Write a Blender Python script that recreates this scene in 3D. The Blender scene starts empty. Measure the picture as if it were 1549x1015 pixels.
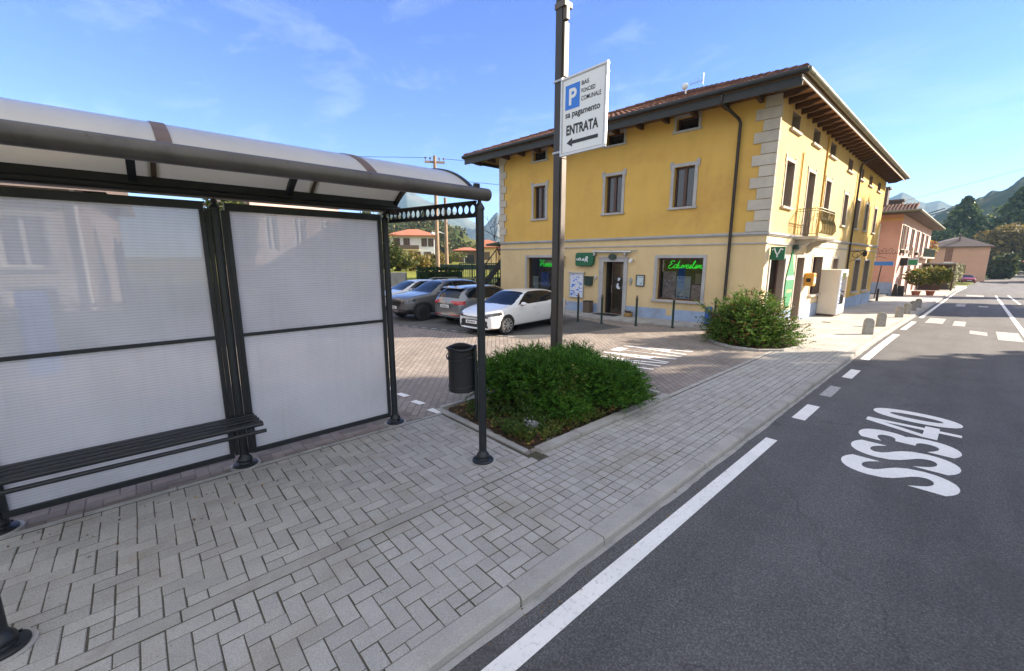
import bpy, math, random
import numpy as np
from mathutils import Vector, Matrix, noise
R = random.Random(11)
RN = np.random.default_rng(11)
SC = bpy.context.scene
COL = SC.collection
rad = math.radians

# ------------------------------------------------------------------ scene graph helpers
WL = {}                                    # world location of every object, for parenting


def link(o):
    COL.objects.link(o)
    return o


def tag(o, label=None, cat=None, group=None, kind=None):
    if label: o['label'] = label
    if cat: o['category'] = cat
    if group: o['group'] = group
    if kind: o['kind'] = kind
    return o


def thing(name, label, cat, loc=(0, 0, 0), group=None):
    o = link(bpy.data.objects.new(name, None))
    o.empty_display_size = .3
    o.location = loc
    WL[o.name] = Vector(loc)
    return tag(o, label, cat, group)


def put(name, me, parent=None, origin=None):
    """link mesh (given in world coordinates) with its origin at its own base"""
    n = len(me.vertices)
    co = np.empty(n * 3); me.vertices.foreach_get('co', co); co = co.reshape(-1, 3)
    if origin is None:
        mn, mx = co.min(0), co.max(0)
        origin = ((mn[0] + mx[0]) / 2, (mn[1] + mx[1]) / 2, mn[2])
    c = Vector([float(a) for a in origin])
    co = co - np.array(c)
    me.vertices.foreach_set('co', co.ravel()); me.update()
    o = link(bpy.data.objects.new(name, me))
    WL[o.name] = c
    if parent is not None:
        o.parent = parent
        o.location = c - WL[parent.name]
    else:
        o.location = c
    return o


class Frame:
    """a wall plane: u along it, d outward, z up"""
    def __init__(s, p, d, n):
        s.p, s.d, s.n = p, d, n
    def P(s, u, d, z):
        return (s.p[0] + s.d[0] * u + s.n[0] * d, s.p[1] + s.d[1] * u + s.n[1] * d, z)


class MB:
    def __init__(s):
        s.v = []; s.f = []; s.m = []; s.cm = 0
    def add(s, vs, fs):
        o = len(s.v)
        s.v += [tuple(a) for a in vs]
        for f in fs:
            s.f.append(tuple(i + o for i in f)); s.m.append(s.cm)
        return s
    def hexa(s, p):
        return s.add(p, [(0, 3, 2, 1), (4, 5, 6, 7), (0, 1, 5, 4), (1, 2, 6, 5), (2, 3, 7, 6), (3, 0, 4, 7)])
    def box(s, x0, x1, y0, y1, z0, z1):
        return s.hexa([(x0, y0, z0), (x1, y0, z0), (x1, y1, z0), (x0, y1, z0), (x0, y0, z1), (x1, y0, z1), (x1, y1, z1), (x0, y1, z1)])
    def fbox(s, F, u0, u1, z0, z1, d0, d1):
        return s.hexa([F.P(u0, d0, z0), F.P(u1, d0, z0), F.P(u1, d1, z0), F.P(u0, d1, z0),
                       F.P(u0, d0, z1), F.P(u1, d0, z1), F.P(u1, d1, z1), F.P(u0, d1, z1)])
    def bar(s, a, b, w, h, up=(0, 0, 1)):
        a, b = Vector(a), Vector(b); t = (b - a).normalized(); up = Vector(up)
        x = t.cross(up)
        if x.length < 1e-4: x = t.cross(Vector((1, 0, 0)))
        x.normalize(); y = x.cross(t)
        x *= w / 2; y *= h / 2
        return s.hexa([a - x - y, a + x - y, b + x - y, b - x - y, a - x + y, a + x + y, b + x + y, b - x + y])
    def cyl(s, a, b, r0, r1=None, n=12, caps=True):
        if r1 is None: r1 = r0
        return s.tube([a, b], [r0, r1], n, caps)
    def tube(s, pts, r, n=8, caps=True):
        pts = [Vector(p) for p in pts]
        rs = r if isinstance(r, (list, tuple)) else [r] * len(pts)
        vs = []; prev = None
        for i, p in enumerate(pts):
            t = (pts[min(i + 1, len(pts) - 1)] - pts[max(i - 1, 0)]).normalized()
            if prev is None:
                x = t.cross(Vector((0, 0, 1)))
                if x.length < .05: x = t.cross(Vector((0, 1, 0)))
            else:
                x = prev - t * prev.dot(t)
            x.normalize(); prev = x; y = t.cross(x)
            for k in range(n):
                a = 2 * math.pi * k / n
                vs.append(p + x * (math.cos(a) * rs[i]) + y * (math.sin(a) * rs[i]))
        fs = []
        for i in range(len(pts) - 1):
            for k in range(n):
                k2 = (k + 1) % n
                fs.append((i * n + k, i * n + k2, (i + 1) * n + k2, (i + 1) * n + k))
        if caps:
            fs.append(tuple(reversed(range(n))))
            fs.append(tuple((len(pts) - 1) * n + k for k in range(n)))
        return s.add(vs, fs)
    def lathe(s, c, prof, n=20, axis='z'):
        vs = []
        for r, h in prof:
            for k in range(n):
                a = 2 * math.pi * k / n
                x, y = r * math.cos(a), r * math.sin(a)
                if axis == 'z': vs.append((c[0] + x, c[1] + y, c[2] + h))
                elif axis == 'y': vs.append((c[0] + x, c[1] + h, c[2] + y))
                else: vs.append((c[0] + h, c[1] + x, c[2] + y))
        m = len(prof); fs = []
        for i in range(m - 1):
            for k in range(n):
                k2 = (k + 1) % n
                fs.append((i * n + k, i * n + k2, (i + 1) * n + k2, (i + 1) * n + k))
        fs.append(tuple(reversed(range(n)))); fs.append(tuple((m - 1) * n + k for k in range(n)))
        return s.add(vs, fs)
    def prism(s, poly, vec):
        n = len(poly); vec = Vector(vec)
        vs = [Vector(p) for p in poly] + [Vector(p) + vec for p in poly]
        fs = [tuple(reversed(range(n))), tuple(range(n, 2 * n))]
        for k in range(n):
            k2 = (k + 1) % n
            fs.append((k, k2, n + k2, n + k))
        return s.add(vs, fs)
    def mesh(s, name, mats):
        me = bpy.data.meshes.new(name)
        me.from_pydata(s.v, [], s.f)
        if not isinstance(mats, (list, tuple)): mats = [mats]
        for m in mats: me.materials.append(m)
        if len(mats) > 1: me.polygons.foreach_set('material_index', s.m)
        return me
    def build(s, name, mats, parent=None, smooth=False, bevel=0, seg=2, fix=True):
        me = s.mesh(name, mats)
        if fix:
            import bmesh
            bm = bmesh.new(); bm.from_mesh(me)
            bmesh.ops.recalc_face_normals(bm, faces=bm.faces); bm.to_mesh(me); bm.free()
        if smooth:
            me.polygons.foreach_set('use_smooth', [True] * len(me.polygons))
            try: me.set_sharp_from_angle(angle=rad(40))
            except Exception: pass
        o = put(name, me, parent)
        if bevel:
            b = o.modifiers.new('bevel', 'BEVEL'); b.width = bevel; b.segments = seg
            b.limit_method = 'ANGLE'; b.angle_limit = rad(40)
        return o


def np_mesh(name, V, F, mat):
    """V (n,3), F (m,k) arrays"""
    me = bpy.data.meshes.new(name)
    V = np.asarray(V, dtype=np.float32); F = np.asarray(F, dtype=np.int32)
    m, k = F.shape
    me.vertices.add(len(V)); me.vertices.foreach_set('co', V.ravel())
    me.loops.add(m * k); me.loops.foreach_set('vertex_index', F.ravel())
    me.polygons.add(m); me.polygons.foreach_set('loop_start', np.arange(0, m * k, k, dtype=np.int32))
    me.update(calc_edges=True); me.validate()
    me.materials.append(mat)
    return me


def rand_unit(n):
    v = RN.normal(size=(n, 3)); return v / np.linalg.norm(v, axis=1, keepdims=True)


def leaf_quads(C, A, s, w):
    """diamond leaves: centres C, long axes A (unit), length s, half width w"""
    n = len(C)
    B = np.cross(A, rand_unit(n)); B /= np.linalg.norm(B, axis=1, keepdims=True) + 1e-9
    s = np.broadcast_to(np.asarray(s, float).reshape(-1, 1), (n, 1)); w = np.broadcast_to(np.asarray(w, float).reshape(-1, 1), (n, 1))
    V = np.stack([C - A * s / 2, C + B * w, C + A * s / 2, C - B * w], 1).reshape(-1, 3)
    F = np.arange(4 * n).reshape(n, 4)
    return V, F


# text in the plane spanned by r (reading direction) and u (up)
def text_mesh(body, o, r, u, width, height, mat, name, parent=None, depth=.004, offset=0., spacing=1., keep=False, shear=0.):
    cu = bpy.data.curves.new(name, 'FONT')
    cu.body = body; cu.extrude = 0; cu.offset = offset; cu.space_character = spacing; cu.resolution_u = 6; cu.shear = shear
    t = link(bpy.data.objects.new('tmp_text', cu))
    dg = bpy.context.evaluated_depsgraph_get()
    me = bpy.data.meshes.new_from_object(t.evaluated_get(dg))
    bpy.data.objects.remove(t); bpy.data.curves.remove(cu)
    n = len(me.vertices)
    co = np.empty(n * 3); me.vertices.foreach_get('co', co); co = co.reshape(-1, 3)
    mn, mx = co.min(0), co.max(0)
    sx = width / (mx[0] - mn[0]); sy = height / (mx[1] - mn[1])
    if keep: sx = sy = min(sx, sy)
    r = np.array(Vector(r).normalized()); u = np.array(Vector(u).normalized()); nn = np.cross(r, u)
    P = np.array(o) + np.outer((co[:, 0] - mn[0]) * sx, r) + np.outer((co[:, 1] - mn[1]) * sy, u) + nn * depth
    me.vertices.foreach_set('co', P.ravel()); me.update()
    me.materials.clear(); me.materials.append(mat)
    return put(name, me, parent)


# ------------------------------------------------------------------ materials
def nodes(name):
    m = bpy.data.materials.new(name); m.use_nodes = True
    nt = m.node_tree; nt.nodes.clear()
    out = nt.nodes.new('ShaderNodeOutputMaterial')
    return m, nt, out


def N(nt, t, **kw):
    n = nt.nodes.new(t)
    for k, v in kw.items():
        if k.startswith('i_'):
            key = k[2:]
            key = int(key) if key.isdigit() else key.replace('_', ' ')
            n.inputs[key].default_value = v
        else: setattr(n, k, v)
    return n


def rgb(c): return (c[0], c[1], c[2], 1)


def mixc(nt, f, a, b, mode='MIX'):
    n = nt.nodes.new('ShaderNodeMix'); n.data_type = 'RGBA'; n.blend_type = mode
    for i, v in ((0, f), (6, a), (7, b)):
        if isinstance(v, bpy.types.NodeSocket): nt.links.new(v, n.inputs[i])
        elif i == 0: n.inputs[0].default_value = v
        else: n.inputs[i].default_value = rgb(v)
    return n.outputs[2]


def ramp(nt, src, stops):
    n = nt.nodes.new('ShaderNodeValToRGB'); e = n.color_ramp.elements
    while len(e) < len(stops): e.new(.5)
    for el, (p, c) in zip(e, stops):
        el.position = p; el.color = rgb(c) if isinstance(c, (tuple, list)) else (c, c, c, 1)
    nt.links.new(src, n.inputs[0]); return n.outputs[0]


def coords(nt, scale=(1, 1, 1), rot=(0, 0, 0), kind='Object'):
    tc = nt.nodes.new('ShaderNodeTexCoord'); mp = nt.nodes.new('ShaderNodeMapping')
    mp.inputs['Scale'].default_value = scale; mp.inputs['Rotation'].default_value = rot
    nt.links.new(tc.outputs[kind], mp.inputs[0]); return mp.outputs[0]


def noise_f(nt, vec, scale, detail=4, rough=.55, out=0):
    n = N(nt, 'ShaderNodeTexNoise', i_Scale=scale, i_Detail=detail, i_Roughness=rough)
    nt.links.new(vec, n.inputs['Vector']); return n.outputs[out]


def principled(nt, out, color, rough=.7, metal=0, spec=.5, bump=None, bstr=.2, bdist=.01, coat=0, normal=None):
    p = N(nt, 'ShaderNodeBsdfPrincipled', i_Roughness=rough, i_Metallic=metal)
    p.inputs['Specular IOR Level'].default_value = spec
    p.inputs['Coat Weight'].default_value = coat
    if isinstance(color, bpy.types.NodeSocket): nt.links.new(color, p.inputs['Base Color'])
    else: p.inputs['Base Color'].default_value = rgb(color)
    if isinstance(bump, bpy.types.NodeSocket):
        b = N(nt, 'ShaderNodeBump', i_Strength=bstr, i_Distance=bdist)
        nt.links.new(bump, b.inputs['Height']); nt.links.new(b.outputs[0], p.inputs['Normal'])
    nt.links.new(p.outputs[0], out.inputs[0])
    return p


def M(name, c1, c2=None, *args, streak=0., **kw):
    return M0(name, c1, c2, *args, streak=streak, **kw)


def M0(name, c1, c2=None, scale=3, rough=.7, metal=0, spec=.5, bump=0, bscale=80, bdist=.01, stain=None, stain_scale=.6, coat=0, island=0., fine=0., streak=0., spots=0):
    m, nt, out = nodes(name)
    v = coords(nt)
    c2 = c2 or tuple(a * .8 for a in c1)
    n1 = noise_f(nt, v, scale, 6, .6)
    col = mixc(nt, ramp(nt, n1, [(.35, 0), (.65, 1)]), c1, c2)
    if stain:
        n2 = noise_f(nt, v, stain_scale, 8, .65)
        col = mixc(nt, ramp(nt, n2, [(.52, 0), (.72, .8)]), col, stain)
    if streak:
        vs_ = coords(nt, (.8, .8, .14))
        col = mixc(nt, 1., col, ramp(nt, noise_f(nt, vs_, 2.2, 6, .65), [(.32, 1 - streak), (.52, 1), (.75, 1 + streak * .3)]), 'MULTIPLY')
    if fine:
        n3 = noise_f(nt, v, bscale, 2, .5)
        g = ramp(nt, n3, [(.3, 1 - fine), (.7, 1 + fine)])
        col = mixc(nt, 1., col, g, 'MULTIPLY')
    if spots:
        vo_ = N(nt, 'ShaderNodeTexVoronoi', i_Scale=3.2); nt.links.new(v, vo_.inputs['Vector'])
        col = mixc(nt, 1., col, ramp(nt, vo_.outputs['Distance'], [(.03, .45), (.06, 1)]), 'MULTIPLY')
        vo2 = N(nt, 'ShaderNodeTexVoronoi', i_Scale=9.); nt.links.new(v, vo2.inputs['Vector'])
        col = mixc(nt, 1., col, ramp(nt, vo2.outputs['Distance'], [(.03, .55), (.07, 1)]), 'MULTIPLY')
    if island:
        ge = nt.nodes.new('ShaderNodeNewGeometry')
        g = ramp(nt, ge.outputs['Random Per Island'], [(0, 1 - island), (1, 1 + island)])
        col = mixc(nt, 1., col, g, 'MULTIPLY')
    b = noise_f(nt, v, bscale, 3) if bump else None
    principled(nt, out, col, rough, metal, spec, b, bump, bdist, coat)
    return m


def leaf_mat(name, c1, c2, c3=None, trans=.35, rough=.6):
    m, nt, out = nodes(name)
    ge = nt.nodes.new('ShaderNodeNewGeometry')
    st = [(0, c1), (.6, c2)] + ([(.95, c3), (1, c3)] if c3 else [(1, c2)])
    col = ramp(nt, ge.outputs['Random Per Island'], st)
    v = coords(nt)
    col = mixc(nt, 1., col, ramp(nt, noise_f(nt, v, 1.3, 3), [(.3, .72), (.7, 1.2)]), 'MULTIPLY')
    p = N(nt, 'ShaderNodeBsdfPrincipled', i_Roughness=rough)
    p.inputs['Specular IOR Level'].default_value = .25
    nt.links.new(col, p.inputs['Base Color'])
    t = nt.nodes.new('ShaderNodeBsdfTranslucent'); nt.links.new(col, t.inputs[0])
    mx = N(nt, 'ShaderNodeMixShader', i_0=trans)
    nt.links.new(p.outputs[0], mx.inputs[1]); nt.links.new(t.outputs[0], mx.inputs[2]); nt.links.new(mx.outputs[0], out.inputs[0])
    return m


def emit_mat(name, c, s):
    m, nt, out = nodes(name)
    e = N(nt, 'ShaderNodeEmission', i_Color=rgb(c), i_Strength=s); nt.links.new(e.outputs[0], out.inputs[0]); return m


def brick_mat(name, c1, c2, mortar, bw, bh, ms=.012, rough=.85, rot=0, offset=.5, stain=None, bstr=.3):
    m, nt, out = nodes(name)
    v = coords(nt, rot=(0, 0, rot))
    b = N(nt, 'ShaderNodeTexBrick', i_Scale=1., i_Color1=rgb(c1), i_Color2=rgb(c2), i_Mortar=rgb(mortar))
    b.offset = offset
    b.inputs['Mortar Size'].default_value = ms; b.inputs['Brick Width'].default_value = bw; b.inputs['Row Height'].default_value = bh
    b.inputs['Mortar Smooth'].default_value = .2
    nt.links.new(v, b.inputs['Vector'])
    n = noise_f(nt, v, 1.1, 6, .65)
    col = mixc(nt, 1., b.outputs[0], ramp(nt, n, [(.3, .75), (.7, 1.18)]), 'MULTIPLY')
    n2 = noise_f(nt, v, 90, 2)
    col = mixc(nt, 1., col, ramp(nt, n2, [(.3, .85), (.7, 1.12)]), 'MULTIPLY')
    if stain:
        col = mixc(nt, ramp(nt, noise_f(nt, v, .35, 7, .6), [(.5, 0), (.7, .7)]), col, stain)
    mt = N(nt, 'ShaderNodeMath', operation='SUBTRACT'); mt.inputs[0].default_value = 1
    nt.links.new(b.outputs[1], mt.inputs[1])
    principled(nt, out, col, rough, 0, .3, mt.outputs[0], bstr, .006)
    return m


MT = {}
MT['metal'] = M('graphite_paint', (.010, .013, .016), (.015, .018, .021), 9, .42, 0, .5, .05, 200)
MT['black'] = M('black_paint', (.006, .007, .008), (.010, .011, .012), 9, .5)
MT['beam'] = M('worn_tube_paint', (.085, .074, .063), (.115, .10, .084), 2.5, .42, .3, .5, .04, 120, stain=(.033, .031, .03), stain_scale=3)
MT['rust'] = M('brown_weathered_strip', (.12, .075, .05), (.17, .11, .075), 6, .6, .2)
MT['galv'] = M('galvanised', (.38, .39, .4), (.3, .31, .32), 20, .4, .7)
MT['alu'] = M('anodised_aluminium', (.55, .56, .57), (.48, .49, .5), 20, .35, .6)
MT['white'] = M('white_enamel', (.72, .73, .74), (.68, .69, .7), 3, .35)
MT['wht2'] = M('offwhite_enamel', (.68, .61, .50), (.63, .565, .46), 2, .45, stain=(.56, .5, .4))
MT['blk_ink'] = M('black_ink', (.012, .012, .014), (.016, .016, .018), 9, .5)
MT['blue_ink'] = M('blue_sign_ink', (.01, .16, .62), (.012, .17, .64), 9, .35)
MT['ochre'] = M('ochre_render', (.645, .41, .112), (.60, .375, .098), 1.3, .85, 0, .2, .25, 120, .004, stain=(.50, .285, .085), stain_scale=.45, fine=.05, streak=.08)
MT['ochre_sunlit'] = M('sunlit_pale_ochre', (.70, .50, .215), (.66, .46, .19), 1.3, .85, 0, .2, .25, 120, .004, stain=(.60, .40, .15), stain_scale=.45, fine=.05, streak=.06)  # paler copy of the ochre: glare of full sun put into the colour
MT['cream_sunlit'] = M('sunlit_pale_cream', (.72, .60, .42), (.68, .56, .38), 1.3, .85, 0, .2, .25, 120, .004, stain=(.6, .49, .33), stain_scale=.5, fine=.05, streak=.06)  # paler copy of the cream, lightened to carry the strong sunlight
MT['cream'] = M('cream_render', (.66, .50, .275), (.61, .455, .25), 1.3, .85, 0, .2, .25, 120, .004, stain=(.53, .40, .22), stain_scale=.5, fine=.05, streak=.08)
MT['wains'] = M('grey_blue_plinth', (.33, .41, .56), (.28, .35, .48), 2, .85, 0, .2, .3, 90, .004, stain=(.24, .24, .25), stain_scale=1.4, streak=.12)
MT['trim'] = M('grey_stone_trim', (.42, .41, .41), (.36, .35, .35), 2.5, .8, 0, .3, .2, 90, .004, stain=(.27, .26, .26), stain_scale=2)
MT['quoin'] = M('quoin_stone', (.50, .45, .38), (.43, .39, .34), 3, .85, 0, .3, .25, 70, .005, stain=(.36, .33, .29), stain_scale=1.5, island=.07)
MT['tile'] = M('terracotta_tile', (.165, .075, .05), (.125, .06, .042), 5, .85, 0, .2, .3, 60, .006, stain=(.10, .065, .05), stain_scale=1.6, island=.25)
MT['wood_dk'] = M('dark_rafter_wood', (.10, .05, .025), (.065, .035, .02), 6, .7, 0, .3, .2, 60)
MT['soffit'] = M('soffit_boards', (.26, .13, .05), (.19, .095, .04), 5, .7, 0, .3, .2, 60)
MT['fascia'] = M('dark_fascia', (.010, .011, .012), (.016, .017, .018), 5, .55)
MT['fascia_l'] = M('pale_fascia', (.52, .44, .38), (.46, .39, .34), 5, .6)
MT['bronze'] = M('bronze_gutter', (.20, .19, .125), (.15, .145, .10), 4, .4, .5)
MT['pipe'] = M('brown_downpipe', (.028, .022, .02), (.04, .032, .028), 5, .4, .3)
MT['winwood'] = M('brown_window_wood', (.075, .028, .018), (.055, .022, .015), 8, .45)
MT['taupe'] = M('taupe_frame_reveal_shade', (.27, .21, .165), (.23, .18, .14), 4, .6)  # frames and blind; on the side reveals it paints in the recess shade
MT['glass'] = M('dark_window_glass', (.012, .014, .016), (.02, .022, .024), 1, .03, 0, .9)
MT['autoglass'] = M('tinted_car_glass', (.006, .010, .014), (.008, .012, .017), 1, .03, 0, .4)
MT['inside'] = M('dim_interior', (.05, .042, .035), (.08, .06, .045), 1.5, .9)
MT['kerb'] = M('granite_kerb', (.385, .365, .335), (.32, .305, .28), 3, .85, 0, .25, .5, 130, .006, stain=(.24, .21, .18), stain_scale=2.2, fine=.14, island=.1)
MT['conc'] = M('concrete', (.40, .385, .36), (.31, .30, .285), 4, .9, 0, .2, .5, 90, .006, stain=(.2, .2, .19), stain_scale=3, fine=.1)
MT['paver'] = M('grey_paver', (.385, .368, .34), (.338, .324, .302), 5, .88, 0, .25, .5, 130, .003, stain=(.30, .26, .215), stain_scale=1.3, fine=.2, island=.09, spots=1)
MT['paver_b'] = M('brown_paver', (.235, .195, .172), (.19, .158, .142), 5, .88, 0, .25, .5, 220, .003, fine=.14, island=.2)
MT['joint'] = M('joint_sand', (.085, .077, .063), (.115, .10, .08), 12, .95, 0, .1, .6, 200, .01, stain=(.055, .07, .025), stain_scale=1.2)
MT['soil'] = M('bed_soil', (.045, .032, .022), (.085, .06, .038), 14, .95, 0, .1, .9, 60, .03, stain=(.10, .07, .035), stain_scale=5)
MT['grass'] = M('meadow', (.20, .21, .04), (.14, .16, .032), .3, .9, 0, .1, .5, 9, .1, stain=(.26, .23, .06), stain_scale=.05)
MT['paint'] = None
MT['tyre'] = M('tyre_rubber', (.015, .015, .016), (.02, .02, .021), 20, .8)
MT['alloy'] = M('alloy_rim', (.5, .51, .52), (.42, .43, .44), 9, .3, .8)
MT['alloy_dk'] = M('dark_alloy_rim', (.05, .05, .055), (.08, .08, .085), 9, .3, .7)
MT['lampglass'] = M('headlamp_glass', (.10, .105, .115), (.03, .032, .036), 14, .08, .4, .8, coat=.8)
MT['red'] = M('red_lamp', (.45, .012, .012), (.35, .01, .01), 20, .15, 0, .6, coat=.5)
MT['green'] = M('green_enamel', (.008, .115, .05), (.007, .10, .045), 8, .6)
MT['green_b'] = M('banner_green', (.02, .22, .09), (.018, .2, .08), 8, .6)
MT['dkgreen'] = M('dark_green_paint', (.012, .035, .026), (.016, .042, .03), 8, .45)
MT['neon'] = emit_mat('green_neon', (.02, 1., .05), .32)
MT['orange'] = M('yellow_orange_plastic', (.62, .30, .03), (.58, .27, .028), 8, .5)
MT['pink'] = M('pink_render', (.62, .33, .24), (.56, .29, .21), .8, .85, 0, .2, .2, 80, .004, stain=(.48, .26, .19), stain_scale=.4)
MT['rose'] = M('faded_rose_render', (.50, .40, .36), (.45, .36, .33), .8, .85)
MT['pinklt'] = M('pale_pink_render', (.66, .40, .35), (.62, .37, .32), .8, .85)
MT['peach'] = M('peach_render', (.60, .35, .24), (.54, .32, .215), .5, .85, stain=(.46, .29, .2), stain_scale=.3)
MT['roofgrey'] = M('old_brown_tiles', (.12, .085, .07), (.09, .068, .06), 1.5, .9, island=.15)
MT['rosetile'] = M('orange_tiles', (.40, .14, .075), (.32, .115, .065), 1.5, .9, island=.15)
MT['brown'] = M('brown_box', (.10, .07, .05), (.13, .09, .06), 6, .7)
MT['bark'] = M('bark', (.11, .085, .062), (.07, .055, .042), 9, .95, 0, .1, .8, 30, .03)
MT['polewood'] = M('pole_timber', (.30, .21, .145), (.22, .155, .11), 4, .85)
MT['pole_dk'] = M('column_steel', (.03, .026, .025), (.042, .037, .035), 2, .45, .2, .5, .06, 90)
MT['pole_lt'] = M('column_side_cover', (.115, .092, .078), (.085, .07, .06), 2.5, .55, .2, stain=(.06, .052, .047), stain_scale=1.5)
MT['poster'] = M('poster_paper', (.42, .52, .56), (.52, .58, .6), 9, .5, stain=(.16, .26, .32), stain_scale=7)
MT['poster2'] = M('poster_colour', (.42, .25, .22), (.5, .42, .4), 7, .5, stain=(.08, .06, .1), stain_scale=9)
MT['notice'] = M('notice_paper', (.62, .64, .72), (.66, .68, .74), 9, .5, stain=(.18, .26, .5), stain_scale=14)
MT['blueplas'] = M('blue_plastic', (.015, .09, .42), (.02, .11, .48), 9, .4)
MT['doorglass'] = M('door_glass', (.02, .018, .015), (.05, .035, .02), 1.2, .06, 0, .8)

# paint for markings: worn, gritty
m, nt, out = nodes('road_marking_paint'); v = coords(nt)
c = mixc(nt, ramp(nt, noise_f(nt, v, 38, 5, .7), [(.26, 0), (.46, 1)]), (.50, .485, .46), (.84, .81, .765))
c = mixc(nt, ramp(nt, noise_f(nt, v, 3, 5, .7), [(.35, .0), (.8, .35)]), c, (.46, .45, .43))
principled(nt, out, c, .75, 0, .3, noise_f(nt, v, 260, 2), .4, .004); MT['paint'] = m
m, nt, out = nodes('worn_marking_paint'); v = coords(nt)
c = mixc(nt, ramp(nt, noise_f(nt, v, 22, 6, .75), [(.35, 0), (.68, 1)]), (.2, .195, .19), (.55, .53, .51))
principled(nt, out, c, .8, 0, .3, noise_f(nt, v, 260, 2), .4, .004); MT['paint_w'] = m

# asphalt
m, nt, out = nodes('asphalt'); v = coords(nt)
c = mixc(nt, ramp(nt, noise_f(nt, v, 1.1, 7, .65), [(.3, 0), (.7, 1)]), (.088, .086, .085), (.116, .113, .111))
g = ramp(nt, noise_f(nt, v, 75, 4, .75), [(.30, .42), (.52, 1.), (.72, 2.1)])
c = mixc(nt, 1., c, g, 'MULTIPLY')
vo = N(nt, 'ShaderNodeTexVoronoi', feature='DISTANCE_TO_EDGE', i_Scale=.22)
wv = nt.nodes.new('ShaderNodeVectorMath'); wv.operation = 'ADD'
nz = N(nt, 'ShaderNodeTexNoise', i_Scale=1.6, i_Detail=6.); nt.links.new(v, nz.inputs['Vector'])
sc = nt.nodes.new('ShaderNodeVectorMath'); sc.operation = 'SCALE'; sc.inputs['Scale'].default_value = .9
nt.links.new(nz.outputs['Color'], sc.inputs[0]); nt.links.new(v, wv.inputs[0]); nt.links.new(sc.outputs[0], wv.inputs[1])
nt.links.new(wv.outputs[0], vo.inputs['Vector'])
cr = ramp(nt, vo.outputs[0], [(0, .75), (.002, .9), (.0035, 1)])
c = mixc(nt, 1., c, cr, 'MULTIPLY')
vs = coords(nt, (1.4, .06, 1))
c = mixc(nt, 1., c, ramp(nt, noise_f(nt, vs, 1., 4), [(.35, .84), (.65, 1.12)]), 'MULTIPLY')
c = mixc(nt, ramp(nt, noise_f(nt, v, .33, 5, .6), [(.56, 0), (.60, .35)]), c, (.06, .056, .052))
c = mixc(nt, ramp(nt, noise_f(nt, v, 2.3, 3, .5), [(.72, 0), (.78, .45)]), c, (.045, .043, .041))
principled(nt, out, c, .82, 0, .35, noise_f(nt, v, 190, 3, .7), .9, .006); MT['asphalt'] = m

MT['brickpave'] = brick_mat('brown_brick_paving', (.30, .255, .222), (.232, .20, .176), (.12, .105, .092), .22, .11, .009, rot=rad(40), stain=(.24, .205, .18))
MT['slabs'] = brick_mat('pale_plaza_slabs', (.47, .435, .395), (.43, .40, .36), (.30, .28, .25), .42, .42, .006, stain=(.36, .335, .30), bstr=.15)

# translucent ribbed polycarbonate
def poly_mat(name, tint, stripes, clear, rough, trans=.5, glow=None):
    m, nt, out = nodes(name); v = coords(nt)
    col = mixc(nt, ramp(nt, noise_f(nt, v, 1.2, 5, .6), [(.35, 0), (.7, 1)]), tint, tuple(a * .9 for a in tint))
    bumpsrc = None
    if stripes:
        w = N(nt, 'ShaderNodeTexWave', wave_type='BANDS', bands_direction='Z', i_Scale=stripes, i_Distortion=.12)
        w.inputs['Detail'].default_value = 1.; w.inputs['Detail Scale'].default_value = 2.
        nt.links.new(v, w.inputs['Vector']); bumpsrc = w.outputs['Fac']
        col = mixc(nt, 1., col, ramp(nt, bumpsrc, [(0, .88), (.35, 1.0), (1, 1.02)]), 'MULTIPLY')
    if stripes:
        vg = coords(nt, (6., 6., .25)); col = mixc(nt, 1., col, ramp(nt, noise_f(nt, vg, 2.5, 6, .7), [(.30, .95), (.5, 1.), (.8, 1.01)]), 'MULTIPLY')
        col = mixc(nt, ramp(nt, noise_f(nt, v, 2.6, 8, .75), [(.60, 0), (.72, .10)]), col, (.52, .50, .45))
    d = nt.nodes.new('ShaderNodeBsdfDiffuse'); nt.links.new(col, d.inputs[0])
    t = nt.nodes.new('ShaderNodeBsdfTranslucent'); nt.links.new(col, t.inputs[0])
    mx = N(nt, 'ShaderNodeMixShader', i_0=trans); nt.links.new(d.outputs[0], mx.inputs[1]); nt.links.new(t.outputs[0], mx.inputs[2])
    last = mx.outputs[0]
    if clear:
        g = N(nt, 'ShaderNodeBsdfRefraction', i_Roughness=rough, i_IOR=1.05); nt.links.new(col, g.inputs[0])
        if bumpsrc:
            b = N(nt, 'ShaderNodeBump', i_Strength=.5, i_Distance=.006); nt.links.new(bumpsrc, b.inputs['Height']); nt.links.new(b.outputs[0], g.inputs['Normal'])
        m2 = N(nt, 'ShaderNodeMixShader', i_0=clear); nt.links.new(last, m2.inputs[1]); nt.links.new(g.outputs[0], m2.inputs[2]); last = m2.outputs[0]
    gl = N(nt, 'ShaderNodeBsdfGlossy', i_Roughness=.25)
    fr = N(nt, 'ShaderNodeFresnel', i_IOR=1.35)
    m3 = nt.nodes.new('ShaderNodeMixShader'); nt.links.new(fr.outputs[0], m3.inputs[0]); nt.links.new(last, m3.inputs[1]); nt.links.new(gl.outputs[0], m3.inputs[2])
    nt.links.new(m3.outputs[0], out.inputs[0]); return m
MT['panel'] = poly_mat('ribbed_polycarbonate', (.985, .98, .97), 12, .26, .12, .72)
MT['roofpoly'] = poly_mat('opal_roof_sheet', (.93, .87, .76), 0, 0, .3, .54)

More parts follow.
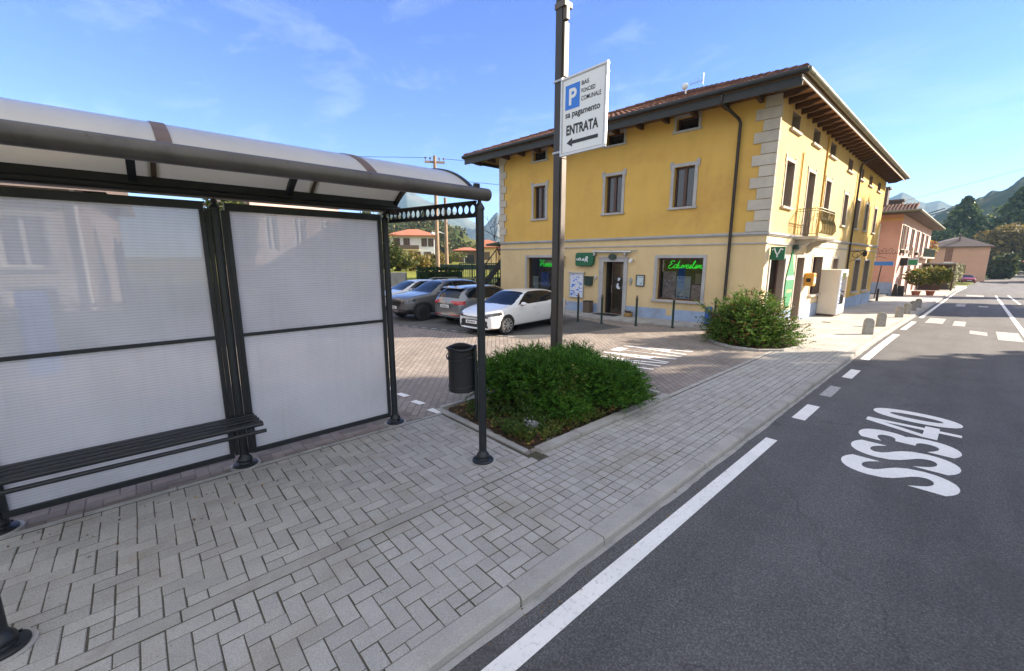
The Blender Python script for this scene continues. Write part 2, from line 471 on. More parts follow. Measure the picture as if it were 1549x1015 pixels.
def car_paint(name, c, metal=0, rough=.3):
    m, nt, out = nodes(name)
    principled(nt, out, c, rough, metal, .5, coat=1.); return m
SUN_EL, SUN_AZ = 24., 35.4          # azimuth east of the road direction (+Y)
SHADE_DENSE = [(10.5, 13, 1.0)] + [(10.4, 15.8, 1.13), (10.4, 18.0, 1.16), (10.4, 20.2, 1.14), (10.4, 21.9, 1.2), (10.6, 23.6, 1.24), (14.5, 28.5, 1.2)] + [(14.5, 21, 1.0)] + [(11, 49, .95)]
SHADE_LIGHT = [(9.5, 25.5, 1.0), (11, 28, .8), (10, 45.5, 1.3), (10.5, 47.5, 2.1), (11, 51, 2.15), (10.5, 55, 2.05), (10, 66, 1.3)]
EXPO = 1.98; HAZE = .00026; HAZE_TOP = 260
FILL_VEIL = (4.1, 4.1, 4.3)  # colour of the bright cloud added outside the view as neutral fill
PROF_MTN_L = [(-76.11, 2.54), (-69.47, 3.88), (-66.28, 5.0), (-63.79, 6.68), (-62.93, 7.67), (-61.66, 8.42), (-60.29, 7.83), (-58.98, 7.06), (-56.28, 6.29), (-54.14, 5.4), (-51.54, 3.56), (-48.01, 1.84), (-43.99, 0.7)]
PROF_MTN_M = [(-59.89, 0.69), (-56.38, 2.42), (-54.18, 3.54), (-52.85, 4.15), (-51.53, 4.58), (-50.73, 5.34), (-50.02, 6.02), (-49.5, 5.52), (-48.01, 4.5), (-41.39, 2.86), (-34.43, 0.68)]
PROF_MTN_R = [(-9.7, 4.27), (-7.08, 6.0), (-6.15, 6.29), (-5.48, 5.86), (-4.95, 5.38), (-4.37, 5.09), (-3.5, 5.25), (-2.76, 4.89), (-1.69, 4.45), (0.02, 3.64)]
PROF_HILL_R = [(-4.48, 0.51), (-4.1, 3.0), (-3.68, 3.89), (-3.16, 4.33), (-2.57, 4.76), (-1.98, 5.06), (-1.37, 5.12), (-0.94, 5.47), (-0.26, 5.68), (0.45, 6.09), (1.06, 6.45), (1.45, 6.56), (2.46, 7.04), (4.38, 7.34), (12, 6.5), (25, 6)]
PROF_HILL_L = [(-84.23, 3.36), (-72.37, 4.95), (-66.26, 5.32), (-63.05, 5.09), (-59.71, 5.32), (-57.35, 4.95), (-55.47, 4.13), (-54.19, 3.03), (-52.71, 2.0), (-50.68, 0.96), (-47.56, 0.09)]
# ------------------------------------------------------------------ terrain
def gz(y):
    if y < 13: return 0.
    if y < 17: return -.0235 * (y - 13) ** 2 / 8
    if y < 70: return -.0235 * (y - 15)
    if y < 100: return -1.2925 - .0235 * (y - 70) + .0235 * (y - 70) ** 2 / 60
    if y < 110: return -1.645
    return -1.645 + .009 * (min(y, 185) - 110)
def rx(y): return 0. if y < 60 else .0006 * (min(y, 150) - 60) ** 2 + (0 if y < 150 else .03 * (y - 150))
def sstep(a, b, x):
    t = max(0., min(1., (x - a) / (b - a))); return t * t * (3 - 2 * t)
def terrain(x, y):
    z = gz(y) - .22
    z += sstep(-17, -28, x) * 1.5 * (1 - sstep(60, 110, y))
    z += sstep(-45, -60, x) * 1.2
    return z
def struct(o, stuff=False):
    o['kind'] = 'stuff' if stuff else 'structure'; return o

xs = sorted(set([-3200, -1500, -700, -300, -150, -100, -80, -70] + [-60 + 3 * i for i in range(24)] + [12, 20, 40, 80, 150, 300, 700, 1500, 3200]))
ys = sorted(set([-3200, -1500, -600, -200, -80, -40, -20, -10, 0, 10] + [13 + i for i in range(5)] + [20 + 5 * i for i in range(31)] + [200, 300, 600, 1500, 3200]))
V = [(x, y, terrain(x, y)) for y in ys for x in xs]
nx = len(xs)
F = [(j * nx + i, j * nx + i + 1, (j + 1) * nx + i + 1, (j + 1) * nx + i) for j in range(len(ys) - 1) for i in range(nx - 1)]
me = np_mesh('ground', V, F, MT['grass']); me.polygons.foreach_set('use_smooth', [True] * len(F))
struct(put('ground', me, origin=(0, 0, 0)))

def strip(name, xa, xb, y0, y1, dz, mat, bend=True, step=1., thick=0.):
    """sheet along the road between two offsets"""
    yy = list(np.arange(y0, y1, step)) + [y1]
    V = []; F = []
    for y in yy:
        b = rx(y) if bend else 0
        V += [(xa + b, y, gz(y) + dz), (xb + b, y, gz(y) + dz)]
    F = [(2 * i, 2 * i + 1, 2 * i + 3, 2 * i + 2) for i in range(len(yy) - 1)]
    return put(name, np_mesh(name, V, F, mat), origin=(0, 0, 0))

struct(strip('road', -1.78, 9.5, -9, 190, -.07, MT['asphalt'], step=1.))
struct(strip('far_verge', 9.5, 22, -9, 190, -.05, MT['grass'], step=1.))

# parking surfaces
me = np_mesh('parking_lot', [(-40, -14, -.008), (-5.02, -14, -.008), (-5.02, 3.1, -.008), (-3.2, 3.1, -.008), (-3.2, 13.6, -.008), (-18, 13.6, -.008), (-40, 13.6, -.008)],
             [(0, 1, 2, 5), ], MT['brickpave']) if False else None
mb = MB()
mb.add([(-40, -14, -.008), (-5.02, -14, -.008), (-5.02, 3.12, -.008), (-5.02, 13.6, -.008), (-40, 13.6, -.008), (-3.2, 3.12, -.008), (-3.2, 13.6, -.008)], [(0, 1, 2, 3, 4), (2, 5, 6, 3)])
struct(mb.build('parking_lot', MT['brickpave'], fix=False))
mb = MB()
mb.add([(-40, 5.9, -.004), (-14.5, 5.95, -.004), (-10.9, 7.05, -.004), (-8.2, 8.1, -.004), (-7.7, 11.9, -.004), (-16, 13.6, -.004), (-40, 13.6, -.004)], [tuple(range(7))])
struct(mb.build('parking_bays', MT['asphalt'], fix=False))
# bay line of short dashes and small edge marks
mb = MB()
a, b = Vector((-14.4, 6.05, 0)), Vector((-8.6, 8.05, 0)); t = (b - a).normalized(); nrm = Vector((-t.y, t.x, 0))
for i in range(15):
    p = a + (b - a) * (i / 15); q = p + t * .22
    mb.add([p - nrm * .04, q - nrm * .04, q + nrm * .04, p + nrm * .04], [(0, 1, 2, 3)])
struct(mb.build('bay_line', MT['paint_w'], fix=False))
for o in [bpy.data.objects['bay_line']]: o.location.z = .002
mb = MB()
for x in (-6.75, -6.25, -5.75, -5.25): mb.add([(x, 3.0, 0), (x + .24, 3.04, 0), (x + .24, 3.15, 0), (x, 3.11, 0)], [(0, 1, 2, 3)])
o = struct(mb.build('edge_marks', MT['paint'], fix=False)); o.location.z = .0

# sidewalk pavers: real herringbone blocks
def herring(mb, x0, x1, y0, y1, u=.1155, halves=None, g=.0068, h=.05, ch=.005):
    i0, i1 = int(math.floor(x0 / u)) - 2, int(math.ceil(x1 / u)) + 2
    j0, j1 = int(math.floor(y0 / u)) - 2, int(math.ceil(y1 / u)) + 2
    for i in range(i0, i1):
        for j in range(j0, j1):
            d = (i - j) % 4
            if d == 0: rects = [(i, j, i + 2, j + 1)]
            elif d == 3: rects = [(i, j, i + 1, j + 2)]
            else: continue
            cx, cy = (rects[0][0] + rects[0][2]) / 2 * u, (rects[0][1] + rects[0][3]) / 2 * u
            if halves and halves(cx, cy):
                a, b, c, e = rects[0]
                rects = [(a, b, a + 1, b + 1), (c - 1, e - 1, c, e)]
            elif R.random() < .04:
                a, b, c, e = rects[0]; rects = [(a, b, a + 1, b + 1), (c - 1, e - 1, c, e)]
            for a, b, c, e in rects:
                gg = g * R.uniform(.5, 1.1)
                X0, X1, Y0, Y1 = max(a * u + gg / 2, x0), min(c * u - gg / 2, x1), max(b * u + gg / 2, y0), min(e * u - gg / 2, y1)
                if X1 - X0 < .02 or Y1 - Y0 < .02: continue
                jx, jy = R.uniform(-.0015, .0015), R.uniform(-.0015, .0015)
                z = gz(cy) + R.uniform(-.0012, .0012); tx, ty = R.uniform(-.006, .006), R.uniform(-.006, .006)
                if R.random() < .05: tx *= 1.6; ty *= 1.6
                mx, my = (X0 + X1) / 2, (Y0 + Y1) / 2
                def top(x, y): return z + (x - mx) * tx + (y - my) * ty
                c2 = ch * R.uniform(.6, 1.5)
                P = []
                for (x, y) in ((X0, Y0), (X1, Y0), (X1, Y1), (X0, Y1)): P.append((x + jx, y + jy, top(x, y) - h))
                for (x, y) in ((X0, Y0), (X1, Y0), (X1, Y1), (X0, Y1)): P.append((x + jx, y + jy, top(x, y) - c2))
                for (x, y) in ((X0 + c2, Y0 + c2), (X1 - c2, Y0 + c2), (X1 - c2, Y1 - c2), (X0 + c2, Y1 - c2)): P.append((x + jx, y + jy, top(x, y)))
                mb.add(P, [(0, 1, 5, 4), (1, 2, 6, 5), (2, 3, 7, 6), (3, 0, 4, 7), (4, 5, 9, 8), (5, 6, 10, 9), (6, 7, 11, 10), (7, 4, 8, 11), (8, 9, 10, 11)])
mb = MB()
herring(mb, -4.93, -3.13, -4, 3.07)
herring(mb, -3.0, -1.893, -4, 3.27, halves=lambda x, y: y > 2.2 + (x + 2.5) * 1.2 + R.uniform(-.5, .5))
herring(mb, -3.094, -1.893, 3.27, 12.6, halves=lambda x, y: y > 2.2 + (x + 2.5) * 1.2 + R.uniform(-.5, .5))
herring(mb, -3.2, -3.097, 6.25, 12.6, halves=lambda x, y: True)
struct(mb.build('sidewalk', MT['paver'], fix=False))
mb = MB(); mb.box(-5.03, -1.888, -4, 3.12, -.3, -.0045); mb.box(-3.2, -1.888, 3.1205, 12.65, -.3, -.0045); struct(mb.build('sidewalk_bed', MT['joint'], fix=False))
# border stones: along the joint, behind the posts, and darker brick strip under the panels
mb = MB()
y = -4.
while y < 3.05:
    l = R.uniform(.9, 1.1) if y < 1.9 else .24
    mb.box(-3.118, -3.012, y + .004, min(y + l, 3.25) - .004, -.06, .004 + R.uniform(-.002, .002)); y += l
y = 3.25
while y < 6.2:
    l = R.uniform(.7, 1.0)
    mb.box(-3.23, -3.10, y + .004, min(y + l, 6.25) - .004, -.06, .045 + R.uniform(-.003, .003)); y += l
struct(mb.build('sidewalk_edging', MT['kerb'], bevel=.006))
mb = MB()
y = -4.
while y < 3.05:
    l = R.uniform(.5, .8); mb.box(-5.01, -4.95, y + .004, min(y + l, 3.1) - .004, -.06, .002 + R.uniform(-.002, .002)); y += l
struct(mb.build('sidewalk_border', MT['conc'], bevel=.004))
mb = MB(); herring(mb, -5.75, -5.03, -4, 2.75)
struct(mb.build('brown_pavers', MT['paver_b'], fix=False))

# plaza in front of the yellow house, further pavement
struct(strip('plaza', -4.56, -1.887, 12.6, 37, 0, MT['slabs'], bend=False))
struct(strip('far_pavement', -4.9, -1.887, 37, 92, 0, MT['slabs']))
mb = MB(); mb.box(-12, -4.9, 37, 47.4, -1.4, -.58); struct(mb.build('side_lane', MT['asphalt'], fix=False))

# kerb stones
mb = MB(); y = -5.
while y < 92:
    l = R.uniform(.85, 1.1); z0, z1 = gz(y), gz(min(y + l, 92)); b0, b1 = rx(y), rx(y + l); jx = R.uniform(-.006, .006); jz = R.uniform(-.004, .003)
    ya, yb = y + .005, y + l - .005
    cz = .012
    sec = lambda z, b, yy: [(-1.886 + b, yy, z - .3), (-1.742 + b + jx, yy, z - .3), (-1.738 + b + jx, yy, z - cz * 1.6 + jz), (-1.752 + b + jx, yy, z + .004 + jz), (-1.886 + b, yy, z + .004 + jz)]
    A, B = sec(z0, b0, ya), sec(z1, b1, yb)
    mb.add(A + B, [(0, 1, 2, 3, 4), (9, 8, 7, 6, 5)] + [(k, (k + 1) % 5, 5 + (k + 1) % 5, 5 + k) for k in range(5)])
    y += l
struct(mb.build('kerb', MT['kerb'], bevel=.004))
# gutter dirt line at the kerb foot
mb = MB()
yy = list(np.arange(-5, 60, .12)); w = [.005 + .035 * abs(noise.noise((y * .9, 3, 0))) + .02 * abs(noise.noise((y * 5, 1, 0))) for y in yy]
mb.add([(-1.74, y, gz(y) - .066) for y in yy] + [(-1.70 + a, y, gz(y) - .066) for y, a in zip(yy, w)], [(i, len(yy) + i, len(yy) + i + 1, i + 1) for i in range(len(yy) - 1)])
struct(mb.build('gutter_dirt', MT['conc'], fix=False))

# road markings
def mark(mb, x0, x1, y0, y1, skew=0., dz=-.066, n=None):
    n = n or max(1, int((y1 - y0) / 1.5)); V = []
    for i in range(n + 1):
        y = y0 + (y1 - y0) * i / n
        V += [(x0 + rx(y), y, gz(y) + dz), (x1 + rx(y), y + skew, gz(y + skew) + dz)]
    mb.add(V, [(2 * i, 2 * i + 1, 2 * i + 3, 2 * i + 2) for i in range(n)])
mb = MB()
mark(mb, -1.575, -1.445, -6, 5.85)
mark(mb, -1.565, -1.40, 6.9, 7.75); mark(mb, -1.55, -1.39, 10.1, 11.0)
mark(mb, -1.60, -1.44, 12.3, 17.8); mark(mb, -1.60, -1.45, 19.5, 23.2); mark(mb, -1.55, -1.42, 25.5, 88)
struct(mb.build('lane_edge_line', MT['paint'], fix=False))
mb = MB(); mark(mb, -1.56, -1.40, 8.45, 9.25); struct(mb.build('worn_lane_dash', MT['paint_w'], fix=False))
mb = MB(); mark(mb, 1.18, 1.32, 17, 60); mark(mb, 2.0, 2.12, 44, 62); struct(mb.build('centre_line', MT['paint'], fix=False))
mb = MB()
mark(mb, -1.22, -.72, 23.2, 26.0); mark(mb, -.45, -.12, 22.8, 25.2); mark(mb, .02, .42, 20.2, 21.4, -.3); mark(mb, .62, 1.12, 19.0, 21.8)
mark(mb, -.75, -.35, 37, 40); mark(mb, .2, .6, 37.6, 39); mark(mb, -.6, .5, 55, 59)
struct(mb.build('crosswalk_patches', MT['paint_w'], fix=False))
for ch, ya, yb in (('S', 5.62, 6.13), ('S', 6.21, 6.73), ('3', 6.82, 7.30), ('0', 7.98, 8.53)):
    struct(text_mesh(ch, (.16 - .012 * (ya - 5.62), ya, -.066), (-.02, 1, 0), (-1, -.02, 0), yb - ya, .95, MT['paint'], 'road_lettering', offset=.03, depth=0))
mb = MB(); q4 = lambda a, b: (.145 - .95 * b - .012 * 1.7, 7.38 + .53 * a - .02 * b, -.066)
for P4 in ([(.60, 0), (.80, 0), (.80, 1), (.60, 1)], [(0, .22), (.60, .22), (.60, .37), (0, .37)], [(.80, .22), (1, .22), (1, .37), (.80, .37)], [(0, .37), (.23, .37), (.60, .80), (.60, 1), (.50, 1)]):
    mb.add([q4(*p) for p in P4], [tuple(range(len(P4)))])
struct(mb.build('road_lettering', MT['paint'], fix=False))
o = struct(text_mesh('ENTRATA', (-4.08, 6.45, 0), (-.10, 1, 0), (-1, -.25, 0), 3.5, 1.62, MT['paint'], 'parking_lettering', offset=.012, depth=.0, spacing=1.15))
# gully grate slots on the plaza
mb = MB()
for k in range(3): mb.box(-3.72 + k * .09, -3.66 + k * .09, 18.75, 19.15, gz(19) - .05, gz(19) + .006)
struct(mb.build('drain_slots', MT['black']))

# ------------------------------------------------------------------ far hills
def hillmat(name, c1, c2, c3, sc):
    m, nt, out = nodes(name); v = coords(nt)
    a = ramp(nt, noise_f(nt, v, sc, 8, .7), [(.35, c1), (.5, c2), (.66, c3)])
    a = mixc(nt, 1., a, ramp(nt, noise_f(nt, v, sc * 5, 3), [(.3, .65), (.7, 1.3)]), 'MULTIPLY')
    principled(nt, out, a, .95, 0, .05); return m
MT['mtn'] = hillmat('mountain_slope', (.045, .06, .05), (.065, .08, .065), (.15, .14, .12), .006)
MT['hillf'] = hillmat('wooded_slope', (.02, .036, .016), (.04, .058, .02), (.11, .10, .035), .05)

def ridge(name, prof, D, depth, mat, base, amp, nsc, cols=220, rows=36, jag=0.):
    bs = [p[0] for p in prof]; es = [p[1] for p in prof]
    V = []
    for i in range(cols):
        b = bs[0] + (bs[-1] - bs[0]) * i / (cols - 1)
        e = np.interp(b, bs, es)
        H = 2.2 + D * math.tan(rad(e)) - base; jg = noise.fractal((b * .9, 2, D), .9, 2., 4) * jag
        for j in range(rows):
            t = j / (rows - 1)
            if t < .7: s = sstep(0, 1, t / .7) * .6 + .4 * (t / .7); r = D - depth * (1 - t / .7)
            else: s = 1 - .9 * ((t - .7) / .3); r = D + depth * .5 * ((t - .7) / .3)
            x, y = r * math.sin(rad(b)), r * math.cos(rad(b))
            k = min(1, 4 * t * abs(1 - t)) * (.25 if abs(t - .7) < .03 else 1)
            z = base + H * s + jg * s ** 6 + (noise.fractal((x * nsc, y * nsc, 0), 1., 2., 6) * amp + amp * .6 * abs(noise.noise((x * nsc * 2, y * nsc * 2, 3)))) * k
            V.append((x, y, z))
    F = [(i * rows + j, (i + 1) * rows + j, (i + 1) * rows + j + 1, i * rows + j + 1) for i in range(cols - 1) for j in range(rows - 1)]
    me = np_mesh(name, V, F, mat); me.polygons.foreach_set('use_smooth', [True] * len(F))
    return struct(put(name, me, origin=(0, 0, base)))
ridge('mountain', PROF_MTN_L, 1500, 900, MT['mtn'], -6, 13, .005, jag=5)
ridge('mountain', PROF_MTN_M, 1150, 600, MT['mtn'], -6, 10, .006, jag=4)
ridge('mountain', PROF_MTN_R, 1600, 800, MT['mtn'], -6, 10, .005, jag=4)
ridge('hill', PROF_HILL_R, 520, 330, MT['hillf'], -6, 5, .03, cols=300, rows=70, jag=4)
ridge('hill', PROF_HILL_L, 175, 80, MT['hillf'], -1, 2.0, .06, cols=160, rows=40, jag=1)
# ------------------------------------------------------------------ bus shelter
S = thing('bus_shelter', 'dark metal bus shelter with curved opal roof and ribbed translucent back panels', 'bus shelter', (-4.25, .8, 0))
MD, MBk = MT['metal'], MT['black']
def post(x, y, top, r=.042, cap=True, flange=True):
    mb = MB(); mb.lathe((x, y, 0), [(r, .02), (r, top)], 20)
    p = mb.build('post', MD, S, smooth=True)
    mb = MB()
    mb.lathe((x, y, 0), [(.118, .004), (.118, .022), (.108, .03), (.07, .034), (.066, .05), (.072, .062), (.068, .085), (.052, .105), (.044, .118), (.042, .13)], 24)
    for k in range(4):
        a = rad(45 + 90 * k); mb.lathe((x + .095 * math.cos(a), y + .095 * math.sin(a), .028), [(.009, 0), (.009, .014)], 6)
    mb.build('base_flange', MD, p, smooth=True)
    mb = MB(); mb.lathe((x, y, 0), [(.145, -.02), (.145, .006), (.13, .009)], 18); mb.build('grout_collar', MT['conc'], p, smooth=True)
    return p
for x, y in ((-3.42, 2.64), (-3.46, -.82)):
    p = post(x, y, 2.70)
    mb = MB(); mb.lathe((x, y, 2.69), [(.05, 0), (.05, .02), (.038, .045), (.02, .07), (.016, .12)], 16); mb.build('post_cap', MD, p, smooth=True)
for x, y in ((-5.1, 2.43), (-5.08, .66), (-5.12, -1.08)):
    p = post(x, y, 2.70, .04)
    mb = MB(); mb.lathe((x, y, 2.69), [(.045, 0), (.048, .012), (.03, .03), (.016, .05), (.026, .065), (.026, .085), (.0, .1)], 14); mb.build('post_cap', MD, p, smooth=True)
# panels and frames
def pane(y0, y1, z0, z1, x=-5.12):
    mb = MB(); mb.box(x - .005, x + .005, y0, y1, z0, z1)
    mb.build('back_panel', MT['panel'], S)
for y0, y1 in ((-1.04, .575), (.745, 2.375)):
    pane(y0 + .02, y1 - .02, .155, 1.405); pane(y0 + .02, y1 - .02, 1.435, 2.68)
    mb = MB()
    mb.box(-5.145, -5.095, y0, y1, .10, .155); mb.build('bottom_rail', MD, S, bevel=.004)
    mb = MB(); mb.box(-5.14, -5.10, y0, y1, 1.402, 1.438); mb.build('middle_rail', MD, S, bevel=.003)
    mb = MB(); mb.box(-5.15, -5.09, y0, y1, 2.68, 2.755); mb.build('top_rail', MD, S, bevel=.004)
    for y in (y0 - .002, y1 - .038):
        mb = MB(); mb.box(-5.147, -5.093, y, y + .04, .156, 2.679)
        for z in (.35, .8, 1.25, 1.75, 2.2, 2.55): mb.lathe((-5.093, y + .02, z), [(.008, -.002), (.008, .004)], 8, 'x')
        mb.build('side_frame', MD, S)
# flat wing plates either side of the middle post
for y in (.578, .705):
    mb = MB(); mb.box(-5.10, -5.06, y, y + .038, .14, 2.68); mb.build('post_wing', MBk, S, bevel=.003)
# rear beam
mb = MB(); mb.box(-5.28, -5.14, -3.2, 2.62, 2.80, 2.90); mb.box(-5.22, -5.10, -3.2, 2.62, 2.86, 2.935)
mb.tube([(-5.13, -3.2, 2.835), (-5.13, 2.66, 2.835)], .035, 12)
mb.build('rear_beam', MBk, S, bevel=.006)
# front tube with end cap
mb = MB(); mb.tube([(-3.42, -3.2, 2.84), (-3.42, 2.74, 2.84)], .062, 28)
mb.tube([(-3.42, 2.74, 2.84), (-3.42, 2.752, 2.84), (-3.42, 2.765, 2.84)], [.062, .058, .04], 28)
for y in (-.1, 1.5, 1.95, 2.3, .9): mb.lathe((-3.372, y, 2.872), [(.006, 0), (.006, .008)], 8, 'x')
mb.build('front_tube', MT['beam'], S, smooth=True)
# vaulted roof
XA, XB, CX = -5.24, -3.41, -4.325
hw = (XB - XA) / 2; sag = .345; RR = (hw * hw + sag * sag) / (2 * sag); CZ = 2.83 + sag - RR; A0 = math.asin(hw / RR)
def arc(t, r=0.): a = -A0 + 2 * A0 * t; return (CX + (RR + r) * math.sin(a), CZ + (RR + r) * math.cos(a))
def vault(name, y0, y1, r0, r1, mat, t0=0., t1=1., n=28, parent=S, ny=1):
    V = []; F = []
    for i in range(n + 1):
        t = t0 + (t1 - t0) * i / n
        for r in (r0, r1):
            x, z = arc(t, r)
            V += [(x, y0, z), (x, y1, z)]
    for i in range(n):
        o = i * 4; q = o + 4
        F += [(o, q, q + 1, o + 1), (o + 2, o + 3, q + 3, q + 2), (o, o + 2, q + 2, q), (o + 1, q + 1, q + 3, o + 3)]
    F += [(0, 1, 3, 2), (n * 4, n * 4 + 2, n * 4 + 3, n * 4 + 1)]
    me = bpy.data.meshes.new(name); me.from_pydata(V, [], F); me.materials.append(mat)
    import bmesh
    bm = bmesh.new(); bm.from_mesh(me); bmesh.ops.recalc_face_normals(bm, faces=bm.faces); bm.to_mesh(me); bm.free()
    me.polygons.foreach_set('use_smooth', [True] * len(me.polygons)); me.set_sharp_from_angle(angle=rad(40))
    return put(name, me, parent)
for y0, y1 in ((-3.2, -1.13), (-1.09, .22), (.26, 1.565), (1.605, 2.585)): vault('roof_sheet', y0, y1, 0, .008, MT['roofpoly'])
for y in (.215, 1.56, -1.135): vault('roof_strip', y - .015, y + .065, .0085, .014, MT['rust'])
for y in (.06, 1.32, -1.2): vault('roof_rib', y, y + .06, -.05, -.002, MBk)
vault('end_rib', 2.575, 2.615, -.045, .022, MBk)
mb = MB(); mb.box(-3.43, -3.395, 2.57, 2.63, 2.885, 2.935); mb.build('rib_clip', MBk, S, bevel=.003)
# end fascia with a row of round holes
a, b = Vector((-5.06, 2.475, 2.735)), Vector((-3.455, 2.62, 2.70)); n = 17; hgt = .135; hr = .043
V = []; F = []; K = 24; dv = (b - a) / n
for i in range(n):
    c = a + dv * (i + .5); base = len(V)
    half = dv / 2
    for k in range(K):
        an = 2 * math.pi * k / K + math.pi / 4
        V.append(c + dv.normalized() * (hr * math.cos(an)) + Vector((0, 0, hr * math.sin(an))))
    for k in range(K):
        an = 2 * math.pi * k / K + math.pi / 4; cx_, sz = math.cos(an), math.sin(an); mxx = max(abs(cx_), abs(sz))
        V.append(c + half * (cx_ / mxx) + Vector((0, 0, hgt / 2 * sz / mxx)))
    F += [(base + k, base + (k + 1) % K, base + K + (k + 1) % K, base + K + k) for k in range(K)]
me = bpy.data.meshes.new('pierced_fascia'); me.from_pydata([tuple(v) for v in V], [], F); me.materials.append(MBk)
o = put('pierced_fascia', me, S); sm = o.modifiers.new('thick', 'SOLIDIFY'); sm.thickness = .016; sm.offset = 0
mb = MB()
for dz in (.072, -.072): mb.bar(a + Vector((0, 0, dz)), b + Vector((0, 0, dz)), .032, .016)
mb.build('fascia_edge', MBk, S)
mb = MB(); mb.bar((-5.1, 2.43, 2.79), (-5.1, 2.62, 2.79), .06, .05); mb.build('corner_bracket', MBk, S)

# ------------------------------------------------------------------ bench
B = thing('slatted_bench', 'long black metal slat bench fixed along the translucent back panels of the bus shelter', 'bench', (-4.88, -.2, 0))
mb = MB(); y0, y1 = -1.5, .78
for k, (x, z) in enumerate(((-5.0, .572), (-4.935, .566), (-4.87, .558), (-4.805, .545))):
    mb.bar((x, y0, z), (x, y1 + .01 * k, z), .05, .022)
mb.build('seat_slats', MD, B, bevel=.007)
mb = MB(); mb.tube([(-4.755, y0, .535), (-4.755, y1 + .03, .535)], .024, 12); mb.build('front_slat', MD, B, smooth=True)
mb = MB(); mb.tube([(-4.735, y0, .462), (-4.735, y1 + .05, .462)], .02, 12); mb.build('lower_rail', MD, B, smooth=True)
for y in (.70, -1.05):
    mb = MB()
    P = [(-5.02, y, .545), (-4.85, y, .53), (-4.74, y, .50), (-4.735, y, .44), (-4.79, y, .36), (-4.80, y, .29), (-4.87, y, .22), (-5.02, y, .17)]
    for i in range(len(P) - 1): mb.bar(P[i], P[i + 1], .012, .045, (0, 1, 0))
    mb.tube([Vector(p) + Vector((0, 0, 0)) for p in P], .02, 8)
    mb.build('end_bracket', MD, B, smooth=True)

# ------------------------------------------------------------------ litter bin on its own stake
T = thing('litter_bin', 'dark pierced metal litter bin hung from a thin stake behind the shelter post', 'litter bin', (-4.62, 3.2, 0))
cx_, cy_ = -4.585, 3.19
mb = MB(); n = 30
prof = [(.172, .43), (.18, .432), (.18, .46), (.178, .47), (.178, .99), (.186, .998), (.186, 1.03), (.178, 1.035), (.168, 1.03), (.166, .73)]
mb.lathe((cx_, cy_, 0), prof[:-2] + [(.168, 1.025), (.165, .47)], n)
mb.build('bin_drum', MBk, T, smooth=True)
mb = MB(); mb.tube([(cx_ + .19 * math.cos(a), cy_ + .19 * math.sin(a), 1.03 + .012 * math.sin(3 * a)) for a in np.linspace(0, 2 * math.pi, 33)], .017, 8, False)
mb.build('rim', MBk, T, smooth=True)
for z in (.89, .50):
    mb = MB(); mb.tube([(cx_ + .183 * math.cos(a), cy_ + .183 * math.sin(a), z + .01 * math.cos(2 * a)) for a in np.linspace(0, 2 * math.pi, 33)], .008, 6, False); mb.build('hoop', MD, T, smooth=True)
mb = MB(); mb.tube([(cx_ + .20 * math.cos(a), cy_ + .20 * math.sin(a), .93 - .05 * math.cos((a - rad(-70)) * 1.2)) for a in np.linspace(rad(-150), rad(10), 20)], .007, 6); mb.build('handle', MD, T, smooth=True)
mb = MB(); mb.box(cx_ - .22, cx_ - .17, cy_ - .06, cy_ - .01, .87, .93); mb.build('latch', MD, T)
mb = MB(); mb.tube([(cx_ + .19, cy_ + .10, 0), (cx_ + .19, cy_ + .10, 1.08)], .022, 10); mb.bar((cx_ + .15, cy_ + .08, .95), (cx_ + .2, cy_ + .105, .95), .03, .04); mb.build('stake', MD, T, smooth=True)

# ------------------------------------------------------------------ lamp column and parking sign
L = thing('lamp_post', 'tall square dark steel lamp column rising out of the juniper bed', 'lamp post', (-5.17, 5.8, 0))
mb = MB(); mb.box(-5.262, -5.12, 5.70, 5.86, 0, 9.2); mb.build('column', MT['pole_dk'], L, bevel=.012)
mb = MB(); mb.box(-5.119, -5.085, 5.73, 5.85, 5.22, 6.05); mb.box(-5.119, -5.085, 5.73, 5.85, 0.02, 3.92); mb.box(-5.119, -5.095, 5.715, 5.855, 3.93, 5.21); mb.build('cable_cover', MT['pole_lt'], L, bevel=.006)
mb = MB(); mb.box(-5.275, -5.05, 5.685, 5.88, 6.25, 6.34); mb.box(-5.118, -5.04, 5.72, 5.80, 6.06, 6.249); mb.build('junction_box', MT['pole_lt'], L, bevel=.006)
mb = MB(); mb.tube([(-5.19, 5.78, 9.15), (-5.0, 5.78, 9.5), (-4.2, 5.78, 9.75), (-3.4, 5.78, 9.8)], .045, 12); mb.build('arm', MT['pole_dk'], L, smooth=True)
mb = MB(); mb.prism([(-3.5, 5.66, 9.74), (-2.8, 5.69, 9.78), (-2.8, 5.87, 9.78), (-3.5, 5.9, 9.74)], (0, 0, .1)); mb.build('lantern', MT['galv'], L, bevel=.02)
for z in (5.16, 4.02):
    mb = MB(); mb.box(-5.272, -5.075, 5.682, 5.87, z - .018, z + .018); mb.build('clamp_band', MT['galv'], L, bevel=.003)

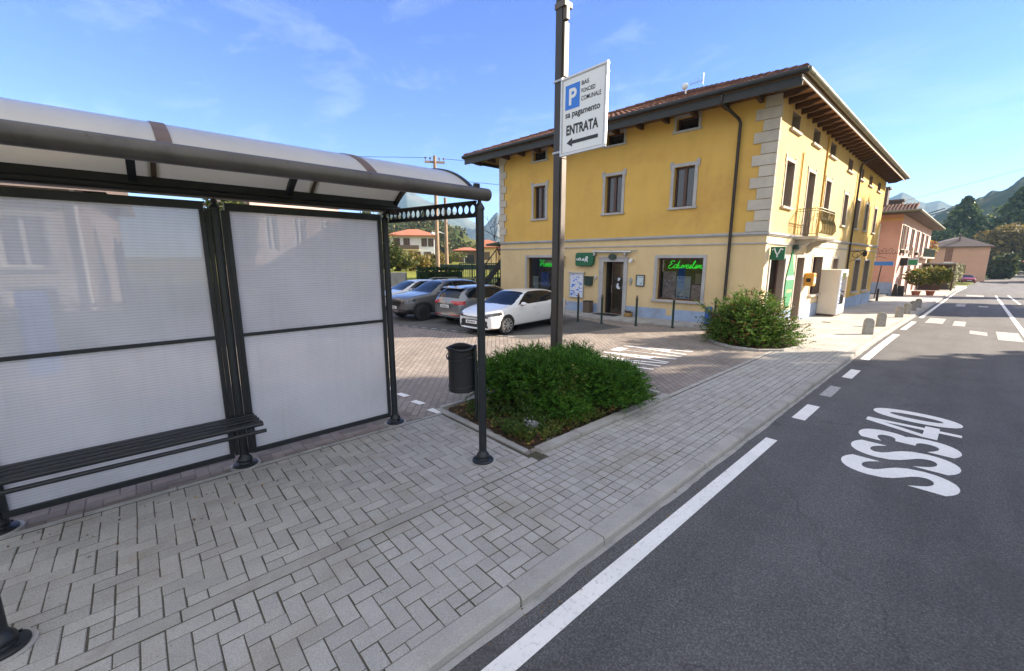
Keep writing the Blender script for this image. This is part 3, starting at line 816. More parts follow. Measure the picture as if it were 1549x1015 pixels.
G = thing('parking_sign', 'white framed parking entrance sign with blue P and left arrow on the lamp column', 'parking sign', (-4.6, 5.66, 3.94))
mb = MB(); mb.box(-5.045, -4.155, 5.652, 5.668, 3.945, 5.115); mb.build('face', MT['white'], G)
mb = MB()
for q in ((-5.065, -4.135, 3.925, 3.955), (-5.065, -4.135, 5.105, 5.135), (-5.065, -5.035, 3.9555, 5.1045), (-4.165, -4.135, 3.9555, 5.1045)):
    mb.box(q[0], q[1], 5.64, 5.685, q[2], q[3])
mb.build('frame', MT['alu'], G, bevel=.003)
fy = 5.6505
mb = MB()
for q in ((-5.02, -4.18, 5.09, 5.094), (-5.02, -4.18, 3.968, 3.972), (-5.02, -5.016, 3.972, 5.09), (-4.184, -4.18, 3.972, 5.09)): mb.box(q[0], q[1], fy - .001, fy + .0005, q[2], q[3])
mb.build('border_line', MT['rust'], G)
mb = MB(); mb.box(-4.965, -4.665, fy - .002, fy + .001, 4.63, 5.0); mb.build('blue_square', MT['blue_ink'], G, fix=True)
rr, uu = (1, 0, 0), (0, 0, 1)
ink = MT['blk_ink']
text_mesh('P', (-4.885, fy - .002, 4.69), rr, uu, .16, .25, MT['white'], 'letter', G, .002, offset=.03)
text_mesh('BAS', (-4.63, fy, 4.93), rr, uu, .145, .062, ink, 'lettering', G, .002, offset=.02)
text_mesh('FONCIED', (-4.63, fy, 4.815), rr, uu, .27, .064, ink, 'lettering', G, .002, offset=.012)
text_mesh('COMUNALE', (-4.63, fy, 4.70), rr, uu, .385, .068, ink, 'lettering', G, .002, offset=.012)
text_mesh('sa pagamento', (-4.955, fy, 4.475), rr, uu, .70, .115, ink, 'lettering', G, .002, offset=.022)
text_mesh('ENTRATA', (-4.93, fy, 4.235), rr, uu, .65, .155, ink, 'lettering', G, .002, offset=.035)
mb = MB()
mb.prism([(-4.92, fy - .002, 4.115), (-4.80, fy - .002, 4.045), (-4.80, fy - .002, 4.088), (-4.28, fy - .002, 4.088), (-4.28, fy - .002, 4.142), (-4.80, fy - .002, 4.142), (-4.80, fy - .002, 4.185)], (0, .002, 0))
mb.build('arrow', ink, G)

# ------------------------------------------------------------------ planting beds
P1 = thing('planting_bed', 'edged soil bed full of fallen leaves under the large juniper', 'planting bed', (-4.15, 4.65, 0))
mb = MB()
gx, gy = 30, 45; V = []
for j in range(gy):
    for i in range(gx):
        x, y = -5.12 + 1.86 * i / (gx - 1), 3.2 + 3.0 * j / (gy - 1)
        e = min(i, gx - 1 - i, j, gy - 1 - j) / 4.
        V.append((x, y, -.015 + .05 * min(1, e) + .025 * noise.noise((x * 4, y * 4, 0)) + .012 * noise.noise((x * 15, y * 15, 0))))
mb.add(V, [(j * gx + i, j * gx + i + 1, (j + 1) * gx + i + 1, (j + 1) * gx + i) for j in range(gy - 1) for i in range(gx - 1)])
mb.build('soil', MT['soil'], P1, smooth=True, fix=False)
mb = MB()
for i in range(3):
    x0 = -5.16 + i * .635; mb.box(x0 + .003, x0 + .632, 3.11, 3.19, -.06, .02)
for i in range(4):
    y0 = 3.2 + .75 * i; mb.box(-5.2, -5.12, y0 + .003, y0 + .747, -.06, .03)
mb.box(-5.2, -3.3, 6.2, 6.28, -.06, .05)
mb.build('edging', MT['conc'], P1, bevel=.008)
MT['litter'] = leaf_mat('fallen_leaves', (.10, .05, .025), (.24, .13, .05), (.35, .24, .06), .1, .8)
n = 1500
C = np.stack([RN.uniform(-5.05, -3.3, n), RN.uniform(3.22, 6.1, n), RN.uniform(.03, .06, n)], 1)
A = rand_unit(n); A[:, 2] *= .35; A /= np.linalg.norm(A, axis=1, keepdims=True)
V, F = leaf_quads(C, A, RN.uniform(.03, .065, n), RN.uniform(.008, .018, n))
o = put('leaf_litter', np_mesh('leaf_litter', V, F, MT['litter']), P1); o['kind'] = 'stuff'
# stray leaves on the pavement
n = 170
C = np.concatenate([np.stack([RN.uniform(-4.95, -4.2, n // 2), RN.uniform(-1.2, 3., n // 2), np.full(n // 2, .008)], 1), np.stack([RN.uniform(-1.75, -1.55, n // 2), RN.uniform(.5, 12, n // 2), np.full(n // 2, -.058)], 1)])
A = rand_unit(len(C)); A[:, 2] *= .25; A /= np.linalg.norm(A, axis=1, keepdims=True)
V, F = leaf_quads(C, A, RN.uniform(.012, .032, len(C)), RN.uniform(.004, .010, len(C)))
struct(put('scattered_leaves', np_mesh('scattered_leaves', V, F, MT['litter'])), True)

# juniper: thousands of feathery sprays on arching branches
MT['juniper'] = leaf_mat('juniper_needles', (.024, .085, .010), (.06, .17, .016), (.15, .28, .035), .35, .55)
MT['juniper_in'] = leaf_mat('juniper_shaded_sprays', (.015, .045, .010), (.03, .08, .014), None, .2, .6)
def sprays(bases, dirs, length, mat, name, parent, k=16, leaf=.05, droop=.25, spread=.45, wid=.11):
    n = len(bases); L = np.broadcast_to(np.asarray(length).reshape(-1, 1), (n, 1))
    side = np.cross(dirs, np.array([0, 0, 1.]) + .5 * rand_unit(n)); side /= np.linalg.norm(side, axis=1, keepdims=True)
    Cs, As, Ss = [], [], []
    for i in range(k):
        t = (i + .5) / k; sg = 1 if i % 2 else -1
        c = bases + dirs * L * t - np.array([0, 0, 1.]) * droop * L * t * t
        a = dirs * (1 - spread) + side * sg * spread + rand_unit(n) * .32
        a /= np.linalg.norm(a, axis=1, keepdims=True)
        s = leaf * (1.25 - .8 * t) * RN.uniform(.7, 1.3, n)
        Cs.append(c + a * s[:, None] * .5); As.append(a); Ss.append(s)
    C, A, s = np.concatenate(Cs), np.concatenate(As), np.concatenate(Ss)
    V, F = leaf_quads(C, A, s, s * wid)
    return put(name, np_mesh(name, V, F, mat), parent)
J = thing('juniper_shrub', 'wide feathery bright green juniper spreading over the edged bed below the lamp column', 'shrub', (-4.1, 4.8, 0))
mounds = [(-4.6, 4.1, .76, .62, .55), (-4.2, 4.7, .78, .65, .62), (-3.8, 4.95, .66, .58, .58), (-3.45, 5.25, .50, .48, .5), (-4.75, 4.7, .76, .5, .55), (-4.4, 5.4, .72, .6, .6), (-3.75, 5.6, .55, .5, .5), (-4.8, 3.8, .66, .42, .4), (-3.7, 4.25, .28, .36, .42), (-4.15, 4.25, .72, .5, .42)]
Bs, Ds, Ls = [], [], []
for (x, y, h, r1, r2) in mounds:
    n = int(600 * (r1 * r2) / .36)
    d = rand_unit(n); d[:, 2] = np.abs(d[:, 2]) * 1.1 - .15; d /= np.linalg.norm(d, axis=1, keepdims=True)
    q = RN.uniform(.72, 1., n)[:, None]
    Bs.append(np.array([x, y, h * .35]) + d * q * np.array([r1 * .8, r2 * .8, h * .62])); dd = d * np.array([1, 1, .5]) + np.array([.05, -.05, .45]); dd += rand_unit(n) * .35
    Ds.append(dd / np.linalg.norm(dd, axis=1, keepdims=True)); Ls.append(RN.uniform(.15, .32, n))
Bs, Ds, Ls = np.concatenate(Bs), np.concatenate(Ds), np.concatenate(Ls)
Bs[:, 2] = np.maximum(Bs[:, 2], .05)
sprays(Bs, Ds, Ls, MT['juniper'], 'foliage', J, 18, .068)
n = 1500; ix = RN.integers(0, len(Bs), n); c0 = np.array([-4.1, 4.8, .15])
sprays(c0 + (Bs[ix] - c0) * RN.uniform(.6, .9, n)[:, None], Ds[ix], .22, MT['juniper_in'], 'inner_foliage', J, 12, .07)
mb = MB()
for (x, y, h, r1, r2) in mounds:
    for k in range(5):
        a = R.uniform(0, 6.28); q = Vector((x + r1 * .6 * math.cos(a), y + r2 * .6 * math.sin(a), h * R.uniform(.5, .9))); p = Vector((-4.1 + R.uniform(-.3, .3), 4.7 + R.uniform(-.3, .3), .02))
        mb.tube([p, (p + q) / 2 + Vector((0, 0, .05)), q], [.02, .014, .006], 5)
mb.build('branches', MT['bark'], J)

# low undergrowth at the front of the bed: rooted stems with small leaves
MT['weed'] = leaf_mat('small_green_leaves', (.03, .07, .015), (.07, .13, .025), (.13, .17, .04), .35)
MT['weedy'] = leaf_mat('yellow_green_leaves', (.08, .11, .02), (.15, .16, .03), (.24, .20, .05), .35)
def leafy_stems(name, label, spots, hh, mat, group=None, cat='plant', leaf=.035, nl=14, stems=5, spread=.5, wr=.3):
    root = thing(name, label, cat, (float(np.mean([s[0] for s in spots])), float(np.mean([s[1] for s in spots])), 0), group)
    mb = MB(); C = []; A = []
    for (x, y) in spots:
        for s in range(stems):
            h = hh * R.uniform(.6, 1.2); a = R.uniform(0, 6.28); sp = R.uniform(.1, spread) * h
            p0 = Vector((x, y, .0)); p1 = p0 + Vector((sp * .4 * math.cos(a), sp * .4 * math.sin(a), h * .55)); p2 = p0 + Vector((sp * math.cos(a), sp * math.sin(a), h))
            mb.tube([p0, p1, p2], [.005, .004, .002], 4)
            for k in range(nl):
                t = R.uniform(.2, 1.02); q = p0.lerp(p1, t * 2) if t < .5 else p1.lerp(p2, t * 2 - 1)
                d = Vector((R.gauss(0, 1), R.gauss(0, 1), R.gauss(.3, .5))).normalized()
                C.append(q + d * leaf * .5); A.append(d)
    mb.build('stem', MT['weed'], root)
    n = len(C); s = RN.uniform(.6, 1.2, n) * leaf
    V, F = leaf_quads(np.array(C), np.array(A), s, s * wr)
    put('leaves', np_mesh('leaves', V, F, mat), root)
    return root
def sp(n, x0, x1, y0, y1): return [(R.uniform(x0, x1), R.uniform(y0, y1)) for _ in range(n)]
leafy_stems('weed_clump', 'tallest pale leafy sprigs poking out of the front of the juniper', [(-3.62, 4.3), (-3.7, 4.45), (-3.55, 4.5), (-3.66, 4.2)], .62, MT['weedy'], None, 'weeds', .045, 16, 4, .35)
leafy_stems('weed_clump', 'low dark ground cover along the near edge of the juniper bed', sp(105, -4.8, -3.45, 3.28, 4.3), .19, MT['weed'], None, 'weeds', .035, 12, 4, .9)
leafy_stems('weed_clump', 'yellowing weeds in the near right corner of the juniper bed', sp(70, -3.7, -3.3, 3.3, 4.7), .15, MT['weedy'], None, 'weeds', .03, 10, 4, 1.)
leafy_stems('weed_clump', 'small leafy sprig leaning against the litter bin stake', [(-4.35, 3.35), (-4.3, 3.4)], .36, MT['weedy'], None, 'weeds', .035, 12, 4, .4)
leafy_stems('weed_clump', 'mid green sprigs in the middle of the bed beside the white flowers', sp(14, -4.25, -3.8, 3.7, 4.2), .42, MT['weed'], None, 'weeds', .045, 16, 4, .5)
MT['dusty'] = leaf_mat('silver_leaves', (.42, .43, .44), (.55, .55, .56), None, .2, .8)
leafy_stems('silver_plant', 'small silvery white plant at the near edge of the juniper bed', [(-3.62, 3.62), (-3.66, 3.66), (-3.58, 3.66), (-3.64, 3.58), (-3.6, 3.6)], .13, MT['dusty'], None, 'plant', .045, 12, 5, .8, .38)

# second bed: mixed shrub by the corner of the yellow house
P2 = thing('planting_bed', 'round kerbed bed under the brownish shrub at the yellow house corner', 'planting bed', (-4.0, 12.2, 0))
ring = [(-5.15, 13.2), (-5.12, 12.6), (-4.9, 11.95), (-4.5, 11.4), (-4.0, 11.12), (-3.4, 11.15), (-3.0, 11.6), (-2.85, 12.4), (-2.95, 13.2)]
mb = MB()
for i in range(len(ring) - 1):
    (xa, ya), (xb, yb) = ring[i], ring[i + 1]; mb.bar((xa, ya, .0), (xb, yb, .0), .08, .09)
mb.build('edging', MT['conc'], P2, bevel=.01)
mb = MB(); mb.add([(x, y, .03) for x, y in ring], [tuple(range(len(ring)))]); mb.build('soil', MT['soil'], P2, fix=False)
MT['shrub2'] = leaf_mat('mixed_shrub_leaves', (.035, .095, .012), (.085, .17, .022), (.17, .21, .035), .4)
MT['shrub2b'] = leaf_mat('autumn_shrub_leaves', (.12, .05, .025), (.20, .08, .035), (.22, .15, .04), .3)
Q = thing('mixed_shrub', 'rounded olive green shrub with reddish patches at the yellow house corner', 'shrub', (-4.0, 12.2, 0))
def shrub(root, c, rx_, ry_, h, n, mats, leaf, k=14, L=(.15, .35)):
    d = rand_unit(n); d[:, 2] = np.abs(d[:, 2]); ph = np.arctan2(d[:, 1], d[:, 0])
    lump = 1 + .16 * np.sin(3 * ph + 1) * (1 - d[:, 2]) + .10 * np.sin(5 * ph + d[:, 2] * 5) + RN.normal(0, .07, n)
    Bp = np.array(c) + d * (RN.uniform(.35, .95, n) * lump)[:, None] * np.array([rx_, ry_, h * .82]) + np.array([0, 0, .06])
    D = d * np.array([1, 1, .6]) + np.array([0, 0, .35]) + rand_unit(n) * .45; D /= np.linalg.norm(D, axis=1, keepdims=True)
    a = int(n * .9)
    sprays(Bp[:a], D[:a], RN.uniform(L[0], L[1], a), mats[0], 'foliage', root, k, leaf, .2, .6, .24)
    sel = Bp[a:]
    sprays(sel, D[a:], RN.uniform(L[0], L[1], n - a), mats[1], 'autumn_foliage', root, k, leaf, .2, .6, .24)
    mb = MB()
    for i in range(26):
        q = Vector([float(v) for v in Bp[R.randrange(n)]]); p = Vector(c) + Vector((R.uniform(-.25, .25) * rx_, R.uniform(-.25, .25) * ry_, 0))
        mb.tube([p, p.lerp(q, .5) + Vector((0, 0, .12)), q], [.018, .012, .004], 5)
    mb.build('branches', MT['bark'], root)
shrub(Q, (-4.02, 12.25, 0), 1.12, 1.08, 1.5, 3600, (MT['shrub2'], MT['shrub2b']), .062)
# long whippy shoots on the left of it
mb = MB(); C = []; A = []
for k in range(12):
    a = R.uniform(rad(150), rad(250)); p = Vector((-4.6, 12.0, .3)); q = p + Vector((math.cos(a) * R.uniform(.5, .9), math.sin(a) * .4, R.uniform(.1, .9)))
    mb.tube([p, p.lerp(q, .5) + Vector((0, 0, .1)), q], .004, 4)
    for i in range(16):
        t = R.uniform(.3, 1); d = Vector((R.gauss(0, 1), R.gauss(0, 1), R.gauss(0, 1))).normalized(); C.append(p.lerp(q, t) + d * .02); A.append(d)
V, F = leaf_quads(np.array(C), np.array(A), .06, .016)
mb.build('shoots', MT['bark'], Q); put('shoot_leaves', np_mesh('shoot_leaves', V, F, MT['shrub2']), Q)
# ------------------------------------------------------------------ the yellow house
FD, FNv = (-.9967, -.081), (.081, -.9967)
FF = Frame((-4.53, 14.6), FD, FNv)                 # front, u to the left
FS = Frame((-4.53, 14.6), (0., 1.), (1., 0.))      # street side, u away
WY = 14.6
FL = 11.55; SL = 20.0
Hs = thing('yellow_house', 'three storey ochre yellow house with cream ground floor, stone quoins and deep eaves', 'house', (-10.3, 24, 0))

def wall(name, F, u0, u1, z0, z1, ops, mat, parent, depth=.2, d0=0., revmat=None):
    us = sorted(set([u0, u1] + [a for o in ops for a in (o[0], o[1])])); zs = sorted(set([z0, z1] + [min(max(a, z0), z1) for o in ops for a in (o[2], o[3])]))
    mb = MB()
    for i in range(len(us) - 1):
        for j in range(len(zs) - 1):
            uc, zc = (us[i] + us[i + 1]) / 2, (zs[j] + zs[j + 1]) / 2
            if uc < u0 or uc > u1 or any(o[0] < uc < o[1] and o[2] < zc < o[3] for o in ops): continue
            mb.add([F.P(us[i], d0, zs[j]), F.P(us[i + 1], d0, zs[j]), F.P(us[i + 1], d0, zs[j + 1]), F.P(us[i], d0, zs[j + 1])], [(0, 1, 2, 3)])
    mb.cm = 1 if revmat else 0
    for o in ops:
        a, b, c, d = o[:4]; dp = d0 - (o[4] if len(o) > 4 else depth)
        q = [F.P(a, d0, c), F.P(b, d0, c), F.P(b, d0, d), F.P(a, d0, d), F.P(a, dp, c), F.P(b, dp, c), F.P(b, dp, d), F.P(a, dp, d)]
        mb.add(q, [(0, 1, 5, 4), (1, 2, 6, 5), (2, 3, 7, 6), (3, 0, 4, 7)])
    return mb.build(name, [mat, revmat] if revmat else mat, parent, fix=False)

# openings (u0,u1,z0,z1)
attF = [(2.32, 3.05, 6.50, 6.90), (5.02, 5.76, 6.50, 6.90), (8.75, 9.46, 6.50, 6.90)]
upF = [(2.33, 3.02, 4.0, 5.33), (5.02, 5.74, 4.0, 5.38), (8.74, 9.42, 4.02, 5.42)]
grF = [(1.82, 3.43, .76, 2.26), (4.78, 5.68, .0, 2.12), (8.15, 9.80, .62, 2.30)]
attS = [(y - WY, y - WY + w, z, z + .50) for y, w, z in ((15.75, .85, 6.24), (18.25, .85, 6.24), (20.75, .85, 6.22), (24.05, .9, 6.12), (26.75, .9, 6.10), (29.2, .95, 6.08), (31.9, 1.0, 6.06))]
upS = [(15.68 - WY, 16.5 - WY, 3.90, 5.28), (18.2 - WY, 19.05 - WY, 3.03, 5.28), (20.7 - WY, 21.5 - WY, 3.85, 5.28), (24.1 - WY, 24.9 - WY, 3.75, 5.1), (26.9 - WY, 27.7 - WY, 3.75, 5.1), (29.3 - WY, 30.1 - WY, 3.75, 5.1), (32.0 - WY, 32.8 - WY, 3.75, 5.1)]
grS = [(15.15 - WY, 16.65 - WY, .55, 2.25), (18.0 - WY, 18.95 - WY, -.1, 2.28), (20.2 - WY, 21.7 - WY, .80, 2.32), (23.6 - WY, 24.6 - WY, .85, 2.25), (28.5 - WY, 29.9 - WY, .5, 2.18), (31.3 - WY, 32.9 - WY, .45, 2.15)]
wall('upper_wall', FF, 0, FL, 2.98, 6.97, attF + upF, MT['ochre'], Hs, .2)
wall('ground_floor_wall', FF, 0, FL, -.3, 2.98, grF, MT['cream'], Hs, .22)
wall('upper_wall', FS, 0, 11.75, 2.98, 6.97, [o for o in attS + upS if o[0] < 11.7], MT['ochre_sunlit'], Hs, .28, revmat=MT['taupe'])  # sunlight put into the wall colour, recess shade into the taupe reveals
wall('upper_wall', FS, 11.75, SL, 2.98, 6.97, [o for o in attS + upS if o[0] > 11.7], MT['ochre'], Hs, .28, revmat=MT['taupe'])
wall('ground_floor_wall', FS, 0, 11.75, -.8, 2.98, [o for o in grS if o[0] < 11.7], MT['cream_sunlit'], Hs, .30, revmat=MT['taupe'])
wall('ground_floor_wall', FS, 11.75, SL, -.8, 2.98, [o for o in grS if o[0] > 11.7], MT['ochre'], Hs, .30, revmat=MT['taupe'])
bl = FF.P(FL, 0, 0)
mb = MB(); mb.add([(bl[0], bl[1], -.3), (bl[0], bl[1], 6.97), (bl[0], 34.6, 6.97), (bl[0], 34.6, -1), (-4.53, 34.6, -1), (-4.53, 34.6, 6.97)], [(0, 1, 2, 3), (3, 2, 5, 4)]); mb.build('rear_wall', MT['ochre'], Hs, fix=False)
# bands and plinth
for F, LN, e in ((FF, FL, .0), (FS, SL, .0)):
    c0 = -.062 if F is FF else -.0
    mb = MB(); mb.fbox(F, c0, LN, 2.98, 3.05, .001, .075); mb.fbox(F, c0, LN, 2.945, 2.979, .001, .045); mb.build('string_course', MT['trim'], Hs, bevel=.008)
    mb = MB(); mb.fbox(F, c0 * .6, LN, 2.69, 2.735, .001, .035); mb.build('lower_band', MT['trim'], Hs, bevel=.006)
def plinth(F, segs, top, bot):
    mb = MB()
    for a, b in segs: mb.fbox(F, a, b, bot, top, .001, .022)
    mb.build('plinth', MT['wains'], Hs, bevel=.004)
plinth(FF, [(0, 4.62), (5.88, FL)], .43, -.3)
plinth(FS, [(0, 18 - WY), (19.0 - WY, 27 - WY)], .42, -.6); plinth(FS, [(27 - WY, SL)], .25, -.8)
# quoins
mb = MB()
for k in range(12):
    z0 = 3.055 + k * .325; w = .62 if k % 2 == 0 else .40
    mb.fbox(FF, -.045, w, z0 + .008, z0 + .317, .001, .045)
    mb.fbox(FS, .0, .10 if k % 2 == 0 else .06, z0 + .008, z0 + .317, .0005, .044)
mb.build('quoins', MT['quoin'], Hs, bevel=.008)
mb = MB()
for k in range(12):
    z0 = 3.055 + k * .325; w = .42 if k % 2 else .28
    mb.fbox(FF, FL - w, FL + .04, z0 + .008, z0 + .317, .001, .045)
mb.build('quoins', MT['quoin'], Hs, bevel=.008)

def surround(F, o, w=.11, d=.03, sill=.07, ears=False, parent=None, mat=None, threeside=False):
    a, b, c, e = o[:4]; mb = MB()
    mb.fbox(F, a - w, a, c, e + w, .001, d); mb.fbox(F, b, b + w, c, e + w, .001, d); mb.fbox(F, a + .0005, b - .0005, e, e + w, .001, d)
    if sill: mb.fbox(F, a - w - .04, b + w + .04, c - .075, c - .001, -.05, sill)
    if ears:
        for u in (a - w - .05, b + w - .07): mb.fbox(F, u, u + .12, e + w + .002, e + w + .08, .001, d + .004); 
        for u in (a - w - .05, b + w + .001): mb.fbox(F, u, u + .049, e - .05, e + w, .001, d + .004)
    return mb.build('surround', mat or MT['trim'], parent, bevel=.006)

def leaf_window(F, o, dep, parent, surr=True, ears=False, mull=True, sw=.11, frame_mat=None, glass=None, sill=.07):
    a, b, c, e = o[:4]; fw = .055; fm = frame_mat or MT['winwood']
    mb = MB(); d0, d1 = -dep - .03, -dep + .03
    mb.fbox(F, a, a + fw, c, e, d0, d1); mb.fbox(F, b - fw, b, c, e, d0, d1); mb.fbox(F, a + fw, b - fw, c, c + fw, d0, d1 - .001); mb.fbox(F, a + fw, b - fw, e - fw, e, d0, d1 - .001)
    if mull: mb.fbox(F, (a + b) / 2 - .05, (a + b) / 2 + .05, c + fw, e - fw, d0, d1 + .012)
    w = mb.build('window', fm, parent, bevel=.004)
    mb = MB(); mb.fbox(F, a + .02, b - .02, c + .02, e - .02, -dep - .02, -dep - .008); mb.build('pane', glass or MT['glass'], w)
    if surr: surround(F, o, sw, .03, sill, ears, w)
    return w
for o in attF: leaf_window(FF, o, .17, Hs, mull=False, sw=.085, sill=.05)
for o in upF: leaf_window(FF, o, .17, Hs, ears=True)
for o in attS: leaf_window(FS, o, .25, Hs, surr=False, mull=False, frame_mat=MT['taupe']); 
for o in attS:
    mb = MB(); mb.fbox(FS, o[0] - .12, o[1] + .12, o[2] - .08, o[2] - .002, -.1, .08); mb.build('window_sill', MT['quoin'], Hs, bevel=.006)
for i, o in enumerate(upS):
    w = leaf_window(FS, o, .25, Hs, surr=False)
    surround(FS, o, .10, .022, 0 if i == 1 else .09, True, w, MT['quoin'])
# thin upright ochre tubes on the street side
for yy_, zz_, rr_ in ((17.25, 5.75, .022), (20.25, 6.9, .028)): mb = MB(); mb.tube([(-4.50, yy_, zz_), (-4.50, yy_, 3.06)], rr_, 8); mb.build('wall_tube', MT['ochre'], Hs, smooth=True)

# shop glass
m, nt, out = nodes('shop_glass')
tr = nt.nodes.new('ShaderNodeBsdfTransparent'); tr.inputs[0].default_value = (.78, .8, .8, 1); gl = N(nt, 'ShaderNodeBsdfGlossy', i_Roughness=.02)
fr = N(nt, 'ShaderNodeFresnel', i_IOR=1.45); mx = nt.nodes.new('ShaderNodeMixShader')
nt.links.new(fr.outputs[0], mx.inputs[0]); nt.links.new(tr.outputs[0], mx.inputs[1]); nt.links.new(gl.outputs[0], mx.inputs[2]); nt.links.new(mx.outputs[0], out.inputs[0])
MT['shopglass'] = m
def shop_window(F, o, dep, room, parent, sill=.09):
    a, b, c, e = o[:4]; fw = .06
    mb = MB(); d0, d1 = -dep - .03, -dep + .03
    mb.fbox(F, a, a + fw, c, e, d0, d1); mb.fbox(F, b - fw, b, c, e, d0, d1); mb.fbox(F, a + fw, b - fw, c, c + fw, d0, d1 - .001); mb.fbox(F, a + fw, b - fw, e - fw, e, d0, d1 - .001)
    w = mb.build('shop_window', MT['winwood'], parent, bevel=.004)
    mb = MB(); mb.fbox(F, a + .02, b - .02, c + .02, e - .02, -dep - .012, -dep - .006); mb.build('pane', MT['shopglass'], w)
    mb = MB(); q = [F.P(a, -dep - .03, c), F.P(b, -dep - .03, c), F.P(b, -dep - .03, e), F.P(a, -dep - .03, e), F.P(a, -room, c), F.P(b, -room, c), F.P(b, -room, e), F.P(a, -room, e)]
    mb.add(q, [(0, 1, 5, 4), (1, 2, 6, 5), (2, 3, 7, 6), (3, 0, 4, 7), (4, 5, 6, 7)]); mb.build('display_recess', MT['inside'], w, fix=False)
    surround(F, o, .11, .03, sill, False, w)
    return w
shop_window(FF, grF[0], .19, .85, Hs); shop_window(FF, grF[2], .19, .85, Hs)
# front door: surround, one leaf glazed and shut, the other folded back
a, b, c, e = grF[1]
mb = MB()
for q in ((a - .16, a, c, e + .15), (b, b + .20, c, e + .15)): mb.fbox(FF, q[0], q[1], q[2], q[3], .001, .045)
mb.fbox(FF, a + .0005, b - .0005, e, e + .15, .001, .045); mb.fbox(FF, a - .19, b + .23, e + .151, e + .20, .001, .07); mb.build('door_surround', MT['trim'], Hs, bevel=.008)
D = MB(); D.fbox(FF, a + .06, a + .10, .05, e - .02, -.24, -.17); D.fbox(FF, a + .56, a + .60, .05, e - .02, -.24, -.17); D.fbox(FF, a + .10, a + .56, .05, .13, -.238, -.172); D.fbox(FF, a + .10, a + .56, e - .09, e - .02, -.238, -.172)
D = D.build('door', MT['winwood'], Hs, bevel=.003)
mb = MB(); mb.fbox(FF, a + .09, a + .57, .12, e - .08, -.212, -.20); mb.build('glass', MT['doorglass'], D)
mb = MB(); mb.fbox(FF, a, a + .055, .02, e, -.26, -.15); mb.fbox(FF, a + .055, b, .0, .045, -.26, -.15); mb.build('white_frame', MT['alu'], D)
mb = MB(); mb.tube([FF.P(a + .58, -.15, .9), FF.P(a + .58, -.13, .92), FF.P(a + .58, -.13, 1.18), FF.P(a + .58, -.15, 1.2)], .011, 6); mb.build('handle', MT['galv'], D)
mb = MB(); mb.fbox(FF, b - .30, b - .26, .04, e - .02, -.80, -.22); mb.build('open_leaf', MT['dkgreen'], Hs)
mb = MB(); q = [FF.P(a, -.22, 0), FF.P(b, -.22, 0), FF.P(b, -.22, e), FF.P(a, -.22, e), FF.P(a, -1.4, 0), FF.P(b, -1.4, 0), FF.P(b, -1.4, e), FF.P(a, -1.4, e)]
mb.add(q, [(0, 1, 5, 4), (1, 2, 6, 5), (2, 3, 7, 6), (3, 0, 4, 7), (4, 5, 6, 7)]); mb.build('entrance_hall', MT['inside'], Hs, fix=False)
mb = MB()
for k in range(9):
    uu_, zz_ = a + .22 + .12 * R.random(), 1.02 + .42 * R.random(); mb.fbox(FF, uu_, uu_ + .07, zz_, zz_ + .07, -.199 + k * .0004, -.198 + k * .0004)
mb.build('door_sticker', MT['notice'], D)
# street side ground floor
for i, o in enumerate(grS):
    if i == 1: continue
    if i == 0: w = shop_window(FS, o, .22, 1.0, Hs, 0)
    else:
        w = leaf_window(FS, o, .26, Hs, surr=False, frame_mat=MT['winwood'] if i < 4 else MT['taupe']); surround(FS, o, .10, .022, .12, False, w, MT['quoin'])
o = grS[1]; mb = MB(); mb.fbox(FS, o[0], o[1], o[2], o[3], -.32, -.26)
for k in range(2): mb.fbox(FS, o[0] + .12, o[1] - .12, .15 + k * 1.05, 1.05 + k * 1.05, -.262, -.24)
dd = mb.build('side_door', MT['winwood'], Hs, bevel=.01); mb = MB(); mb.lathe(FS.P(o[0] + .1, -.22, 1.0), [(.025, -.03), (.03, 0), (.02, .03)], 10, 'x'); mb.build('handle', MT['galv'], dd)
surround(FS, o, .10, .022, 0, False, dd, MT['quoin'])

# ---- eaves and roof
E0, E1, E2, E3 = Vector((-3.75, 13.68, 0)), Vector((-17.45, 12.57, 0)), Vector((-17.45, 35.5, 0)), Vector((-3.75, 35.5, 0))
ZE = 7.10; SLP = .385
cen = Vector((-10.6, 24.2, 0))
mb = MB(); mb.add([(p.x, p.y, 6.985) for p in (E0, E1, E2, E3)] + [(p.x, p.y, 7.02) for p in (E0, E1, E2, E3)], [(0, 1, 2, 3), (7, 6, 5, 4), (0, 4, 5, 1), (1, 5, 6, 2), (2, 6, 7, 3), (3, 7, 4, 0)]); mb.build('soffit', MT['soffit'], Hs, fix=True)
r = 6.75; A1 = Vector((-10.6, 19.75, ZE + SLP * r)); A2 = Vector((-10.6, 28.7, ZE + SLP * r))
up = lambda p: Vector((p.x, p.y, ZE - .02))
mb = MB(); mb.add([up(E0), up(E1), up(E2), up(E3), A1, A2], [(1, 0, 4), (0, 3, 5, 4), (3, 2, 5), (2, 1, 4, 5)])
RF = mb.build('roof', MT['tile'], Hs, fix=True)
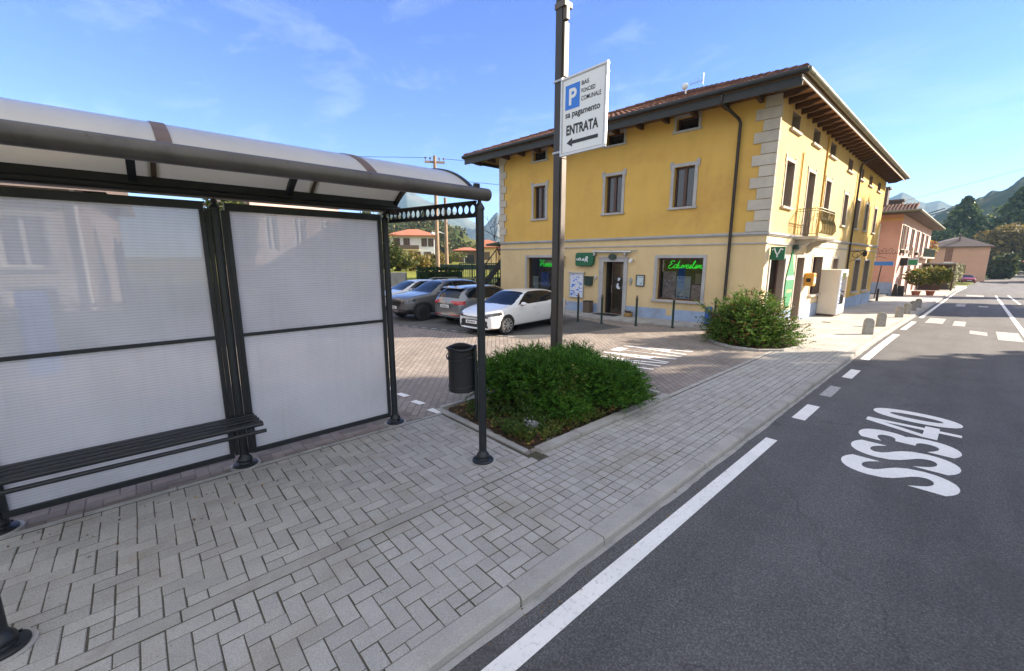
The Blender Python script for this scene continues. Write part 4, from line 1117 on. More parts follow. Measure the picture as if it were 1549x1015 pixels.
def tiles(Ea, Eb, apex_a, apex_b, sp=.215):
    """barrel tiles up the slope above the eave Ea-Eb"""
    e = (Eb - Ea); Ln = e.length; e.normalize(); n = int(Ln / sp); mb = MB()
    inn = Vector((-e.y, e.x, 0));
    if inn.dot(cen - Ea) < 0: inn = -inn
    for i in range(n):
        s = (i + .5) * sp; run = min(s, Ln - s, r) * .97
        rows = max(1, int(run / .36)); base = Ea + e * s
        for k in range(rows):
            q0, q1 = -.08 + k * .36, -.08 + (k + 1) * .36 + .05
            if k > 4 and apex_a: pass
            jz = R.uniform(-.008, .008); js = R.uniform(-.008, .008)
            vs = []
            for q, rr_, lift in ((q0, .088, .03), (q1, .068, .0)):
                for m_ in range(7):
                    an = math.pi * m_ / 6
                    vs.append(base + e * (js + rr_ * math.cos(an)) + inn * q + Vector((0, 0, ZE + SLP * q + lift + jz + rr_ * .75 * math.sin(an))))
            mb.add(vs, [(m_, m_ + 1, 7 + m_ + 1, 7 + m_) for m_ in range(6)] + [tuple(range(7))])
    return mb
tiles(E1, E0, True, True).build('barrel_tiles', MT['tile'], RF, fix=False)
mb = tiles(E0, E3, False, False, .43); mb.build('barrel_tiles', MT['tile'], RF, fix=False)
mb = MB()
for Ec, Ap in ((E0, A1), (E1, A1)):
    for k in range(22):
        p, q = up(Ec).lerp(Ap, k / 22), up(Ec).lerp(Ap, (k + 1.15) / 22); up_ = Vector((0, 0, .06)); mb.tube([p + up_, q + up_ * .7], [.10, .085], 8)
mb.build('hip_tiles', MT['tile'], RF, smooth=True)
# gutters and fascias
def along(a, b, off):  # horizontal offset outward from the centre
    e = (b - a).normalized(); nn = Vector((e.y, -e.x, 0))
    if nn.dot(a - cen) < 0: nn = -nn
    return nn * off
o_ = along(E1, E0, .06); mb = MB(); mb.tube([E1 + o_ + Vector((-.05, 0, 7.07)), E0 + o_ + Vector((.08, 0, 7.07))], .075, 14); mb.build('gutter', MT['fascia'], Hs, smooth=True)
mb = MB(); o_ = along(E1, E0, -.03); mb.bar(E1 + o_ + Vector((0, 0, 6.88)), E0 + o_ + Vector((-.04, 0, 6.88)), .04, .29); mb.build('fascia', MT['fascia'], Hs, bevel=.006)
o_ = along(E0, E3, .07); mb = MB(); mb.tube([E0 + o_ + Vector((0, -.05, 7.07)), E3 + o_ + Vector((0, .1, 7.07))], .085, 14)
for k in range(16): y = 14 + k * 1.4; mb.tube([(E0.x + .07, y, 7.07), (E0.x + .07, y + .03, 7.07)], .092, 14)
mb.build('gutter', MT['bronze'], Hs, smooth=True)
mb = MB(); mb.box(-3.80, -3.765, 13.6, 35.5, 6.86, 6.975); mb.build('fascia', MT['fascia_l'], Hs, bevel=.006)
o_ = along(E1, E2, .05); mb = MB(); mb.tube([E1 + o_ + Vector((0, 0, 7.06)), E2 + o_ + Vector((0, 0, 7.06))], .075, 10); mb.bar(E1 + Vector((.03, .05, 6.93)), E2 + Vector((.03, 0, 6.93)), .04, .16); mb.build('gutter', MT['fascia'], Hs)
# rafters
def rafter(mb, a, b, w=.095):
    a, b = Vector(a), Vector(b); d = (b - a); L_ = d.length; d.normalize(); s = Vector((0, 0, 1)).cross(d) * (w / 2)
    prof = [(0, 6.80), (.45 * L_, 6.80), (.62 * L_, 6.82), (.72 * L_, 6.87), (.82 * L_, 6.88), (.93 * L_, 6.92), (L_, 6.982), (0, 6.982)]
    mb.prism([a + d * t - s + Vector((0, 0, z)) for t, z in prof], s * 2)
y = 13.95
while y < 35.2: mb = MB(); rafter(mb, (-4.52, y, 0), (-3.83, y, 0)); y += .66; mb.build('rafter', MT['wood_dk'], Hs)
u = .5
while u < 13.0:
    p, q = FF.P(u, 0.01, 0), FF.P(u, .74, 0); mb = MB(); rafter(mb, p, q); u += .95; mb.build('rafter', MT['wood_dk'], Hs)
# downpipes
mb = MB(); mb.tube([FF.P(1.34, .97, 7.02), FF.P(1.34, .97, 6.80), FF.P(1.28, .80, 6.70), FF.P(1.06, .16, 6.45), FF.P(1.02, .10, 6.33), FF.P(1.02, .10, .0)], .046, 12)
for z in (5.9, 4.4, 2.6, 1.2): mb.tube([FF.P(1.02, .10, z), FF.P(1.02, .10, z + .04)], .053, 12)
mb.build('downpipe', MT['pipe'], Hs, smooth=True)
mb = MB(); mb.tube([(-3.80, 26.1, 6.98), (-3.84, 26.1, 6.86), (-4.1, 26.15, 6.8), (-4.42, 26.3, 6.66), (-4.45, 26.35, 6.5), (-4.45, 26.35, -.3)], .045, 10); mb.build('downpipe', MT['pipe'], Hs, smooth=True)
# dish and aerial on the roof
mb = MB(); p = Vector((-8.6, 16.8, 8.55)); mb.tube([p, p + Vector((0, 0, .35))], .03, 8); mb.build('chimney_mast', MT['galv'], Hs)
mb = MB(); c = p + Vector((0, -.1, .5))
mb.lathe((c.x, c.y, c.z - .25), [(.0, -.05), (.08, -.04), (.12, -.01), (.13, .03)], 16, 'y'); mb.build('satellite_dish', MT['white'], Hs, smooth=True)
mb = MB(); mb.tube([p + Vector((.15, 0, .3)), p + Vector((.62, .1, .34))], .012, 5); mb.tube([p + Vector((.62, .1, .2)), p + Vector((.62, .1, .6))], .012, 5)
for k in range(4): mb.tube([p + Vector((.2 + .13 * k, .0, .22)), p + Vector((.2 + .13 * k, .05, .48))], .008, 4)
mb.build('aerial', MT['galv'], Hs)
# balcony
BA = MB(); BA.prism([(-4.53, 17.3, 2.90), (-3.84, 17.3, 2.90), (-3.80, 17.3, 2.96), (-3.80, 17.3, 3.0), (-4.53, 17.3, 3.0)], (0, 2.45, 0))
BA = BA.build('balcony', MT['quoin'], Hs, bevel=.006)
for y in (17.6, 19.2):
    mb = MB(); mb.prism([(-4.53, y, 2.899), (-3.95, y, 2.899), (-4.0, y, 2.82), (-4.12, y, 2.80), (-4.2, y, 2.70), (-4.34, y, 2.66), (-4.40, y, 2.52), (-4.53, y, 2.44)], (0, .18, 0)); mb.build('bracket', MT['quoin'], BA, bevel=.008)
m_iron = M('olive_iron', (.18, .155, .07), (.13, .115, .055), 8, .5, .4); mb = MB()
x0, x1, ya, yb = -4.5, -3.87, 17.38, 19.65
for z in (3.08, 3.92, 3.84):
    mb.tube([(x0, ya, z), (x1 - .12, ya, z), (x1, ya + .12, z), (x1, yb - .12, z), (x1 - .12, yb, z), (x0, yb, z)], .018 if z > 3.9 else .011, 6)
def belly(x, y, ox, oy):
    mb.tube([(x, y, 3.08), (x + ox * .09, y + oy * .09, 3.22), (x + ox * .07, y + oy * .07, 3.42), (x, y, 3.62), (x, y, 3.9)], .009, 5)
for k in range(7): belly(x0 + .06 + k * .085, ya, 0, -1); belly(x0 + .06 + k * .085, yb, 0, 1)
for k in range(22): belly(x1, ya + .15 + k * .094, 1, 0)
for k in range(5):
    yy = ya + .3 + k * .42; mb.tube([(x1 + .02, yy + .1 * math.cos(t), 3.5 + .1 * math.sin(t)) for t in np.linspace(0, 5.2, 12)], .008, 5)
mb.build('railing', m_iron, BA, smooth=True)
# raised pavement strip along the front wall
mb = MB(); mb.prism([FF.P(-.0, 0.001, -.1), FF.P(FL, .001, -.1), FF.P(FL, 1.55, -.1), FF.P(5.6, 1.38, -.1), FF.P(3.2, 1.18, -.1), FF.P(.75, .95, -.1), FF.P(0, .95, -.1)], (0, 0, .15)); struct(mb.build('house_pavement', MT['conc'], bevel=.012))

# ------------------------------------------------------------------ things fixed to the yellow house
LET = {'E': [(.75, .85), (.55, 1.), (.28, .92), (.2, .72), (.45, .56), (.15, .42), (.03, .2), (.22, .0), (.6, .05), (.85, .3)],
       'd': [(.45, .42), (.2, .5), (.05, .25), (.15, .02), (.4, .12), (.5, .5), (.66, 1.), (.5, .3), (.55, .03), (.72, .1)],
       'u': [(.0, .35), (.06, .45), (.08, .1), (.22, .02), (.42, .2), (.48, .45), (.45, .1), (.6, .06)],
       'v': [(.0, .3), (.1, .45), (.2, .05), (.42, .45), (.55, .42)], 'e': [(.0, .15), (.35, .3), (.3, .5), (.1, .4), (.08, .12), (.25, .0), (.5, .12)],
       's': [(.0, .1), (.28, .5), (.2, .3), (.35, .1), (.2, .0), (.08, .08), (.4, .1)], 't': [(.0, .1), (.26, .7), (.3, .95), (.16, .85), (.12, .2), (.22, .02), (.4, .12)],
       'n': [(.0, .05), (.1, .45), (.08, .05), (.25, .42), (.35, .4), (.36, .08), (.5, .06)], 'V': [(.0, .85), (.15, 1.), (.28, .9), (.3, .05), (.75, .9), (.9, 1.)]}
def smooth_path(p, k=4):
    p = [Vector((a[0], a[1], 0)) for a in p]; out_ = []
    for i in range(len(p) - 1):
        a, b, c, d = p[max(i - 1, 0)], p[i], p[i + 1], p[min(i + 2, len(p) - 1)]
        for j in range(k):
            t = j / k; out_.append(.5 * ((2 * b) + (c - a) * t + (2 * a - 5 * b + 4 * c - d) * t * t + (3 * b - a - 3 * c + d) * t ** 3))
    return out_ + [p[-1]]
def neon(name, word, F, u_start, z, d, h, wtot, label, rad_=.011):
    x = 0; paths = []
    for ch in word:
        st = smooth_path(LET[ch]); w = max(a[0] for a in LET[ch])
        paths.append([(p.x + x + p.y * .25, p.y) for p in st]); x += w * .92
    s = wtot / x; mb = MB()
    for pth in paths: mb.tube([F.P(u_start - a * s, d, z + b * h) for a, b in pth], rad_, 6)
    o = mb.build(name, MT['neon'], smooth=True); tag(o, label, 'neon sign'); return o
neon('neon_sign', 'Eduvestsnu', FF, 3.14, 1.90, -.24, .27, 1.28, 'green neon script glowing in the large shop window right of the door', .010)
neon('neon_sign', 'Vueesnu', FF, 9.28, 1.90, -.24, .30, 1.05, 'green neon script glowing in the shop window behind the lamp column', .010)
def card(name, label, cat, F, u0, u1, z0, z1, d, mat, th=.004, bits=0, bm=None, group=None, frame=None):
    mb = MB(); mb.fbox(F, u0, u1, z0, z1, d, d + th); o = mb.build(name, mat); tag(o, label, cat, group)
    if bits:
        mb = MB()
        for k in range(bits):
            w, h = R.uniform(.06, .25) * (u1 - u0), R.uniform(.015, .06) * (z1 - z0); a = R.uniform(u0 + .02, u1 - w - .02); b = R.uniform(z0 + .02, z1 - h - .02)
            mb.fbox(F, a, a + w, b, b + h, d + th, d + th + .001 + k * .0002)
        mb.build('print', bm or MT['blk_ink'], o)
    if frame:
        mb = MB(); fw = .03
        for q in ((u0 - fw, u1 + fw, z0 - fw, z0), (u0 - fw, u1 + fw, z1, z1 + fw), (u0 - fw, u0, z0, z1), (u1, u1 + fw, z0, z1)): mb.fbox(F, q[0], q[1], q[2], q[3], d - .0, d + th + .02)
        mb.build('frame', frame, o, bevel=.003)
    return o
card('poster', 'tall pale blue poster hanging in the middle of the right shop window', 'poster', FF, 2.28, 2.78, .80, 1.62, -.23, MT['poster'], bits=9, bm=MT['blueplas'])
card('poster', 'pink poster with brown round motif in the right corner of the right shop window', 'poster', FF, 1.88, 2.24, .80, 1.32, -.24, MT['poster2'], bits=7, bm=MT['brown'])
card('poster', 'mottled dark poster in the left half of the right shop window', 'poster', FF, 2.82, 3.30, .80, 1.78, -.26, MT['poster2'], bits=14, bm=MT['notice'])
card('blind', 'olive blind hanging in the upper right of the right shop window', 'blind', FF, 1.86, 2.15, 1.36, 1.72, -.3, MT['taupe'])
card('poster', 'white leaflet standing at the left of the shop window behind the lamp column', 'poster', FF, 9.3, 9.62, .68, 1.45, -.23, MT['poster'], bits=6, bm=MT['alu'])
mb = MB(); mb.fbox(FF, 8.75, 9.22, .95, 1.62, -.5, -.28); tag(mb.build('display_box', MT['blueplas'], bevel=.06), 'blue display box in the shop window behind the lamp column', 'display')
card('poster', 'salmon red placard behind the green neon script near the lamp column', 'poster', FF, 8.5, 9.1, 1.98, 2.2, -.3, MT['poster2'])
# green bar sign and its lettering
mb = MB(); q = [(6.92, 1.95), (6.2, 1.95), (6.1, 2.05), (6.08, 2.3), (6.12, 2.46), (6.2, 2.49), (6.9, 2.49), (6.96, 2.40), (6.96, 2.02)]
mb.prism([FF.P(u, .03, z) for u, z in q], (FNv[0] * .14, FNv[1] * .14, 0)); GS = mb.build('shop_sign', MT['green'], bevel=.015); tag(GS, 'dark green box sign with white script above the notice board', 'shop sign')
for w, uu2, hh, zz in (('v', 6.90, .16, 2.17), ('e', 6.80, .22, 2.17), ('u', 6.70, .2, 2.17), ('s', 6.58, .2, 2.17)):
    mb = MB(); mb.tube([FF.P(uu2 - p.x * .22, .172, zz + p.y * hh) for p in smooth_path(LET[w])], .014, 5); mb.build('lettering', MT['white'], GS)
text_mesh('R', FF.P(6.50, .170, 2.12), (-FD[0], -FD[1], 0), (0, 0, 1), .17, .22, MT['white'], 'lettering', GS, .002, offset=.03, shear=.3)
# folded awning over the door
AW = thing('folded_awning', 'slim grey folded awning arm above the house door', 'awning', FF.P(5.3, .1, 2.52))
mb = MB(); mb.tube([FF.P(6.12, .12, 2.53), FF.P(4.45, .12, 2.50)], .05, 12); mb.build('roller', MT['alu'], AW, smooth=True)
for u in (6.02, 4.66):
    mb = MB(); mb.fbox(FF, u, u + .09, 2.36, 2.50, .0, .16); mb.build('bracket', MT['galv'], AW, bevel=.01)
mb = MB(); mb.tube([FF.P(4.5, .1, 2.54), FF.P(4.22, .1, 2.55)], .018, 6); mb.build('crank', MT['galv'], AW)
mb = MB(); mb.prism([FF.P(5.25 + .17 * math.cos(t), .08, 2.32 + .12 * math.sin(t)) for t in np.linspace(0, 2 * math.pi, 20)[:-1]], (FNv[0] * .05, FNv[1] * .05, 0)); tag(mb.build('oval_plaque', MT['dkgreen'], bevel=.01), 'small dark green oval plaque over the house door', 'plaque')
nb = card('notice_board', 'white notice board with blue and brown cuttings in a grey frame left of the door', 'notice board', FF, 6.62, 7.28, .64, 1.62, .03, MT['notice'], .02, 30, MT['blue_ink'], None, MT['alu'])
mb = MB(); mb.fbox(FF, 6.56, 7.34, 1.651, 1.70, .01, .12); mb.build('hood', MT['alu'], nb, bevel=.005)
ML = thing('letter_box', 'dark green letter box on the cream wall between notice board and door', 'letter box', FF.P(6.33, .1, 1.15))
mb = MB(); q = [(6.52, 1.50), (6.50, 1.18), (6.44, 1.14), (6.22, 1.14), (6.16, 1.18), (6.15, 1.50)]
mb.prism([FF.P(u, .01, z) for u, z in q], (FNv[0] * .12, FNv[1] * .12, 0)); mb.build('body', MT['dkgreen'], ML, bevel=.01)
mb = MB(); mb.fbox(FF, 6.13, 6.54, 1.501, 1.53, .005, .16); mb.build('lid', MT['dkgreen'], ML, bevel=.005); mb = MB(); mb.fbox(FF, 6.22, 6.44, 1.40, 1.43, .128, .134); mb.build('slot', MT['black'], ML)
mc = card('menu_case', 'small black framed menu case with pale sheet right of the door', 'menu case', FF, 3.92, 4.20, 1.24, 1.61, .03, MT['poster'], .01, 6, MT['blk_ink'], None, MT['black'])
WLp = thing('wall_lamp', 'old box wall lamp with tan glass beside the lamp column', 'wall lamp', FF.P(7.68, .1, 1.95))
mb = MB(); mb.fbox(FF, 7.60, 7.78, 2.30, 2.36, 0, .2); mb.fbox(FF, 7.62, 7.76, 1.95, 2.0, .02, .18); mb.fbox(FF, 7.66, 7.72, 2.0, 2.3, .0, .03); mb.build('housing', MT['galv'], WLp, bevel=.006)
mb = MB(); mb.fbox(FF, 7.63, 7.75, 2.001, 2.299, .04, .17); mb.build('lens', MT['cream'], WLp, bevel=.02)
mb = MB(); mb.lathe(FF.P(4.44, .02, 2.15), [(.05, -.02), (.07, -.08), (.06, -.16)], 12, 'y'); mb.fbox(FF, 4.38, 4.5, 2.2, 2.24, .0, .12); tag(mb.build('alarm_box', MT['white'], bevel=.005), 'small white alarm sounder high to the right of the door', 'alarm')
mb = MB(); mb.prism([FF.P(4.46 + .07 * math.cos(t), .0, 1.42 + .1 * math.sin(t)) for t in np.linspace(0, 6.283, 14)[:-1]], (FNv[0] * .05, FNv[1] * .05, 0)); mb.fbox(FF, 4.43, 4.49, 1.24, 1.33, .001, .06); tag(mb.build('intercom', MT['galv'], bevel=.008), 'grey oval intercom on the wall between door and menu case', 'intercom')
mb = MB(); mb.prism([FF.P(6.04 + .06 * math.cos(t), .0, 1.50 + .09 * math.sin(t)) for t in np.linspace(0, 6.283, 14)[:-1]], (FNv[0] * .05, FNv[1] * .05, 0)); tag(mb.build('door_bell', MT['alu'], bevel=.008), 'pale oval door bell at the left of the door surround', 'door bell')
mb = MB(); mb.fbox(FF, 2.78, 3.0, .20, .42, .022, .03)
for k in range(4): mb.fbox(FF, 2.80, 2.98, .23 + k * .045, .25 + k * .045, .0305, .04)
tag(mb.build('vent_grille', MT['cream'], bevel=.002), 'cream vent grille in the grey plinth under the right shop window', 'vent')
WB = thing('waste_bin', 'brown square waste bin against the plinth left of the door', 'waste bin', FF.P(6.2, .25, .05))
mb = MB(); mb.fbox(FF, 6.05, 6.36, .05, .50, .12, .40); mb.build('body', MT['brown'], WB, bevel=.01); mb = MB(); mb.fbox(FF, 6.04, 6.37, .501, .54, .11, .41); mb.build('lid', MT['black'], WB, bevel=.01)
mb = MB(); mb.fbox(FF, 4.75, 5.75, .051, .066, .12, .62); tag(mb.build('doormat', MT['black'], bevel=.004), 'dark rubber doormat in front of the house door', 'doormat')
BK = thing('log_basket', 'small tan basket of logs on the pavement right of the house door', 'basket', FF.P(4.35, .3, .05))
mb = MB(); mb.fbox(FF, 4.20, 4.48, .052, .20, .2, .42); mb.build('basket', M('wicker', (.33, .2, .07), (.25, .15, .05), 30, .8), BK, bevel=.02)
mb = MB()
for k in range(6): mb.tube([FF.P(4.22 + .04 * k, .22 + .02 * k, .2 + .03 * (k % 3)), FF.P(4.3 + .03 * k, .4, .24 + .03 * (k % 2))], .025, 7)
mb.build('logs', MT['bark'], BK)
# street side: blade sign, bottle banner, post box, vending machine
BS = thing('blade_sign', 'square green blade sign with pale emblem at the sunlit house corner', 'blade sign', (-4.3, 15.0, 2.2))
mb = MB(); mb.box(-4.50, -4.10, 14.96, 15.02, 2.20, 2.60); mb.build('panel', MT['green'], BS, bevel=.005)
mb = MB(); mb.tube([(-4.45 + .3 * (p[0]), 14.955, 2.3 + .25 * p[1]) for p in [(0, .8), (.2, 1), (.35, .5), (.5, .25), (.65, .5), (.8, 1), (1, .8)]], .022, 6); mb.tube([(-4.3, 14.955, 2.37), (-4.3, 14.955, 2.28)], .02, 6); mb.build('emblem', MT['white'], BS)
mb = MB(); mb.tube([(-4.53, 14.99, 2.63), (-4.08, 14.99, 2.63)], .012, 6); mb.build('arm', MT['galv'], BS)
BN = thing('bottle_banner', 'green bottle shaped banner with white band beside the side door', 'banner', (-4.5, 17.3, .5))
q = [(-.04, 2.55), (.04, 2.55), (.10, 2.35), (.22, 2.05), (.38, 1.72), (.45, 1.3), (.42, .95), (.22, .62), (.16, .48), (-.16, .48), (-.22, .62), (-.42, .95), (-.45, 1.3), (-.38, 1.72), (-.22, 2.05), (-.10, 2.35)]
mb = MB(); mb.prism([(-4.525, 17.35 + a, b) for a, b in q], (.03, 0, 0)); mb.build('panel', MT['green_b'], BN)
mb = MB(); mb.prism([(-4.494, 17.35 + a, b) for a, b in ((-.43, 1.50), (.43, 1.50), (.40, 1.64), (-.40, 1.64))], (.003, 0, 0)); mb.build('band', MT['white'], BN)
mb = MB()
for k in range(7): mb.box(-4.494, -4.491, 17.03 + k * .09, 17.09 + k * .09, 1.05, 1.08 + .09 * abs(math.sin(k * 1.7)))
mb.build('motif', MT['cream'], BN)
mb = MB(); mb.box(-4.52, -4.36, 17.27, 17.47, 2.551, 2.72); mb.build('spotlight', MT['dkgreen'], BN, bevel=.02)
PB = thing('post_box', 'orange yellow post box on the sunlit side wall', 'post box', (-4.38, 19.45, 1.25))
mb = MB(); mb.box(-4.53, -4.22, 19.25, 19.62, 1.20, 1.70); mb.build('body', MT['orange'], PB, bevel=.03); mb = MB(); mb.box(-4.219, -4.21, 19.3, 19.56, 1.30, 1.55); mb.build('label_plate', MT['white'], PB)
mb = MB(); mb.box(-4.45, -4.3, 19.244, 19.25, 1.36, 1.5); mb.build('emblem', MT['blk_ink'], PB)
VM = thing('vending_machine', 'tall cream vending machine standing against the sunlit side wall', 'vending machine', (-4.15, 22.3, -.15))
mb = MB(); mb.box(-4.50, -3.86, 21.6, 22.95, -.06, 1.80); mb.build('cabinet', MT['wht2'], VM, bevel=.012)
mb = MB(); mb.box(-4.48, -3.90, 21.64, 22.9, -.2, -.061); mb.build('plinth', MT['brown'], VM)
mb = MB(); mb.box(-3.859, -3.80, 21.6, 22.95, -.06, 1.80); mb.build('door', MT['white'], VM, bevel=.008)
mb = MB(); mb.box(-3.80, -3.792, 21.85, 22.55, .35, 1.66); mb.build('front_glass', MT['glass'], VM); mb = MB(); mb.box(-3.80, -3.79, 22.62, 22.88, .6, 1.5); mb.build('keypad', MT['brown'], VM)
mb = MB()
for k in range(10): mb.box(-3.801, -3.797, 21.66, 21.76 + .04 * (k % 2), .2 + .14 * k, .27 + .14 * k + .03 * (k % 3))
mb.build('side_print', MT['blueplas'], VM)
# scroll ironwork lamp on the far part of the side wall
IR = thing('iron_lamp_bracket', 'dark wrought iron scroll lamp bracket on the shaded end of the side wall', 'lamp bracket', (-4.4, 27.4, 2.2))
mb = MB(); mb.tube([(-4.53, 27.2, 2.62), (-3.95, 27.2, 2.66)], .018, 6); mb.tube([(-4.5 + .22 * (1 - t / 9) * math.cos(t) + .2, 27.2, 2.42 + .22 * (1 - t / 9) * math.sin(t)) for t in np.linspace(0, 7.5, 26)], .013, 6); mb.tube([(-4.52, 27.2, 2.1), (-4.3, 27.2, 2.25), (-4.0, 27.2, 2.6)], .013, 6); mb.build('scroll', MT['black'], IR)
mb = MB(); mb.lathe((-3.97, 27.2, 2.36), [(.03, 0), (.08, .03), (.10, .2), (.05, .25), (.01, .3)], 10); mb.build('lantern', MT['black'], IR)

# slim posts along the house pavement
POSTS = [(-9.51, 11.75), (-8.68, 12.03), (-7.59, 12.47), (-6.53, 12.95), (-5.49, 13.65)]
DES = ['leftmost thin green post, beside the white car tail', 'thin green post in front of the house door', 'thin green post between door and right shop window', 'thin green post in front of the right shop window', 'thin green post half hidden by the mixed shrub']
def slim_post():
    t = thing('slim_post', DES[0], 'bollard', (0, 0, 0), 'thin green posts along the house pavement')
    mb = MB(); mb.lathe((0, 0, 0), [(.055, 0), (.055, .03), (.036, .045), (.036, .86), (.042, .87), (.042, .9), (.036, .91)], 14); mb.build('shaft', MT['dkgreen'], t, smooth=True)
    mb = MB(); mb.lathe((0, 0, .91), [(.036, 0), (.045, .015), (.04, .05), (.025, .07), (.03, .09), (.02, .115), (.0, .12)], 14); mb.build('finial', MT['rust'], t, smooth=True); return t
def dup(o, loc, label=None, rotz=None):
    r = o.copy(); COL.objects.link(r); r.location = loc; WL[r.name] = Vector(loc)
    if rotz is not None: r.rotation_euler = (0, 0, rotz)
    if label: r['label'] = label
    for ch in list(o.children):
        c = ch.copy(); COL.objects.link(c); c.parent = r
        for g in list(ch.children):
            d = g.copy(); COL.objects.link(d); d.parent = c
    return r
p0 = slim_post(); p0.location = (*POSTS[0], 0)
for (x, y), d in zip(POSTS[1:], DES[1:]): dup(p0, (x, y, 0), d)
mb = MB(); mb.tube([(-5.8, 13.9, .0), (-5.8, 13.9, .62)], .11, 14); mb.tube([(-5.8, 13.9, .62), (-5.8, 13.9, .68)], .12, 14); tag(mb.build('blue_container', MT['blueplas'], smooth=True), 'small blue container peeking out behind the mixed shrub', 'container')

# concrete half round bollards along the kerb
BOLL = [(-2.06, 16.45), (-2.10, 19.3), (-2.07, 24.0), (-2.04, 26.4), (-2.05, 29.2), (-2.06, 32.0)]
BD = ['nearest round topped concrete bollard on the kerb', 'second round topped concrete bollard, close behind the nearest', 'third round topped concrete bollard, first of the far cluster', 'fourth round topped concrete bollard along the kerb', 'fifth round topped concrete bollard along the kerb', 'farthest round topped concrete bollard, partly hidden']
MT['bolc'] = M('pebbled_concrete', (.36, .345, .315), (.26, .25, .235), 14, .9, 0, .2, .6, 120, .008, stain=(.17, .165, .15), stain_scale=4, fine=.15)
def bollard():
    mb = MB(); prof = [(-.125, 0), (.125, 0), (.118, .38)] + [(.118 * math.cos(a), .38 + .13 * math.sin(a)) for a in np.linspace(0, math.pi, 13)[1:-1]] + [(-.118, .38)]
    mb.prism([(x, -.085, z) for x, z in prof], (0, .17, 0)); o = mb.build('concrete_bollard', MT['bolc'], bevel=.03, seg=3); tag(o, BD[0], 'bollard', 'concrete bollards along the kerb'); return o
b0 = bollard(); b0.location = (*BOLL[0], gz(BOLL[0][1]) - .01); b0.rotation_euler.z = rad(35)
for i, ((x, y), d) in enumerate(zip(BOLL[1:], BD[1:])):
    c = b0.copy(); COL.objects.link(c); c.location = (x, y, gz(y) - .01); c.rotation_euler.z = rad(R.uniform(25, 45)); c['label'] = d
# ------------------------------------------------------------------ cars
def inpoly(x, y, P):
    c = False; n = len(P); j = n - 1
    for i in range(n):
        if (P[i][1] > y) != (P[j][1] > y) and x < (P[j][0] - P[i][0]) * (y - P[i][1]) / (P[j][1] - P[i][1]) + P[i][0]: c = not c
        j = i
    return c

